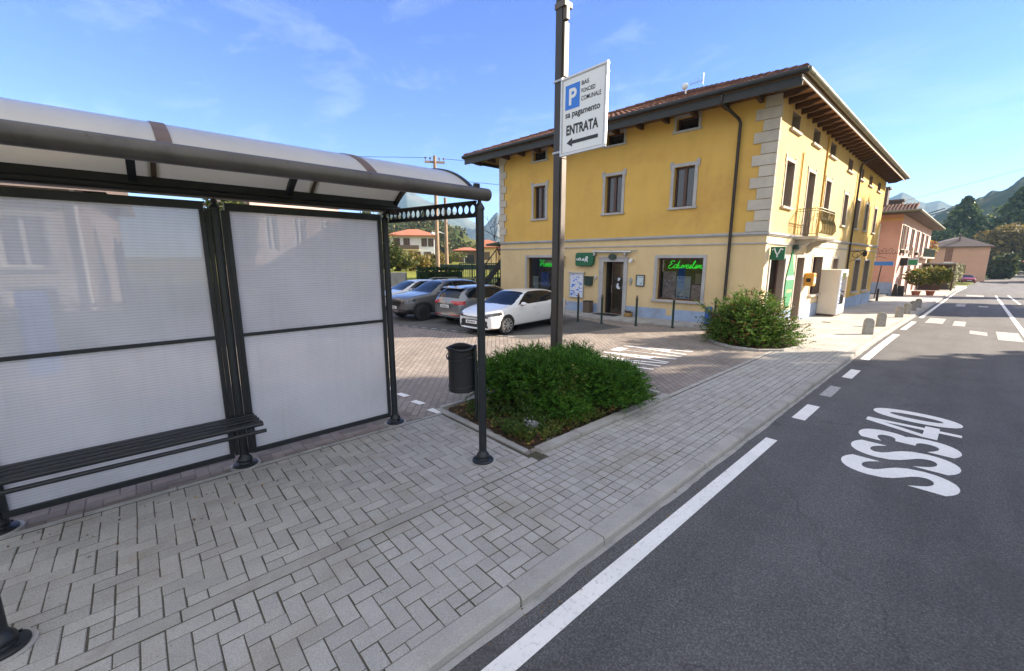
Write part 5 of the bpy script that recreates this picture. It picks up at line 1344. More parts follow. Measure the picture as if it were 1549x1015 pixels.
def car(name, label, spec, paint, loc, heading, scale=.86, rim=None, parts_detail=True):
    """spec: stations (x, zlow, zbelt, ztop, wbody, wtop) nose first, x forward, real metres"""
    st = spec['st']; V = []; 
    def section(x, zl, zb, zt, wb, wt):
        cab = min(1., max(0., (zt - zb) / .3))
        h = []
        h.append((0, zl)); h.append((wb * .80, zl)); h.append((wb * .965, zl + .07)); h.append((wb * 1.0, zl + (zb - zl) * .42)); h.append((wb * .995, zl + (zb - zl) * .74)); h.append((wb * .965, zb - .035))
        h.append((wb * .93, zb + .012))
        mw = wb * .93 + (wt - wb * .93) * (.55)
        h.append((wb * .93 * (1 - cab) * .93 + cab * mw, zb + (zt - zb) * .55 + .005))
        h.append((wt, zb + (zt - zb) * (.90 if cab > .3 else .85)))
        h.append((wt * .62, zt - .008)); h.append((0, zt))
        return h
    secs = [section(*s[:6]) for s in st]; K = len(secs[0])
    for s, sec in zip(st, secs):
        bow = s[6] if len(s) > 6 else 0.
        for (y, z) in sec: V.append((s[0] - bow * (abs(y) / s[4]) ** 2, y, z))
        for (y, z) in sec[1:-1]: V.append((s[0] - bow * (abs(y) / s[4]) ** 2, -y, z))
    M_ = K + K - 2
    def ring(i):
        b = i * M_
        return [b + k for k in range(K)] + [b + K + (K - 3 - k) for k in range(K - 2)]
    F = []
    for i in range(len(st) - 1):
        a, b = ring(i), ring(i + 1)
        for k in range(M_): k2 = (k + 1) % M_; F.append((a[k], a[k2], b[k2], b[k]))
    for i, rev in ((0, True), (len(st) - 1, False)):
        a = ring(i)                         # strip-fill the ends with quads
        n_ = K
        top = [a[k] for k in range(K)]; oth = [a[0]] + [a[M_ - k] for k in range(1, K - 1)] + [a[K - 1]]
        for k in range(K - 1):
            q = [top[k], top[k + 1], oth[k + 1], oth[k]]
            q2 = []
            for v in q:
                if v not in q2: q2.append(v)
            F.append(tuple(q2 if rev else reversed(q2)))
    me = bpy.data.meshes.new('tmp'); me.from_pydata(V, [], F)
    import bmesh
    bm = bmesh.new(); bm.from_mesh(me); bmesh.ops.recalc_face_normals(bm, faces=bm.faces); bm.to_mesh(me); bm.free()
    t = link(bpy.data.objects.new('tmp', me)); sb = t.modifiers.new('s', 'SUBSURF'); sb.levels = 3; sb.render_levels = 3
    dg = bpy.context.evaluated_depsgraph_get(); em = bpy.data.meshes.new_from_object(t.evaluated_get(dg)); bpy.data.objects.remove(t)
    n = len(em.vertices); co = np.empty(n * 3); em.vertices.foreach_get('co', co); co = co.reshape(-1, 3)
    groups = {}
    WH = spec['wheels']; wr = spec['wr']
    for p in em.polygons:
        c = p.center; nm = p.normal; x, y, z = c; lab = 'body'
        if z < spec.get('sill', .22) + .03 and abs(nm.z) < .9: lab = 'underbody'
        if nm.z < -.5 and z < .5: lab = 'underbody'
        if abs(y) > .5:
            for wx in WH:
                if (x - wx) ** 2 + (z - wr) ** 2 < (wr * 1.13) ** 2: lab = 'wheel_arch'
                elif spec.get('clad') and (x - wx) ** 2 + (z - wr) ** 2 < (wr * 1.26) ** 2 and z < wr * 2: lab = 'underbody'
        for L_, P in spec['side']:
            if abs(nm.y) > .45 and inpoly(x, z, P): lab = L_
        for L_, (xa, xb, za, zb_, yw), in spec['screens']:
            if xa < x < xb and za < z < zb_ and abs(nm.x) > .16 and abs(nm.y) < .55 and abs(y) < yw(z): lab = L_
        for L_, fn in spec['front']:
            if fn(x, abs(y), z, nm): lab = L_
        groups.setdefault(lab, []).append(p.index)
    root = thing(name, label, 'car', (0, 0, 0))
    mats = {'body': paint, 'underbody': MT['black'], 'wheel_arch': MT['black'], 'side_window': MT['autoglass'], 'windscreen': MT['autoglass'], 'rear_window': MT['autoglass'],
            'headlight': MT['lampglass'], 'grille': MT['black'], 'taillight': MT['red'], 'trim_strip': MT['alu'], 'pillar': MT['black'], 'fog_surround': MT['black'], 'light_bar': MT['red'], 'number_plate': MT['white']}
    polys = [tuple(p.vertices) for p in em.polygons]
    single = ('body', 'underbody', 'wheel_arch')
    for lab, idx in groups.items():
        # split the others into islands so that each lamp or pane is a part of its own
        isl = []
        if lab in single: isl = [idx]
        else:
            par = {i: i for i in idx}
            def find(a):
                while par[a] != a: par[a] = par[par[a]]; a = par[a]
                return a
            vm = {}
            for i in idx:
                for v in polys[i]:
                    if v in vm: par[find(i)] = find(vm[v])
                    else: vm[v] = i
            d_ = {}
            for i in idx: d_.setdefault(find(i), []).append(i)
            isl = [v for v in d_.values() if len(v) > 2]
        for fs in isl:
            used = sorted(set(v for i in fs for v in polys[i])); mp = {v: k for k, v in enumerate(used)}
            m2 = bpy.data.meshes.new(lab); P_ = co[used].copy()
            m2.from_pydata([tuple(v) for v in P_ * scale], [], [tuple(mp[v] for v in polys[i]) for i in fs]); m2.materials.append(mats[lab])
            m2.polygons.foreach_set('use_smooth', [True] * len(fs)); put(lab, m2, root)
    s = scale
    # wheels
    for wx in WH:
        for sg in (1, -1):
            yo = spec['w'] * sg; w = .105
            mb = MB(); prof = [(wr * .66, -w), (wr * .93, -w), (wr, -w * .7), (wr, w * .7), (wr * .95, w * .95), (wr * .68, w)]
            mb.lathe((wx * s, (yo - sg * w * .98) * s, wr * s), [(r_ * s, h * s) for r_, h in prof], 28, 'y'); wl = mb.build('wheel', MT['tyre'], root, smooth=True)
            mb = MB(); yy = (yo - sg * .008) * s
            mb.lathe((wx * s, yy - sg * .03 * s, wr * s), [(wr * .69 * s, -.02 * s), (wr * .69 * s, .02 * s)], 28, 'y')
            for k in range(10):
                a = 2 * math.pi * (k + .12 * (k % 2)) / 10; c0 = Vector((wx * s, yy, wr * s)); dr = Vector((math.cos(a), 0, math.sin(a)))
                mb.bar(c0 + dr * .03 * s, c0 + dr * wr * .68 * s, .036 * s, .03 * s, (0, 1, 0))
            mb.lathe((wx * s, yy, wr * s), [(.055 * s, -.02 * s), (.06 * s, .0), (.03 * s, sg * .012 * s)], 14, 'y')
            rr = [Vector((wx * s + wr * .69 * s * math.cos(a), yy, wr * s + wr * .69 * s * math.sin(a))) for a in np.linspace(0, 2 * math.pi, 29)]
            mb.tube(rr, .016 * s, 6, False); mb.build('rim', rim or MT['alloy'], wl, smooth=True)
            mb = MB(); mb.lathe((wx * s, yy - sg * .08 * s, wr * s), [(wr * .66 * s, -.004), (wr * .66 * s, .004)], 24, 'y'); mb.build('brake_disc', MT['black'], wl)
    # mirrors, handles, plates, seams
    mx, mz, my = spec['mirror']
    for sg in (1, -1):
        mb = MB(); c = Vector((mx * s, my * sg * s, mz * s))
        mb.lathe((0, 0, 0), [(.03, -.10), (.07, -.075), (.082, 0), (.07, .07), (.03, .1)], 12, 'y')
        mb.v = [(c.x + v[0] * s * .9, c.y + v[1] * s, c.z + v[2] * s * .8) for v in mb.v]; mm = mb.build('mirror', paint, root, smooth=True)
        mb = MB(); mb.bar(c + Vector((.02, -sg * .10, -.05)) * s, c + Vector((.03, -sg * .0, -.055)) * s, .05 * s, .03 * s); mb.build('mirror_arm', MT['black'], mm)
        for hx, hz in spec['handles']:
            mb = MB(); mb.bar(((hx - .09) * s, sg * (spec['w'] + .012) * s, hz * s), ((hx + .09) * s, sg * (spec['w'] + .012) * s, hz * s), .022 * s, .026 * s); mb.build('door_handle', paint, root, bevel=.004)
    for (x, z, hgt, ry) in spec['plates']:
        mb = MB(); mb.box((x - .012) * s, (x + .012) * s, -.26 * s, .26 * s, z * s, (z + hgt) * s); pl = mb.build('number_plate', MT['white'], root, bevel=.003)
        mb = MB(); sx = 1 if x > 0 else -1
        for k in range(6): mb.box((x + sx * .0125) * s, (x + sx * .014) * s, (-.19 + k * .066) * s, (-.15 + k * .066) * s, (z + .03) * s, (z + hgt - .03) * s)
        mb.build('plate_marks', MT['blk_ink'], pl)
    # door seams follow the side as dark hairlines
    mb = MB()
    for poly in spec['seams']:
        for sg in (1, -1):
            pts = []
            for (x, z) in poly:
                d2 = (co[:, 0] - x) ** 2 + (co[:, 2] - z) ** 2 + np.where(co[:, 1] * sg > .3, 0, 9); k = int(d2.argmin()); pts.append(Vector((x * s, (co[k, 1] + sg * .002) * s, z * s)))
            mb.tube(pts, .005 * s, 4)
    mb.build('door_seam', MT['black'], root)
    for (f, a) in spec.get('extra', []): f(root, s, paint)
    root.location = loc; root.rotation_euler = (0, 0, heading); WL[root.name] = Vector(loc)
    return root

hatch = dict(w=.885, wr=.325, wheels=(1.36, -1.46), sill=.2,
  st=[(2.27, .24, .58, .63, .70, .58, .14), (2.23, .17, .68, .73, .78, .66, .18), (2.02, .16, .77, .82, .85, .72, .18), (1.55, .16, .85, .905, .89, .75, .06), (1.08, .18, .90, .97, .893, .76, .03), (.98, .18, .905, 1.0, .893, .745, .08),
      (.45, .18, .93, 1.30, .893, .64, .05), (.22, .18, .935, 1.395, .893, .62, .04), (-.1, .18, .94, 1.44, .893, .625, 0), (-.6, .18, .95, 1.45, .893, .625, 0), (-1.35, .18, .965, 1.42, .893, .60, -.02), (-1.85, .18, .975, 1.31, .885, .585, -.08), (-2.22, .2, .975, 1.06, .865, .62, -.12), (-2.48, .24, .94, .985, .81, .60, -.16), (-2.62, .36, .82, .86, .72, .5, -.12)],
  side=[('side_window', [(.72, .965), (.18, 1.30), (-.08, 1.375), (-.26, 1.385), (-.30, .975)]), ('side_window', [(-.40, .98), (-.36, 1.385), (-.85, 1.385), (-1.3, 1.34), (-1.7, 1.22), (-1.62, 1.04), (-1.2, 1.0)]),
        ('pillar', [(-.30, .975), (-.26, 1.385), (-.36, 1.385), (-.40, .98)])],
  screens=[('windscreen', (.2, 1.06, .97, 1.40, lambda z: .74 - (z - .97) * .42)), ('rear_window', (-2.3, -1.5, 1.03, 1.38, lambda z: .60))],
  front=[('grille', lambda x, y, z, n: x > 1.9 and n.x > .3 and .27 < z < .52 and y < .58 + (.52 - z) * .35), ('grille', lambda x, y, z, n: x > 1.98 and .60 < z < .64 and y < .66),
         ('headlight', lambda x, y, z, n: x > 1.62 and n.x > .05 and .62 + (y - .5) * .16 < z < .70 + (y - .45) * .24 and y > .46 and n.z < .93),
         ('taillight', lambda x, y, z, n: x < -2.25 and .72 < z < .93 and y > .42)],
  mirror=(.62, 1.0, .98), handles=[(-.12, .83), (-1.15, .86)], plates=[(2.235, .40, .11, 0), (-2.64, .55, .11, 0)],
  seams=[[(.80, .28), (.82, .6), (.78, .93)], [(-.32, .26), (-.34, .6), (-.34, .95)], [(-1.02, .26), (-1.14, .6), (-1.34, .75), (-1.36, .95)], [(.80, .265), (.2, .262), (-1.0, .262)]])
suv = dict(w=.935, wr=.375, wheels=(1.42, -1.42), sill=.30, clad=True,
  st=[(2.27, .40, .72, .78, .72, .58, .08), (2.22, .30, .88, .93, .84, .70, .14), (2.02, .27, .97, 1.02, .91, .76, .16), (1.6, .26, 1.02, 1.08, .935, .78, .05), (1.02, .26, 1.06, 1.14, .94, .79, .04), (.92, .26, 1.065, 1.18, .94, .78, .08),
      (.42, .26, 1.09, 1.50, .94, .68, .05), (.2, .26, 1.09, 1.60, .94, .66, .03), (-.2, .26, 1.10, 1.66, .94, .665, 0), (-.9, .26, 1.11, 1.665, .94, .66, 0), (-1.6, .26, 1.12, 1.62, .935, .64, -.02), (-1.95, .27, 1.11, 1.48, .92, .63, -.06), (-2.14, .29, 1.06, 1.15, .89, .66, -.10), (-2.24, .34, .98, 1.02, .84, .62, -.1), (-2.28, .45, .85, .9, .74, .55, -.08)],
  side=[('side_window', [(.68, 1.12), (.2, 1.47), (-.05, 1.57), (-.22, 1.58), (-.24, 1.13)]), ('side_window', [(-.32, 1.13), (-.30, 1.58), (-1.12, 1.575), (-1.14, 1.15)]), ('side_window', [(-1.2, 1.15), (-1.18, 1.57), (-1.55, 1.53), (-1.86, 1.36), (-1.8, 1.17)]),
        ('pillar', [(-.24, 1.13), (-.22, 1.58), (-.30, 1.58), (-.32, 1.13)]), ('pillar', [(-1.14, 1.15), (-1.12, 1.575), (-1.18, 1.57), (-1.2, 1.15)])],
  screens=[('windscreen', (.18, 1.0, 1.14, 1.61, lambda z: .77 - (z - 1.14) * .38)), ('rear_window', (-2.2, -1.6, 1.14, 1.58, lambda z: .60))],
  front=[('grille', lambda x, y, z, n: x > 2.0 and n.x > .3 and .62 < z < .88 and y < .40 + (z - .6) * .3), ('fog_surround', lambda x, y, z, n: x > 1.9 and n.x > .2 and .36 < z < .50 and y > .25),
         ('headlight', lambda x, y, z, n: x > 1.75 and n.x > .05 and .76 + (y - .5) * .06 < z < .91 + (y - .6) * .1 and y > .56 and n.z < .9), ('taillight', lambda x, y, z, n: x < -2.0 and .86 < z < 1.04 and y > .42)],
  mirror=(.62, 1.18, 1.03), handles=[(-.08, .98), (-.98, 1.0)], plates=[(2.285, .52, .11, 0), (-2.30, .6, .11, 0)],
  seams=[[(.85, .4), (.86, .8), (.82, 1.08)], [(-.27, .4), (-.28, .8), (-.28, 1.1)], [(-1.0, .4), (-1.05, .8), (-1.17, 1.12)]])
wagon = dict(w=.925, wr=.35, wheels=(1.45, -1.38), sill=.25,
  st=[(2.32, .34, .62, .67, .68, .55, .08), (2.26, .26, .76, .81, .80, .66, .14), (2.05, .23, .86, .90, .88, .74, .16), (1.6, .22, .92, .97, .92, .77, .05), (1.02, .22, .97, 1.05, .93, .77, .04), (.92, .22, .975, 1.08, .93, .76, .08),
      (.38, .22, .99, 1.39, .93, .67, .05), (.15, .22, .995, 1.49, .93, .65, .03), (-.3, .22, 1.0, 1.54, .93, .65, 0), (-1.0, .22, 1.01, 1.535, .93, .645, 0), (-1.7, .22, 1.02, 1.49, .925, .62, -.02), (-2.02, .23, 1.02, 1.36, .91, .62, -.06), (-2.20, .25, .98, 1.06, .88, .66, -.10), (-2.30, .30, .90, .94, .83, .62, -.1), (-2.34, .42, .78, .82, .74, .55, -.08)],
  side=[('side_window', [(.62, 1.03), (.15, 1.36), (-.08, 1.45), (-.25, 1.465), (-.27, 1.04)]), ('side_window', [(-.35, 1.04), (-.33, 1.47), (-1.12, 1.465), (-1.14, 1.06)]), ('side_window', [(-1.2, 1.06), (-1.18, 1.46), (-1.6, 1.42), (-1.88, 1.25), (-1.82, 1.09)]),
        ('pillar', [(-.27, 1.04), (-.25, 1.465), (-.33, 1.47), (-.35, 1.04)]), ('pillar', [(-1.14, 1.06), (-1.12, 1.465), (-1.18, 1.46), (-1.2, 1.06)])],
  screens=[('windscreen', (.15, 1.0, 1.05, 1.49, lambda z: .75 - (z - 1.05) * .38)), ('rear_window', (-2.24, -1.74, 1.08, 1.43, lambda z: .66 - (z - 1.08) * .25))],
  front=[('grille', lambda x, y, z, n: x > 2.05 and n.x > .3 and .4 < z < .70 and y < .45), ('headlight', lambda x, y, z, n: x > 1.8 and .66 < z < .80 and y > .52 and n.z < .9),
         ('taillight', lambda x, y, z, n: x < -1.98 and .83 + (.06 if y < .55 else 0) < z < .975 and y > .34), ('light_bar', lambda x, y, z, n: x < -2.1 and .40 < z < .435 and y > .3), ('trim_strip', lambda x, y, z, n: x < -2.1 and .33 < z < .36), ('underbody', lambda x, y, z, n: x < -1.9 and z < .33)],
  mirror=(.58, 1.08, 1.02), handles=[(-.1, .9), (-1.0, .92)], plates=[(2.33, .45, .11, 0), (-2.325, .70, .11, 0)],
  seams=[[(.85, .35), (.86, .7), (.82, 1.0)], [(-.30, .35), (-.31, .7), (-.31, 1.02)], [(-1.0, .35), (-1.05, .7), (-1.17, 1.05)]])
def rails(root, s, paint):
    for sg in (1, -1):
        mb = MB(); mb.tube([(.1 * s, sg * .60 * s, 1.64 * s), (-.2 * s, sg * .605 * s, 1.70 * s), (-1.5 * s, sg * .60 * s, 1.69 * s), (-1.75 * s, sg * .59 * s, 1.60 * s)], .016 * s, 6); mb.build('roof_rail', MT['alu'], root, smooth=True)
suv['extra'] = [(rails, 0)]
def fin(root, s, paint):
    mb = MB(); mb.prism([(-1.0 * s, -.02 * s, 1.44 * s), (-1.2 * s, -.02 * s, 1.42 * s), (-1.19 * s, -.02 * s, 1.50 * s)], (0, .04 * s, 0)); mb.build('roof_fin', MT['black'], root)
def spoiler(root, s, paint):
    mb = MB(); mb.prism([(-1.62 * s, -.60 * s, 1.505 * s), (-1.96 * s, -.60 * s, 1.455 * s), (-1.97 * s, -.60 * s, 1.43 * s), (-1.7 * s, -.60 * s, 1.46 * s)], (0, 1.2 * s, 0)); mb.build('spoiler', paint, root, bevel=.01)
    mb = MB(); mb.lathe((-2.335 * s, 0, .90 * s), [(.035 * s, -.004), (.04 * s, .0), (.03 * s, .004)], 14, 'x'); mb.build('badge', MT['alu'], root)
wagon['extra'] = [(spoiler, 0)]; hatch['extra'] = [(fin, 0)]
PW = car_paint('white_car_paint', (.72, .73, .74)); PG = car_paint('grey_car_paint', (.085, .086, .088), .1, .45); PS = car_paint('silver_car_paint', (.17, .185, .20), .5, .3)
PB_ = car_paint('white_far_car_paint', (.62, .63, .65)); PR = car_paint('red_car_paint', (.32, .02, .03)); PK = car_paint('dark_car_paint', (.02, .022, .026))
car('parked_car', 'white hatchback parked nose out in front of the yellow house, nearest the lamp column', hatch, PW, (-10.13, 9.2, 0), math.atan2(-.992, .126), .875)
car('parked_car', 'dark grey off-road estate parked nose out, just right of the shelter panel', suv, PG, (-14.3, 8.9, 0), rad(-87), .87, MT['alloy_dk'])
car('parked_car', 'silver grey estate seen from behind, red tail lamps, between grey and white car', wagon, PS, (-12.25, 9.75, 0), rad(95), .86, MT['alloy_dk'])
car('parked_car', 'white car mostly hidden behind the shelter post at the far left of the car row', hatch, PB_, (-17.6, 9.6, 0), rad(-90), .9)
# ------------------------------------------------------------------ neighbouring houses on the right
def simple_window(F, o, parent, dep=.18, mat=None, surr=None, shutters=None, glass=None, sill=True):
    a, b, c, e = o
    mb = MB(); fw = .07
    for q in ((a, a + fw, c, e), (b - fw, b, c, e), (a + fw, b - fw, c, c + fw), (a + fw, b - fw, e - fw, e)): mb.fbox(F, q[0], q[1], q[2], q[3], -dep, -dep + .06)
    mb.fbox(F, (a + b) / 2 - .04, (a + b) / 2 + .04, c + fw, e - fw, -dep, -dep + .055)
    w = mb.build('window', mat or MT['winwood'], parent)
    mb = MB(); mb.fbox(F, a + .02, b - .02, c + .02, e - .02, -dep - .01, -dep + .01); mb.build('pane', glass or MT['glass'], w)
    if surr: surround(F, o, .12, .03, .09 if sill else 0, False, w, surr)
    return w
Pk = thing('pink_house', 'pink two storey house with overhanging grey roof beyond the yellow house', 'house', (-9, 62, -1))
PF = Frame((-4.72, 46.6), (-.997, -.07), (.07, -.997)); PSd = Frame((-4.72, 46.6), (0., 1.), (1., 0.))
z0 = -.9
opsF = [(2.3, 3.9, 3.0, 5.0)]
opsS = [(1.0 + k * 2.15, 2.5 + k * 2.15, 3.1, 5.0) for k in range(2)] + [(7.6, 9.4, 2.6, 5.0)] + [(12.2, 14.2, 3.0, 5.0), (17.0, 19.4, 2.6, 5.0), (22.2, 24.6, 3.0, 5.0)]
opsG = [(3.2, 5.2, -.8, 1.9), (8, 10.5, -1, 1.9), (14, 16, -1, 1.6), (19, 21, -1, 1.6), (24, 26, -1, 1.6)]
wall('side_wall', PF, 0, 10, z0 - .8, 6.0, opsF, MT['pink'], Pk); wall('street_wall', PSd, 0, 28, -2.2, 6.0, opsS + opsG, MT['pinklt'], Pk)
mb = MB(); mb.add([(-4.72, 74.6, -3), (-14.7, 74.6, -3), (-14.7, 74.6, 6), (-4.72, 74.6, 6), (-14.7, 46, -3), (-14.7, 46, 6)], [(0, 1, 2, 3), (1, 4, 5, 2)]); mb.build('rear_wall', MT['pink'], Pk, fix=False)
mb = MB(); mb.fbox(PF, 0, 10, -1.6, .35, .001, .04); mb.build('plinth', MT['wains'], Pk); mb = MB(); mb.fbox(PF, -.03, 10, 5.35, 5.5, .001, .04); mb.build('cornice', MT['ochre'], Pk)
for o in opsF:
    w = simple_window(PF, o, Pk, glass=MT['poster'], mat=MT['white'])
    mb = MB(); mb.fbox(PF, o[0] - 1.0, o[0] - .05, o[2] - 1.2, o[3] + .15, .02, .07)
    for k in range(14): mb.fbox(PF, o[0] - .95, o[0] - .1, o[2] - 1.1 + k * .23, o[2] - .98 + k * .23, .07, .085)
    mb.build('shutter', MT['wht2'], w, bevel=.005)
for i, o in enumerate(opsS):
    w = simple_window(PSd, o, Pk, .25, MT['dkgreen'] if i % 2 else MT['winwood'], MT['quoin'])
    mb = MB(); mb.fbox(PSd, o[0] - .5, o[0] - .13, o[2], o[3], .02, .06); mb.build('shutter', MT['brown'] if i % 2 else MT['dkgreen'], w)
    if i != 2: mb = MB(); mb.fbox(PSd, o[0] + .1, o[1] - .1, o[2] - .35, o[2] - .08, .03, .28); mb.build('window_box', MT['brown'], w)
for o in opsG: simple_window(PSd, o, Pk, .3, MT['brown'], MT['quoin'], sill=False)
mb = MB(); mb.fbox(PSd, 12, 27, 2.35, 2.5, .0, .7); BAp = mb.build('balcony', MT['quoin'], Pk); mb = MB()
for k in range(60): mb.fbox(PSd, 12.05 + k * .25, 12.08 + k * .25, 2.5, 3.35, .66, .69)
mb.fbox(PSd, 12, 27, 3.35, 3.4, .65, .70); mb.build('railing', MT['dkgreen'], BAp)
mb = MB(); ez = 6.0
mb.add([(-3.75, 45.5, ez), (-15.5, 44.8, ez), (-15.5, 75.8, ez), (-3.75, 75.8, ez), (-9.6, 50, ez + 1.9), (-9.6, 71, ez + 1.9), (-3.75, 45.5, ez - .18), (-15.5, 44.8, ez - .18), (-15.5, 75.8, ez - .18), (-3.75, 75.8, ez - .18)], [(0, 4, 1), (0, 3, 5, 4), (3, 2, 5), (2, 1, 4, 5), (6, 7, 8, 9), (0, 1, 7, 6), (3, 0, 6, 9), (2, 3, 9, 8), (1, 2, 8, 7)])
Rp = mb.build('roof', MT['roofgrey'], Pk); mb = MB(); mb.tube([(-3.70, 45.4, ez - .03), (-3.70, 75.8, ez - .03)], .1, 10); mb.tube([(-3.7, 45.42, ez - .03), (-15.5, 44.75, ez - .03)], .1, 10); mb.build('gutter', MT['bronze'], Rp, smooth=True)
mb = MB()
for k in range(50): x = -4.0 - k * .22; mb.tube([(x, 45.6 - .06 * k * .22, ez + .03), (x - .0, 47.0, ez + .62)], .075, 6)
mb.build('barrel_tiles', MT['tile'], Rp)
for (x, y, h, w) in ((-6.8, 46.6, 1.7, .9), (-6.0, 52, 1.2, .5), (-5.4, 57, 1.2, .45)):
    mb = MB(); mb.box(x - w, x + w, y, y + .9, 6.1, 6.2 + h); mb.box(x - w - .1, x + w + .1, y - .1, y + 1, 6.2 + h, 6.35 + h); mb.build('chimney', MT['roofgrey'], Rp)
mb = MB(); mb.tube([(-4.5, 63, 7), (-3.4, 64, 7.5)], .05, 5); mb.tube([(-4.6, 66, 7), (-3.3, 67.5, 7.6)], .05, 5); mb.tube([(-4.6, 64, 6.2), (-4.5, 63.2, 7)], .04, 5); mb.build('aerial', MT['black'], Rp)
# chimney of another house peeking between
mb = MB(); mb.box(-7.4, -6.5, 40.3, 41.2, -.5, 7.9); mb.box(-7.55, -6.35, 40.2, 41.3, 7.9, 8.05); tag(mb.build('brick_chimney', MT['roofgrey'], bevel=.02), 'tall brick chimney between the yellow and the pink house', 'chimney')
# signs near the pink house
BSn = thing('street_sign', 'blue name board on a thin dark post before the pink side wall', 'street sign', (-5.0, 40, gz(40)))
mb = MB(); mb.tube([(-4.95, 40, gz(40)), (-4.80, 40, 2.0)], .035, 8); mb.build('post', MT['black'], BSn); mb = MB(); mb.box(-5.8, -4.2, 39.95, 40.02, 1.80, 2.08); mb.build('board', MT['blue_ink'], BSn, bevel=.01)
mb = MB()
for k in range(9):
    cx0 = -5.75 + k * .19; mb.tube([(cx0 + .12 * (1 - t / 9) * math.cos(t + k), 40, 2.75 + .14 * math.sin(t * 1.1 + k) + .12 * (k % 2)) for t in np.linspace(0, 6, 14)], .018, 5)
mb.tube([(-6.0, 40, 2.6), (-3.9, 40, 2.66)], .02, 5); mb.tube([(-5.5, 40, 2.25), (-5.0, 40, 2.45), (-4.6, 40, 2.28)], .02, 5); mb.build('scrollwork', MT['rust'], BSn)
GSn = thing('shop_blade_sign', 'pale green and black blade sign on the pink house front', 'shop sign', (-4.0, 49, 1.6))
mb = MB(); mb.box(-4.25, -3.6, 48.95, 49.05, 1.72, 2.35); mb.build('panel', MT['poster'], GSn, bevel=.01); mb = MB(); mb.box(-4.72, -4.251, 48.94, 49.06, 1.70, 2.37); mb.build('black_panel', MT['black'], GSn); mb = MB(); mb.box(-4.2, -3.64, 48.945, 48.95, 1.78, 2.2); mb.build('green_field', MT['green_b'], GSn)
mb = MB(); mb.tube([(-4.15, 50, -1.), (-4.15, 50, 3.2)], .03, 8); mb.tube([(-4.15, 50, 3.2), (-4.4, 50, 3.5), (-4.7, 50, 3.3)], .03, 6); tag(mb.build('red_pole', MT['rust'], smooth=True), 'thin reddish pole standing in front of the pink house', 'pole')
mb = MB(); mb.lathe((-4.4, 36.8, gz(37) - .02), [(.07, 0), (.07, .8), (.04, .86)], 12); tag(mb.build('black_bollard', MT['black'], smooth=True), 'black bollard at the far corner of the yellow house', 'bollard')
mb = MB(); mb.prism([(-4.7, 46.2, -.8), (-4.3, 46.2, -.8), (-4.4, 46.2, .25), (-4.6, 46.2, .25)], (0, .3, 0)); mb.prism([(-4.4, 46.7, -.8), (-4.0, 46.7, -.8), (-4.0, 46.7, .1), (-4.4, 46.7, .1)], (0, .5, 0)); tag(mb.build('black_bin', MT['black'], bevel=.02), 'black bin at the foot of the pink house corner', 'bin')
# planter with round bush
PL = thing('terracotta_planter', 'terracotta planter with a bushy green and orange shrub outside the pink house', 'planter', (-3.3, 50.5, gz(50)))
mb = MB()
for dx, dy in ((0, 0), (.8, 1.4)): mb.lathe((-3.5 + dx, 50 + dy, gz(50) - .03), [(.22, 0), (.3, .35), (.33, .4), (.28, .4)], 16)
mb.build('pot', MT['rosetile'], PL, smooth=True)
MT['bush3'] = leaf_mat('planter_leaves', (.06, .10, .015), (.16, .18, .03), (.30, .22, .05), .35)
def blob_leaves(name, parts, mat, n, leaf, parent=None, flat=1., shell=.45):
    C = []
    tot = sum(p[3] * p[4] * p[5] for p in parts) ** 1
    for (x, y, z, a, b, c) in parts:
        k = int(n * (a * b * c) / tot) + 8; d = rand_unit(k); q = RN.uniform(shell, 1.0, k) ** .6; q *= 1 + .12 * np.sin(4 * np.arctan2(d[:, 1], d[:, 0]) + d[:, 2] * 4)
        C.append(np.array([x, y, z]) + d * q[:, None] * np.array([a, b, c]))
    C = np.concatenate(C); A = rand_unit(len(C)); A[:, 2] *= flat; A /= np.linalg.norm(A, axis=1, keepdims=True)
    s = leaf * RN.uniform(.6, 1.4, len(C)); V, F = leaf_quads(C, A, s, s * .34)
    return put(name, np_mesh(name, V, F, mat), parent)
blob_leaves('foliage', [(-3.6, 50, .75, .8, .8, .7), (-2.7, 51.4, .9, 1.1, 1.1, .75), (-2.2, 52, .7, .7, .8, .6)], MT['bush3'], 2200, .22, PL)
mb = MB(); mb.tube([(-3.5, 50, -.3), (-3.6, 50, .7)], .04, 5); mb.tube([(-2.7, 51.4, -.3), (-2.7, 51.4, .8)], .04, 5); mb.build('stem', MT['bark'], PL)
# dark open kiosk on the pavement
KS = thing('roadside_kiosk', 'dark open timber shelter with pale creepers on the pavement before the peach house', 'kiosk', (-3.0, 70, gz(70)))
zk = gz(72)
mb = MB(); mb.box(-4.9, -1.9, 68.5, 72.5, zk + 3.0, zk + 3.15); mb.build('roof', MT['bronze'], KS); mb = MB(); mb.box(-4.85, -4.75, 68.6, 72.4, zk, zk + 3.0); mb.box(-4.75, -2.0, 72.3, 72.4, zk, zk + 3.0); mb.build('wall', MT['brown'], KS); mb = MB(); mb.box(-4.75, -2.9, 68.6, 68.7, zk, zk + 1.7); mb.build('counter', MT['wood_dk'], KS)
for x in (-4.8, -2.0): mb = MB(); mb.tube([(x, 68.6, zk), (x, 68.6, zk + 3)], .07, 6); mb.build('post', MT['wood_dk'], KS)
blob_leaves('creeper', [(-2.0, 69, zk + 1.6, .45, .6, 1.5), (-1.7, 71, zk + 2.2, .5, .9, .9)], leaf_mat('creeper_leaves', (.12, .14, .05), (.30, .30, .16), (.5, .48, .35), .3), 700, .22, KS)
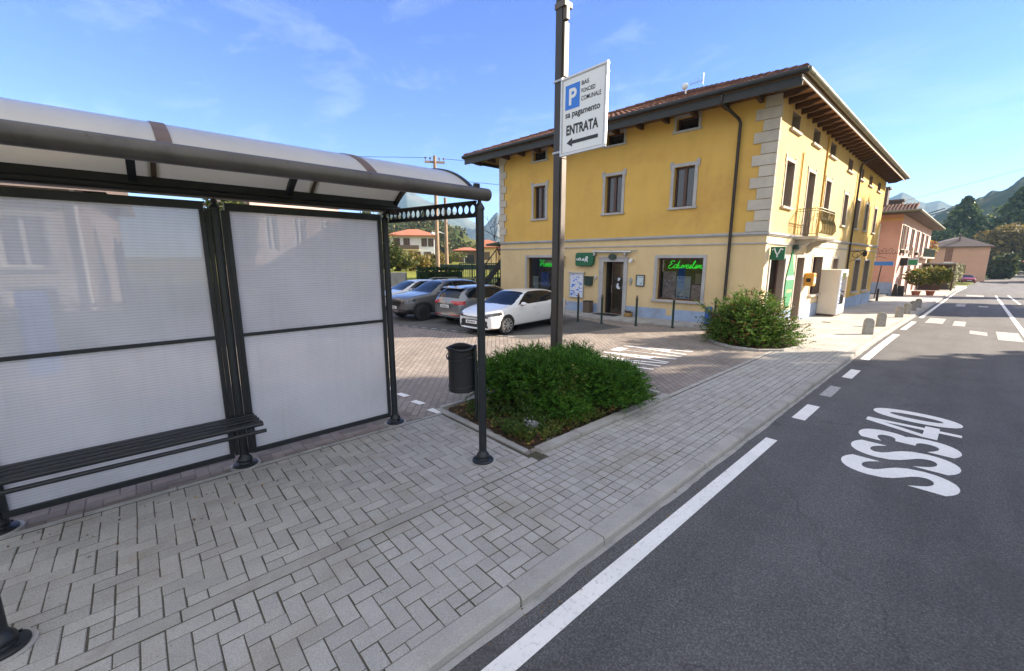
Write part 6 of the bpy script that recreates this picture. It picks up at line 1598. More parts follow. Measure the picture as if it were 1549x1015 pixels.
# peach house at the bend
PH = thing('peach_house', 'low peach coloured house with hipped brown roof at the end of the street', 'house', (-2.8, 120, -2.5))
zp = gz(115)
xL, xR, yF = -8.2, .65, 115.
FP_ = Frame((xR, yF), (-1., 0.), (0., -1.)); op = [(4.6, 5.6, 1.9, 4.3), (2.6, 4.4, zp, 1.2)]
wall('front_wall', FP_, 0, xR - xL, zp - .8, 4.5, op, MT['peach'], PH, .25)
simple_window(FP_, op[0], PH, .2, MT['brown']); simple_window(FP_, op[1], PH, .24, MT['brown'], glass=MT['inside'])
mb = MB(); mb.fbox(FP_, 8.0, 8.35, zp, 4.5, .001, .05); mb.build('pilaster', MT['trim'], PH)
mb = MB(); mb.box(xR - .002, xR + .02, yF - .02, yF + 10, zp - 1, 4.5); mb.build('street_wall', MT['pinklt'], PH); mb = MB(); mb.box(xL, xL + .1, yF + .1, yF + 10, zp - 1, 4.5); mb.box(xL, xR, yF + 9.9, yF + 10, zp - 1, 4.5); mb.build('rear_wall', MT['peach'], PH)
mb = MB(); ov = .5; q = [(xR + ov, yF - ov), (xL - ov, yF - ov), (xL - ov, yF + 10.5), (xR + ov, yF + 10.5)]
mb.add([(x, y, 4.5) for x, y in q] + [(x, y, 4.65) for x, y in q] + [(-3.0, yF + 4, 6.5), (-4.4, yF + 6, 6.5)], [(0, 3, 2, 1), (0, 1, 5, 4), (1, 2, 6, 5), (2, 3, 7, 6), (3, 0, 4, 7), (4, 5, 9, 8), (5, 6, 9), (6, 7, 8, 9), (7, 4, 8)]); mb.build('roof', MT['roofgrey'], PH)
mb = MB(); mb.box(-3.6, -3.3, yF + 2, yF + 2.4, 5.2, 6.9); mb.build('chimney', MT['roofgrey'], PH)
def fbanner(name, label, cat, F, u0, u1, z0_, z1_, mat, d=.04): mb = MB(); mb.fbox(F, u0, u1, z0_, z1_, d, d + .05); return tag(mb.build(name, mat, bevel=.01), label, cat)
fb = fbanner('wall_sign', 'white square sign with dark figure on the peach house wall', 'sign', FP_, 4.3, 5.6, .55, 1.75, MT['white']); mb = MB(); mb.fbox(FP_, 4.6, 5.2, .75, 1.5, .091, .095); mb.build('figure', MT['brown'], fb)
# vehicles parked by the peach house (a few pixels each)
for i, (x, y, pnt, lb) in enumerate(((-3.9, 104, PK, 'black car parked before the peach house wall, leftmost of two'), (-1.35, 106, PR, 'red and white car parked before the peach house, rightmost of two'))):
    car('parked_car', lb, suv if i == 0 else hatch, pnt, (x, y, gz(y)), rad(170 if i else 185) if False else rad(-90 + 8 * i), .95)
mb = MB(); mb.box(.78, 1.0, 113.2, 113.4, zp, zp + 3.0)
# signs and wall at the far bend
FBn = Frame((9, 178), (-1, 0), (0, -1))
fbanner('distant_sign', 'small blue board by the dark trees at the end of the road', 'sign', Frame((5, 176), (-1, 0), (0, -1)), 2.7, 4.9, .5, 2.0, MT['blue_ink']); fbanner('distant_sign', 'small pale board right of the blue board at the end of the road', 'sign', Frame((5, 176), (-1, 0), (0, -1)), 1.0, 2.0, .3, 1.9, MT['ochre'])
for k in range(2):
    x = (5 + .8, 5 - 3.2)[k]; mb = MB(); mb.tube([(1.2 if k == 0 else 3.5, 176.1, -2), (1.2 if k == 0 else 3.5, 176.1, 1)], .07, 6)
    tag(mb.build('sign_post', MT['galv']), ('post under the distant blue board', 'post under the distant pale board')[k], 'post')
# rust-red hut at the far right edge
HT = thing('roadside_hut', 'rust coloured hut with sloping roof at the right edge of the road', 'hut', (7.2, 118, -2.4)); mb = MB(); mb.box(5.9, 9.5, 117, 121, zp - .5, 1.9); mb.build('wall', MT['rosetile'], HT); mb = MB(); mb.prism([(4.9, 116.5, 1.8), (10, 116.5, 3.4), (10, 116.5, 3.6), (4.9, 116.5, 2.0)], (0, 5, 0)); mb.build('roof', MT['rosetile'], HT)

# ------------------------------------------------------------------ trees
MT['dkleaf'] = leaf_mat('dark_conifer_leaves', (.04, .075, .03), (.085, .13, .045), (.15, .18, .06), .35)
MT['mdleaf'] = leaf_mat('mid_green_leaves', (.03, .05, .012), (.06, .085, .02), (.10, .11, .03), .3)
MT['goldleaf'] = leaf_mat('golden_leaves', (.12, .10, .025), (.20, .15, .04), (.26, .20, .06), .3)
MT['slopeleaf'] = leaf_mat('slope_wood_leaves', (.03, .055, .022), (.06, .09, .03), (.14, .12, .04), .25)
MT['olleaf'] = leaf_mat('olive_leaves', (.06, .075, .018), (.11, .12, .028), (.16, .14, .04), .3)
def tree(name, label, x, y, zb, h, rw, mat, kind='round', n=1500, leaf=.5, trunk=.25, group=None, cat='tree'):
    root = thing(name, label, cat, (x, y, zb), group)
    mb = MB()
    mb.tube([(x, y, zb - .3), (x + .02 * h * R.uniform(-1, 1), y, zb + h * .4), (x, y, zb + h * (.92 if kind == 'cone' else .7))], [rw * .09 + .06, rw * .065 + .03, .03], 7)
    if kind == 'cone':
        mb.build('trunk', MT['bark'], root)
        t = RN.uniform(0, 1, n) ** .75; lay = np.floor(t * 13) / 13 + RN.uniform(0, .08, n); t = np.clip(.75 * t + .25 * lay, 0, 1)
        a = RN.uniform(0, 6.283, n); armn = 5 + RN.integers(0, 3); rr = rw * (1 - t ** 1.5) ** .8 * (RN.uniform(.2, 1, n) ** .5) * (1 + .22 * np.sin(a * armn + t * 31) + RN.normal(0, .1, n)) + .06
        C = np.stack([x + rr * np.cos(a), y + rr * np.sin(a), zb + h * (.03 + .97 * t) - rr * .12], 1)
        A = np.stack([np.cos(a), np.sin(a), -.3 + 0 * a], 1) + rand_unit(n) * .9
    else:
        parts = []
        zc, hz_ = (.62, .34) if kind == 'round' else (.47, .46)
        for k in range(13):
            d = Vector((R.gauss(0, 1), R.gauss(0, 1), R.gauss(.15 if kind == 'round' else -.12, .8))).normalized(); q = R.uniform(.3, .75)
            c = Vector((x + d.x * rw * q, y + d.y * rw * q, zb + h * zc + d.z * h * hz_ * q)); s = R.uniform(.28, .50); parts.append((c, s))
            mb.tube([(x, y, zb + h * R.uniform(.2, .45)), tuple(((Vector((x, y, zb + h * .45)) + c) / 2)), tuple(c)], [rw * .04, rw * .025, .015], 5)
        mb.build('trunk', MT['bark'], root)
        Cs = []
        for c, s in parts:
            k = n // len(parts); d = rand_unit(k); q = RN.uniform(.3, 1.05, k) ** .5; Cs.append(np.array(c) + d * q[:, None] * np.array([rw * s * 1.2, rw * s * 1.2, h * hz_ * s * 1.15]))
        C = np.concatenate(Cs); A = rand_unit(len(C))
    A /= np.linalg.norm(A, axis=1, keepdims=True)
    s = leaf * RN.uniform(.6, 1.35, len(C)); V, F = leaf_quads(C, A, s, s * .36)
    put('crown', np_mesh('crown', V, F, mat), root)
    return root
# on the right slope, each tree that can be told apart
RT = [('conifer', 'tall dark conifer on the slope, leftmost of the dark clump on the right', -4.8, 168, 20.5, 7, 'dkleaf', 'cone'), ('broad_tree', 'tall dark tree second from left in the clump on the right slope', -.2, 176, 20, 6.5, 'dkleaf', 'bush'),
      ('conifer', 'dark conifer with the highest spire behind the golden tree', 4.6, 172, 22, 7, 'dkleaf', 'cone'), ('broad_tree', 'broad dark tree at the right edge of the picture', 9.5, 168, 20.5, 7.5, 'dkleaf', 'bush'),
      ('broad_tree', 'dark broad tree at the foot of the conifers left of the golden tree', -7.5, 158, 14, 6.5, 'dkleaf', 'bush'), ('broad_tree', 'golden brown round tree in front of the dark conifers', 3.4, 150, 14.5, 5.2, 'goldleaf', 'round'),
      ('broad_tree', 'mid green tree just left of the golden tree above the road end', -2.8, 170, 9.5, 4.2, 'dkleaf', 'bush'), ('broad_tree', 'olive green tree at the far right above the road', 9.5, 150, 11, 5.5, 'olleaf', 'bush'),
      ('broad_tree', 'bright green low tree just right of the peach house roof', 2.6, 128, 6.5, 2.3, 'mdleaf', 'bush'), ('broad_tree', 'dark tree closing the end of the road', 5.0, 186, 9, 6.0, 'dkleaf', 'bush'), ('broad_tree', 'dark tree behind the pale board at the road end', 12.0, 180, 10, 6.0, 'dkleaf', 'bush'), ('broad_tree', 'dark bushy tree left behind the peach house', -11.0, 150, 10, 6., 'dkleaf', 'bush')]
for nm, lb, x, y, h, rw, mt, kd in RT: tree(nm, lb, x, y, gz(y) - .5, h, rw, MT[mt], kd, 3600 if kd == 'cone' else 3000, 1.05 if kd == 'cone' else .75)
tree('autumn_tree', 'small red and yellow tree above the peach house roof edge', -6.6, 108, gz(108), 8.2, 1.3, leaf_mat('red_yellow_leaves', (.25, .05, .02), (.35, .20, .03), (.30, .3, .05), .3), 'round', 500, .4)
# hillside wood on the left reads as one mass
def wood(name, spots, mats_h, mat, leaf, per):
    Cs = []; As = []
    for (x, y, z, h, r_, kd) in spots:
        n = per
        if kd: 
            t = RN.uniform(0, 1, n); a = RN.uniform(0, 6.283, n); rr = r_ * (1 - t) ** .8 * RN.uniform(.3, 1, n) ** .5 + .05; C = np.stack([x + rr * np.cos(a), y + rr * np.sin(a), z + h * t], 1)
        else:
            d = rand_unit(n); q = RN.uniform(.4, 1, n) ** .5 * (1 + .2 * np.sin(5 * np.arctan2(d[:, 1], d[:, 0]) + 4 * d[:, 2])); C = np.array([x, y, z + h * .55]) + d * q[:, None] * np.array([r_, r_, h * .5])
        Cs.append(C); As.append(rand_unit(n))
    C, A = np.concatenate(Cs), np.concatenate(As); s = leaf * RN.uniform(.6, 1.4, len(C)); V, F = leaf_quads(C, A, s, s * .36)
    return struct(put(name, np_mesh(name, V, F, mat), origin=(spots[0][0], spots[0][1], 0)), True)
def polar(b, r_): return r_ * math.sin(rad(b)), r_ * math.cos(rad(b))
MT['woodleaf'] = leaf_mat('hillside_wood_leaves', (.028, .042, .012), (.07, .08, .02), (.15, .11, .03), .25)
spots = []
for k in range(230):
    b = R.uniform(-84, -52.2); D_ = R.uniform(92, 168); crest = np.interp(b, [-84, -66, -59.7, -57, -54.2, -52.2], [5.0, 5.3, 5.2, 4.6, 2.6, 1.2])
    f_ = (D_ - 92) / 76.; zc = -1 + (2.2 + 170 * math.tan(rad(crest)) + 1) * (f_ ** 1.2) * .86 - 1.5
    x, y = polar(b, D_); h = R.uniform(4, 7.5); spots.append((x, y, zc, h, h * R.uniform(.32, .45), R.random() < .4))
wood('hillside_wood', spots, None, MT['woodleaf'], .85, 260)

spots = []
for k in range(150):
    x = R.uniform(-45, 60); y = R.uniform(195, 300); f_ = (y - 195) / 105; h = R.uniform(6, 12)
    spots.append((x, y, -5 + 24 * f_ ** 1.1 * (.55 + .45 * sstep(-40, 15, x)), h, h * R.uniform(.3, .45), R.random() < .45))
wood('slope_wood', spots, None, MT['slopeleaf'], 1.25, 240)

# ------------------------------------------------------------------ left background
# pale villa with red roofs and balconies
VW = thing('white_villa', 'white villa with low red roofs and brown balconies below the wooded hill', 'villa', (-52.5, 29, 2.0))
def rot_box_house(root, c, ang, w, d, z0_, z1_, mat, roofmat, rh, ov=.7):
    ca, sa = math.cos(ang), math.sin(ang); fx = (ca, sa); nn = (sa, -ca)
    F = Frame((c[0], c[1]), fx, nn)
    mb = MB(); mb.fbox(F, -w / 2, w / 2, z0_, z1_, -d, 0); mb.build('wall', mat, root)
    mb = MB(); a, b = -w / 2 - ov, w / 2 + ov; q = [F.P(a, ov, z1_), F.P(b, ov, z1_), F.P(b, -d - ov, z1_), F.P(a, -d - ov, z1_)]; q2 = [F.P(a, ov, z1_ + .15), F.P(b, ov, z1_ + .15), F.P(b, -d - ov, z1_ + .15), F.P(a, -d - ov, z1_ + .15)]
    rl = F.P(a + min(d / 2 + ov, w / 2), -d / 2, z1_ + .15 + rh); rr = F.P(b - min(d / 2 + ov, w / 2), -d / 2, z1_ + .15 + rh)
    mb.add(q + q2 + [rl, rr], [(0, 3, 2, 1), (0, 1, 5, 4), (1, 2, 6, 5), (2, 3, 7, 6), (3, 0, 4, 7), (4, 5, 9, 8), (5, 6, 9), (6, 7, 8, 9), (7, 4, 8)]); mb.build('roof', roofmat, root)
    return F
def facing(x, y): return math.atan2(y, x) + math.pi / 2    # wall direction for a house that looks at the road corner
VX = polar(-61.2, 60); FV = rot_box_house(VW, VX, rad(58), 5.9, 6, 1.5, 5.35, MT['white'], MT['rosetile'], 1.0)
for (a, b, c, e) in ((-2.5, -1.9, 4.1, 5.1), (-1.2, -.6, 4.0, 5.1), (1.2, 1.7, 4.0, 5.1), (2.1, 2.6, 4.0, 5.1), (-2.4, -1.8, 2.3, 3.3), (.2, .8, 2.3, 3.3), (1.5, 2.2, 2.3, 3.3)):
    mb = MB(); mb.fbox(FV, a, b, c, e, .0, .03); w = mb.build('window', MT['brown'], VW); mb = MB(); mb.fbox(FV, b + .02, b + .25, c, e, .0, .06); mb.build('shutter', MT['winwood'], w)
mb = MB(); mb.fbox(FV, -2.9, .9, 3.5, 3.6, .0, 1.0); bb = mb.build('balcony', MT['cream'], VW); mb = MB(); mb.fbox(FV, -2.9, .9, 3.6, 4.15, .92, 1.0); mb.build('parapet', MT['brown'], bb)
VX2 = polar(-63.9, 62); FV2 = rot_box_house(VW, VX2, rad(58), 4.5, 6, 1.5, 5.0, MT['wht2'], MT['rosetile'], .8)
mb = MB(); mb.fbox(FV2, -2, 1.6, 3.2, 3.9, .3, .9); mb.build('balcony', MT['brown'], VW); mb = MB(); mb.fbox(FV2, -.4, .6, 4.0, 4.9, 0, .03); mb.build('window', MT['glass'], VW)
# timber barn, red roofed houses
BR = thing('timber_barn', 'low brown barn with rusty roof at the edge of the meadow', 'barn', (*polar(-54.1, 70), 1.5)); FB = rot_box_house(BR, polar(-54.15, 70), rad(52), 3.6, 3.5, 1.2, 3.6, MT['brown'], MT['rosetile'], .5, .5)
mb = MB(); mb.fbox(FB, -.3, 1.2, 1.3, 3.0, .0, .03); mb.build('door', MT['black'], BR); mb = MB(); mb.fbox(FB, -.45, -.31, 1.3, 3.1, .0, .06); mb.build('door_post', MT['white'], BR)
for b_, dd_, w_, lb in ((-51.35, 55, 2.2, 'red roofed house far left of the yellow house, front gable'), (-50.4, 60, 2.6, 'red roofed house touching the edge of the yellow house')):
    h_ = thing('red_roof_house', lb, 'house', (*polar(b_, dd_), 1.2)); Fh = rot_box_house(h_, polar(b_, dd_), rad(50), w_, 3, .8, 3.7, MT['cream'], MT['rosetile'], .95, .35); mb = MB(); mb.fbox(Fh, -.4, .3, 2.2, 3.2, 0, .03); mb.build('window', MT['brown'], h_)
# garden trees and bushes in front of the villa
for i, (b_, dd_, h_, r_, mt, lb) in enumerate(((-64.6, 33, 2.3, 1.3, 'mdleaf', 'bright green garden tree close to the shelter post'), (-63.0, 38, 1.7, 1.8, 'olleaf', 'olive bush below the villa balcony'), (-61.2, 40, 2.1, 1.9, 'goldleaf', 'tawny willow like shrub in front of the villa'), (-59.9, 42, 1.5, 1.3, 'olleaf', 'low olive shrub to the left of the timber pole'), (-58.0, 52, 2.6, 1.1, 'goldleaf', 'round ochre tree between the two timber poles'), (-56.3, 66, 2.6, 2.2, 'olleaf', 'olive bush on the meadow edge left of the barn'), (-52.9, 75, 3.5, 2.0, 'mdleaf', 'green tree behind the barn roof'), (-65.8, 58, 9, 3.0, 'olleaf', 'tall olive tree partly hidden by the shelter post'))):
    x, y = polar(b_, dd_); tree('garden_tree' if h_ > 3 else 'garden_shrub', lb, x, y, terrain(x, y), h_, r_, MT[mt], 'bush', 1500, .28)
x, y = polar(-59.6, 150); tree('spire_fir', 'single pointed fir rising above the wooded hill', x, y, 8.5, 10.5, 2.4, MT['olleaf'], 'cone', 1500, .6)
# bare branches by the house corner
mb = MB(); x, y = polar(-50.0, 26)
def twig(p, d, l, r_, k):
    q = p + d * l; mb.tube([p, q], [r_, r_ * .6], 4)
    if k:
        for _ in range(3): twig(q, (d + Vector((R.gauss(0, .5), R.gauss(0, .5), R.gauss(.05, .4)))).normalized(), l * .68, r_ * .6, k - 1)
twig(Vector((x, y, 1)), Vector((.1, 0, 1)).normalized(), 1.5, .06, 4); tag(mb.build('bare_tree', MT['bark']), 'leafless twiggy tree at the left edge of the yellow house', 'tree')
# utility poles
def upole(label, base, top, arms):
    t = thing('utility_pole', label, 'utility pole', base); b_, q = Vector(base), Vector((base[0], base[1], top)); mb = MB(); mb.tube([b_ - Vector((0, 0, .3)), q], [.17, .12], 10); mb.build('pole', MT['polewood'], t, smooth=True)
    for z, l in arms:
        mb = MB(); d = Vector((.45, .89, 0)); mb.bar(Vector((q.x, q.y, z)) - d * l, Vector((q.x, q.y, z)) + d * l, .14, .14); c = mb.build('crossarm', MT['polewood'], t)
        for k in (-1, -.5, .5, 1):
            mb = MB(); p = Vector((q.x, q.y, z + .07)) + d * l * k * .92; mb.lathe(tuple(p), [(.02, 0), (.02, .12), (.06, .14), (.07, .22), (.03, .28)], 8); mb.build('insulator', MT['brown'], c, smooth=True)
    return t
upole('tall timber utility pole with two crossarms above the shelter roof', (-28.83, 18.02, 1.2), 9.95, [(9.5, .75), (8.05, .95)])
upole('shorter timber pole right of the tall one, with a lamp arm', (-30.12, 19.7, 1.2), 7.2, [])
mb = MB(); mb.tube([(-30.12, 19.7, 4.3), (-30.3, 19.2, 4.45), (-30.45, 18.8, 4.4)], .05, 6); mb.lathe((-30.5, 18.65, 4.25), [(.05, .2), (.22, .05), (.2, 0)], 10); tag(mb.build('yard_lamp', MT['white'], smooth=True), 'small white yard lamp fixed to the shorter timber pole', 'lamp')
for z0_, y1, z1_, lb in ((9.78, 60, 12.5, 'upper overhead wire from the timber pole to the right'), (8.3, 60, 9.0, 'lower overhead wire from the timber pole to the right')):
    mb = MB(); a, b = Vector((-28.6, 18.5, z0_)), Vector((-8, 75, z1_)); mb.tube([a.lerp(b, t) - Vector((0, 0, 2.4 * t * (1 - t))) for t in np.linspace(0, 1, 16)], .016, 4); tag(mb.build('overhead_wire', MT['black']), lb, 'wire')
for z0_, lb in ((9.78, 'upper overhead wire running left behind the shelter roof'), (8.3, 'lower overhead wire running left behind the shelter roof')):
    mb = MB(); a, b = Vector((-29, 17.5, z0_)), Vector((-50, -18, z0_ + .5)); mb.tube([a.lerp(b, t) - Vector((0, 0, 2. * t * (1 - t))) for t in np.linspace(0, 1, 12)], .016, 4); tag(mb.build('overhead_wire', MT['black']), lb, 'wire')
mb = MB(); a, b = Vector((-4.6, 33, 5.2)), Vector((14, 42, 12.)); mb.tube([a.lerp(b, t) - Vector((0, 0, 1.2 * t * (1 - t))) for t in np.linspace(0, 1, 14)], .007, 4); tag(mb.build('overhead_wire', MT['black']), 'thin wire crossing the pale sky right of the yellow house', 'wire')
# clipped hedge, low wall, railing fence, outside stair
MT['hedge'] = leaf_mat('hedge_leaves', (.012, .03, .010), (.03, .055, .015), (.05, .075, .02), .2)
def hedge(name, label, a, b, h, w, n, leaf=.12):
    root = thing(name, label, 'hedge', ((a[0] + b[0]) / 2, (a[1] + b[1]) / 2, a[2])); a, b = Vector(a), Vector(b); d = (b - a); nn = Vector((-d.y, d.x, 0)).normalized()
    mb = MB(); mb.bar(a + Vector((0, 0, h * .45)), b + Vector((0, 0, h * .45)), w * .8, h * .85); mb.build('hedge_core', MT['hedge'], root)
    t = RN.uniform(0, 1, n); s = RN.uniform(-1, 1, n); z = RN.uniform(0, 1, n); face = RN.integers(0, 3, n); s = np.where(face == 0, np.sign(s), s); z = np.where(face == 1, 1, z)
    C = np.array(a) + t[:, None] * np.array(d) + (s * w / 2)[:, None] * np.array(nn) + np.stack([0 * t, 0 * t, z * h], 1) + RN.normal(0, .04, (n, 3)); A = rand_unit(n); ss = leaf * RN.uniform(.6, 1.4, n); V, F = leaf_quads(C, A, ss, ss * .36); put('foliage', np_mesh('foliage', V, F, MT['hedge']), root); return root
hedge('clipped_hedge', 'dark clipped hedge behind the grey parked car', (-21.3, 11.9, .35), (-20.2, 14.2, .35), 1.35, 1.0, 2600)
mb = MB(); mb.bar((-24.5, 9.0, .7), (-21.6, 11.4, .7), .25, 1.6); tag(mb.build('low_wall', MT['conc'], bevel=.02), 'pale grey low wall to the left of the clipped hedge', 'wall')
def railfence(label, a, b, h, n):
    root = thing('railing_fence', label, 'fence', a); a, b = Vector(a), Vector(b); mb = MB()
    for k in range(n + 1): p = a.lerp(b, k / n); mb.tube([p, p + Vector((0, 0, h))], .022 if k % 6 else .045, 5)
    mb.build('bars', MT['dkgreen'], root)
    for z in (h, h * .12): mb = MB(); mb.bar(a + Vector((0, 0, z)), b + Vector((0, 0, z)), .05, .05); mb.build('rail', MT['dkgreen'], root)
railfence('dark green railing between hedge and outside stair', (-19.8, 13.8, .5), (-16.6, 15.2, .5), 1.5, 26)
mb = MB(); mb.bar((-24, 15.2, 1.75), (-18.6, 17.6, 1.75), .2, .3)
for k in range(9): p = Vector((-24, 15.2, 0)).lerp(Vector((-18.6, 17.6, 0)), k / 8); mb.tube([p, p + Vector((0, 0, 1.75))], .03, 5)
tag(mb.build('meadow_rail', MT['dkgreen']), 'broad dark rail in front of the yellow meadow', 'fence')
ST = thing('outside_stair', 'dark steel outside stair at the left side of the yellow house', 'stair', (-17.0, 14.8, 0))
mb = MB()
for dx in (0, .9): mb.bar((-18.3 + dx * .3, 13.6 + dx * .9, .1), (-16.35 + dx * .0, 14.6 + dx, 2.7), .06, .28)
mb.build('stringer', MBk, ST); mb = MB()
for k in range(11): p = Vector((-18.3, 13.6, .2)).lerp(Vector((-16.35, 14.6, 2.72)), k / 10); q = Vector((-18.03, 14.4, .2)).lerp(Vector((-16.35, 15.5, 2.72)), k / 10); mb.bar(p, q, .26, .04)
mb.build('treads', MBk, ST); mb = MB()
mb.tube([(-18.3, 13.6, 1.1), (-16.35, 14.6, 3.65)], .03, 6)
for k in range(9): p = Vector((-18.3, 13.6, .2)).lerp(Vector((-16.35, 14.6, 2.72)), k / 8); mb.tube([p, p + Vector((0, 0, .92))], .018, 5)
mb.build('handrail', MBk, ST); mb = MB(); mb.box(-17.4, -16.1, 14.6, 17.5, 2.66, 2.78); mb.build('landing', MBk, ST)
mb = MB(); mb.prism([(-18.4, 14.6, 2.95), (-16.1, 14.6, 3.15), (-16.1, 14.6, 3.25), (-18.4, 14.6, 3.05)], (0, 3, 0)); mb.build('canopy', MT['dkgreen'], ST)
# buildings behind the shelter
BB = thing('pink_terrace', 'pinkish terrace house with grey roof behind the shelter panels', 'house', (-18, -4, 0))
FT = Frame((-16.3, -.75), (-.08, -.9968), (.9968, -.08)); opsT = [(.8 + k * 1.9, 1.7 + k * 1.9, 2.0, 3.3) for k in range(6)] + [(.8 + k * 1.9, 1.7 + k * 1.9, .3, 1.5) for k in range(6)]
wall('front_wall', FT, 0, 12, -.2, 4.0, opsT, MT['rose'], BB); 
for o in opsT: simple_window(FT, o, BB, .15, MT['white'], MT['trim'])
mb = MB(); mb.fbox(FT, 0, 12, -.2, 4.0, -7, -.3); mb.build('rear_wall', MT['rose'], BB)
mb = MB(); q = [FT.P(-.5, .6, 3.95), FT.P(12.5, .6, 3.95), FT.P(12.5, -3.5, 5.5), FT.P(-.5, -3.5, 5.5)]; mb.add(q + [FT.P(-.5, -7.5, 3.95), FT.P(12.5, -7.5, 3.95)], [(0, 1, 2, 3), (3, 2, 5, 4), (0, 3, 4), (1, 5, 2)]); rfT = mb.build('roof', MT['roofgrey'], BB)
mb = MB()
for u in (.2, 4.2, 8.1, 11.8): mb.tube([FT.P(u, .08, -.1), FT.P(u, .08, 4.2)], .05, 8)
mb.build('downpipe', MT['white'], BB)
B2 = thing('rose_block', 'rose coloured block with paired windows behind the right shelter panel', 'house', (-19.5, 6, 0))
FT2 = Frame((-18.3, 6.7), (.18, -.9837), (.9837, .18)); opsT2 = [(.4 + k * 1.05, .85 + k * 1.05, z, z + 1.3) for k in range(3) for z in (.6, 2.5)]
wall('front_wall', FT2, 0, 3.4, -.2, 4.35, opsT2, MT['rose'], B2)
for o in opsT2: simple_window(FT2, o, B2, .12, MT['white'])
mb = MB(); mb.fbox(FT2, 0, 3.4, -.2, 4.35, -4, -.25); mb.build('rear_wall', MT['rose'], B2); mb = MB(); mb.fbox(FT2, -.15, 3.55, 4.351, 4.5, -4.2, .15); mb.build('roof', MT['quoin'], B2)
for u in (.3, 2.6):
    mb = MB(); mb.fbox(FT2, u, u + .7, 4.501, 5.0, -1.2, -.4); mb.build('chimney', MT['rose'], B2)
tree('broad_tree', 'green treetop showing over the left shelter panel', -15.2, 2.4, 0, 5.0, .9, MT['mdleaf'], 'round', 1500, .16)
hedge('garden_hedge', 'green hedge seen blurred through the left shelter panel', (-14.2, -6, 0), (-13.6, .6, 0), 1.15, .7, 1800)
mb = MB(); mb.box(-12.2, -11.8, -1.7, -1.3, 0, 1.6); tag(mb.build('meter_cabinet', MT['blueplas'], bevel=.02), 'bluish cabinet seen blurred through the left shelter panel', 'cabinet')

# ------------------------------------------------------------------ trees across the road that shade the near pavement (outside the frame)
MT['shleaf'] = leaf_mat('street_tree_leaves', (.03, .05, .012), (.06, .085, .02), (.10, .11, .03), .2)
R.seed(21); RN = np.random.default_rng(21)
def shade_tree(n, leaf, h, rw):
    t = tree('street_tree', 'leafy street tree on the far side of the road', 0, 0, 0, h, rw, MT['shleaf'], 'round', n, leaf, group='street trees across the road'); return t
st0 = shade_tree(5200, .62, 13.0, 3.4); st1 = shade_tree(2600, .42, 9.0, 2.2)
POSD = SHADE_DENSE; POSL = SHADE_LIGHT
st0.location = (*POSD[0][:2], 0); st0.scale = (1, 1, POSD[0][2]); st1.location = (*POSL[0][:2], 0); st1.scale = (1, 1, POSL[0][2])
for (x, y, s) in POSD[1:]: c = dup(st0, (x, y, 0), None, R.uniform(0, 6)); c.scale = (1, 1, s)
for (x, y, s) in POSL[1:]: c = dup(st1, (x, y, 0), None, R.uniform(0, 6)); c.scale = (1, 1, s)
# ------------------------------------------------------------------ camera, light, sky, air
cam = bpy.data.cameras.new('camera'); co_ = link(bpy.data.objects.new('camera', cam)); SC.camera = co_
cam.sensor_fit = 'HORIZONTAL'; cam.sensor_width = 36; cam.lens = 36 * 630. / 1549; cam.clip_start = .05; cam.clip_end = 8000
yaw, pitch = rad(48.05), math.atan(114.5 / 630)
co_.location = (0, 0, 2.2); co_.rotation_euler = (math.pi / 2 - pitch, 0, yaw)

sd = Vector((math.sin(rad(SUN_AZ)) * math.cos(rad(SUN_EL)), math.cos(rad(SUN_AZ)) * math.cos(rad(SUN_EL)), math.sin(rad(SUN_EL))))
sl = bpy.data.lights.new('sun', 'SUN'); sl.energy = 4.5; sl.angle = rad(.55); sl.color = (1., .86, .69)
so = link(bpy.data.objects.new('sun', sl)); so.rotation_euler = (-sd).to_track_quat('-Z', 'Y').to_euler(); so.location = (20, 20, 30)

w = bpy.data.worlds.new('World'); SC.world = w; w.use_nodes = True; nt = w.node_tree; nt.nodes.clear()
out = nt.nodes.new('ShaderNodeOutputWorld'); bg = nt.nodes.new('ShaderNodeBackground'); sky = nt.nodes.new('ShaderNodeTexSky')
sky.sky_type = 'NISHITA'; sky.sun_disc = False; sky.sun_elevation = rad(SUN_EL); sky.sun_rotation = rad(SUN_AZ); sky.altitude = 300; sky.air_density = 1.; sky.dust_density = .0; sky.ozone_density = 2.2
tc = nt.nodes.new('ShaderNodeTexCoord')
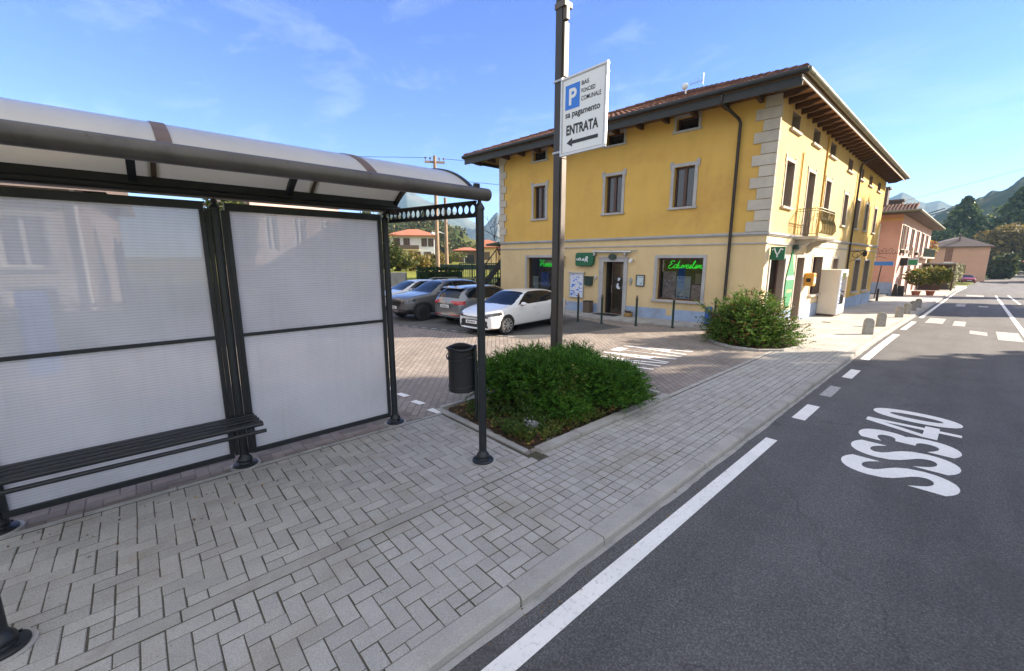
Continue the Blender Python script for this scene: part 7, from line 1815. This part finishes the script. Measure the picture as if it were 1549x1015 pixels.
# thin cirrus: streaky noise on the sky dome
mp = nt.nodes.new('ShaderNodeMapping'); mp.inputs['Scale'].default_value = (1.4, 3.2, 7.); mp.inputs['Rotation'].default_value = (0, .25, .5); nt.links.new(tc.outputs['Generated'], mp.inputs[0])
n1 = N(nt, 'ShaderNodeTexNoise', i_Scale=2.1, i_Detail=9., i_Roughness=.62, i_Distortion=.35); nt.links.new(mp.outputs[0], n1.inputs['Vector'])
m_ = ramp(nt, n1.outputs[0], [(.52, 0), (.85, .38)])
cl = mixc(nt, m_, sky.outputs[0], (6.0, 6.3, 6.6))
hs = nt.nodes.new('ShaderNodeHueSaturation'); hs.inputs['Saturation'].default_value = 1.15; hs.inputs['Hue'].default_value = .51; nt.links.new(cl, hs.inputs['Color'])
tint = mixc(nt, 1., hs.outputs[0], (.56, .62, .96), 'MULTIPLY')
# a thin bright veil of unseen cloud, added overhead and behind the viewer as fill light, clear blue over the hills
dp = nt.nodes.new('ShaderNodeVectorMath'); dp.operation = 'DOT_PRODUCT'; dp.inputs[1].default_value = (-.743, .669, 0); nt.links.new(tc.outputs['Generated'], dp.inputs[0])
n3 = N(nt, 'ShaderNodeTexNoise', i_Scale=2.4, i_Detail=7., i_Roughness=.6); nt.links.new(tc.outputs['Generated'], n3.inputs['Vector'])
ad = nt.nodes.new('ShaderNodeMath'); ad.operation = 'MULTIPLY_ADD'; ad.inputs[1].default_value = .22; nt.links.new(n3.outputs[0], ad.inputs[0]); nt.links.new(dp.outputs['Value'], ad.inputs[2])
fill_veil = ramp(nt, ad.outputs[0], [(.20, .94), (.64, 0.)])
final = mixc(nt, fill_veil, tint, FILL_VEIL)
nt.links.new(final, bg.inputs[0]); bg.inputs[1].default_value = .08; nt.links.new(bg.outputs[0], out.inputs[0])

mb = MB(); mb.box(-2400, 1200, -900, 2500, -12, HAZE_TOP); hz = mb.build('haze', MT['white'])
m, nt2, out2 = nodes('haze_air'); vol = nt2.nodes.new('ShaderNodeVolumePrincipled'); vol.inputs['Color'].default_value = (.42, .68, 1., 1); vol.inputs['Density'].default_value = HAZE; vol.inputs['Anisotropy'].default_value = 0.
nt2.links.new(vol.outputs[0], out2.inputs['Volume']); hz.data.materials.clear(); hz.data.materials.append(m); hz['kind'] = 'stuff'; hz.display_type = 'WIRE'

SC.view_settings.view_transform = 'Standard'; SC.view_settings.look = 'None'; SC.view_settings.exposure = EXPO; SC.view_settings.gamma = 1.; SC.view_settings.use_curve_mapping = False
SC.cycles.max_bounces = 8; SC.cycles.transparent_max_bounces = 12; SC.cycles.volume_bounces = 1
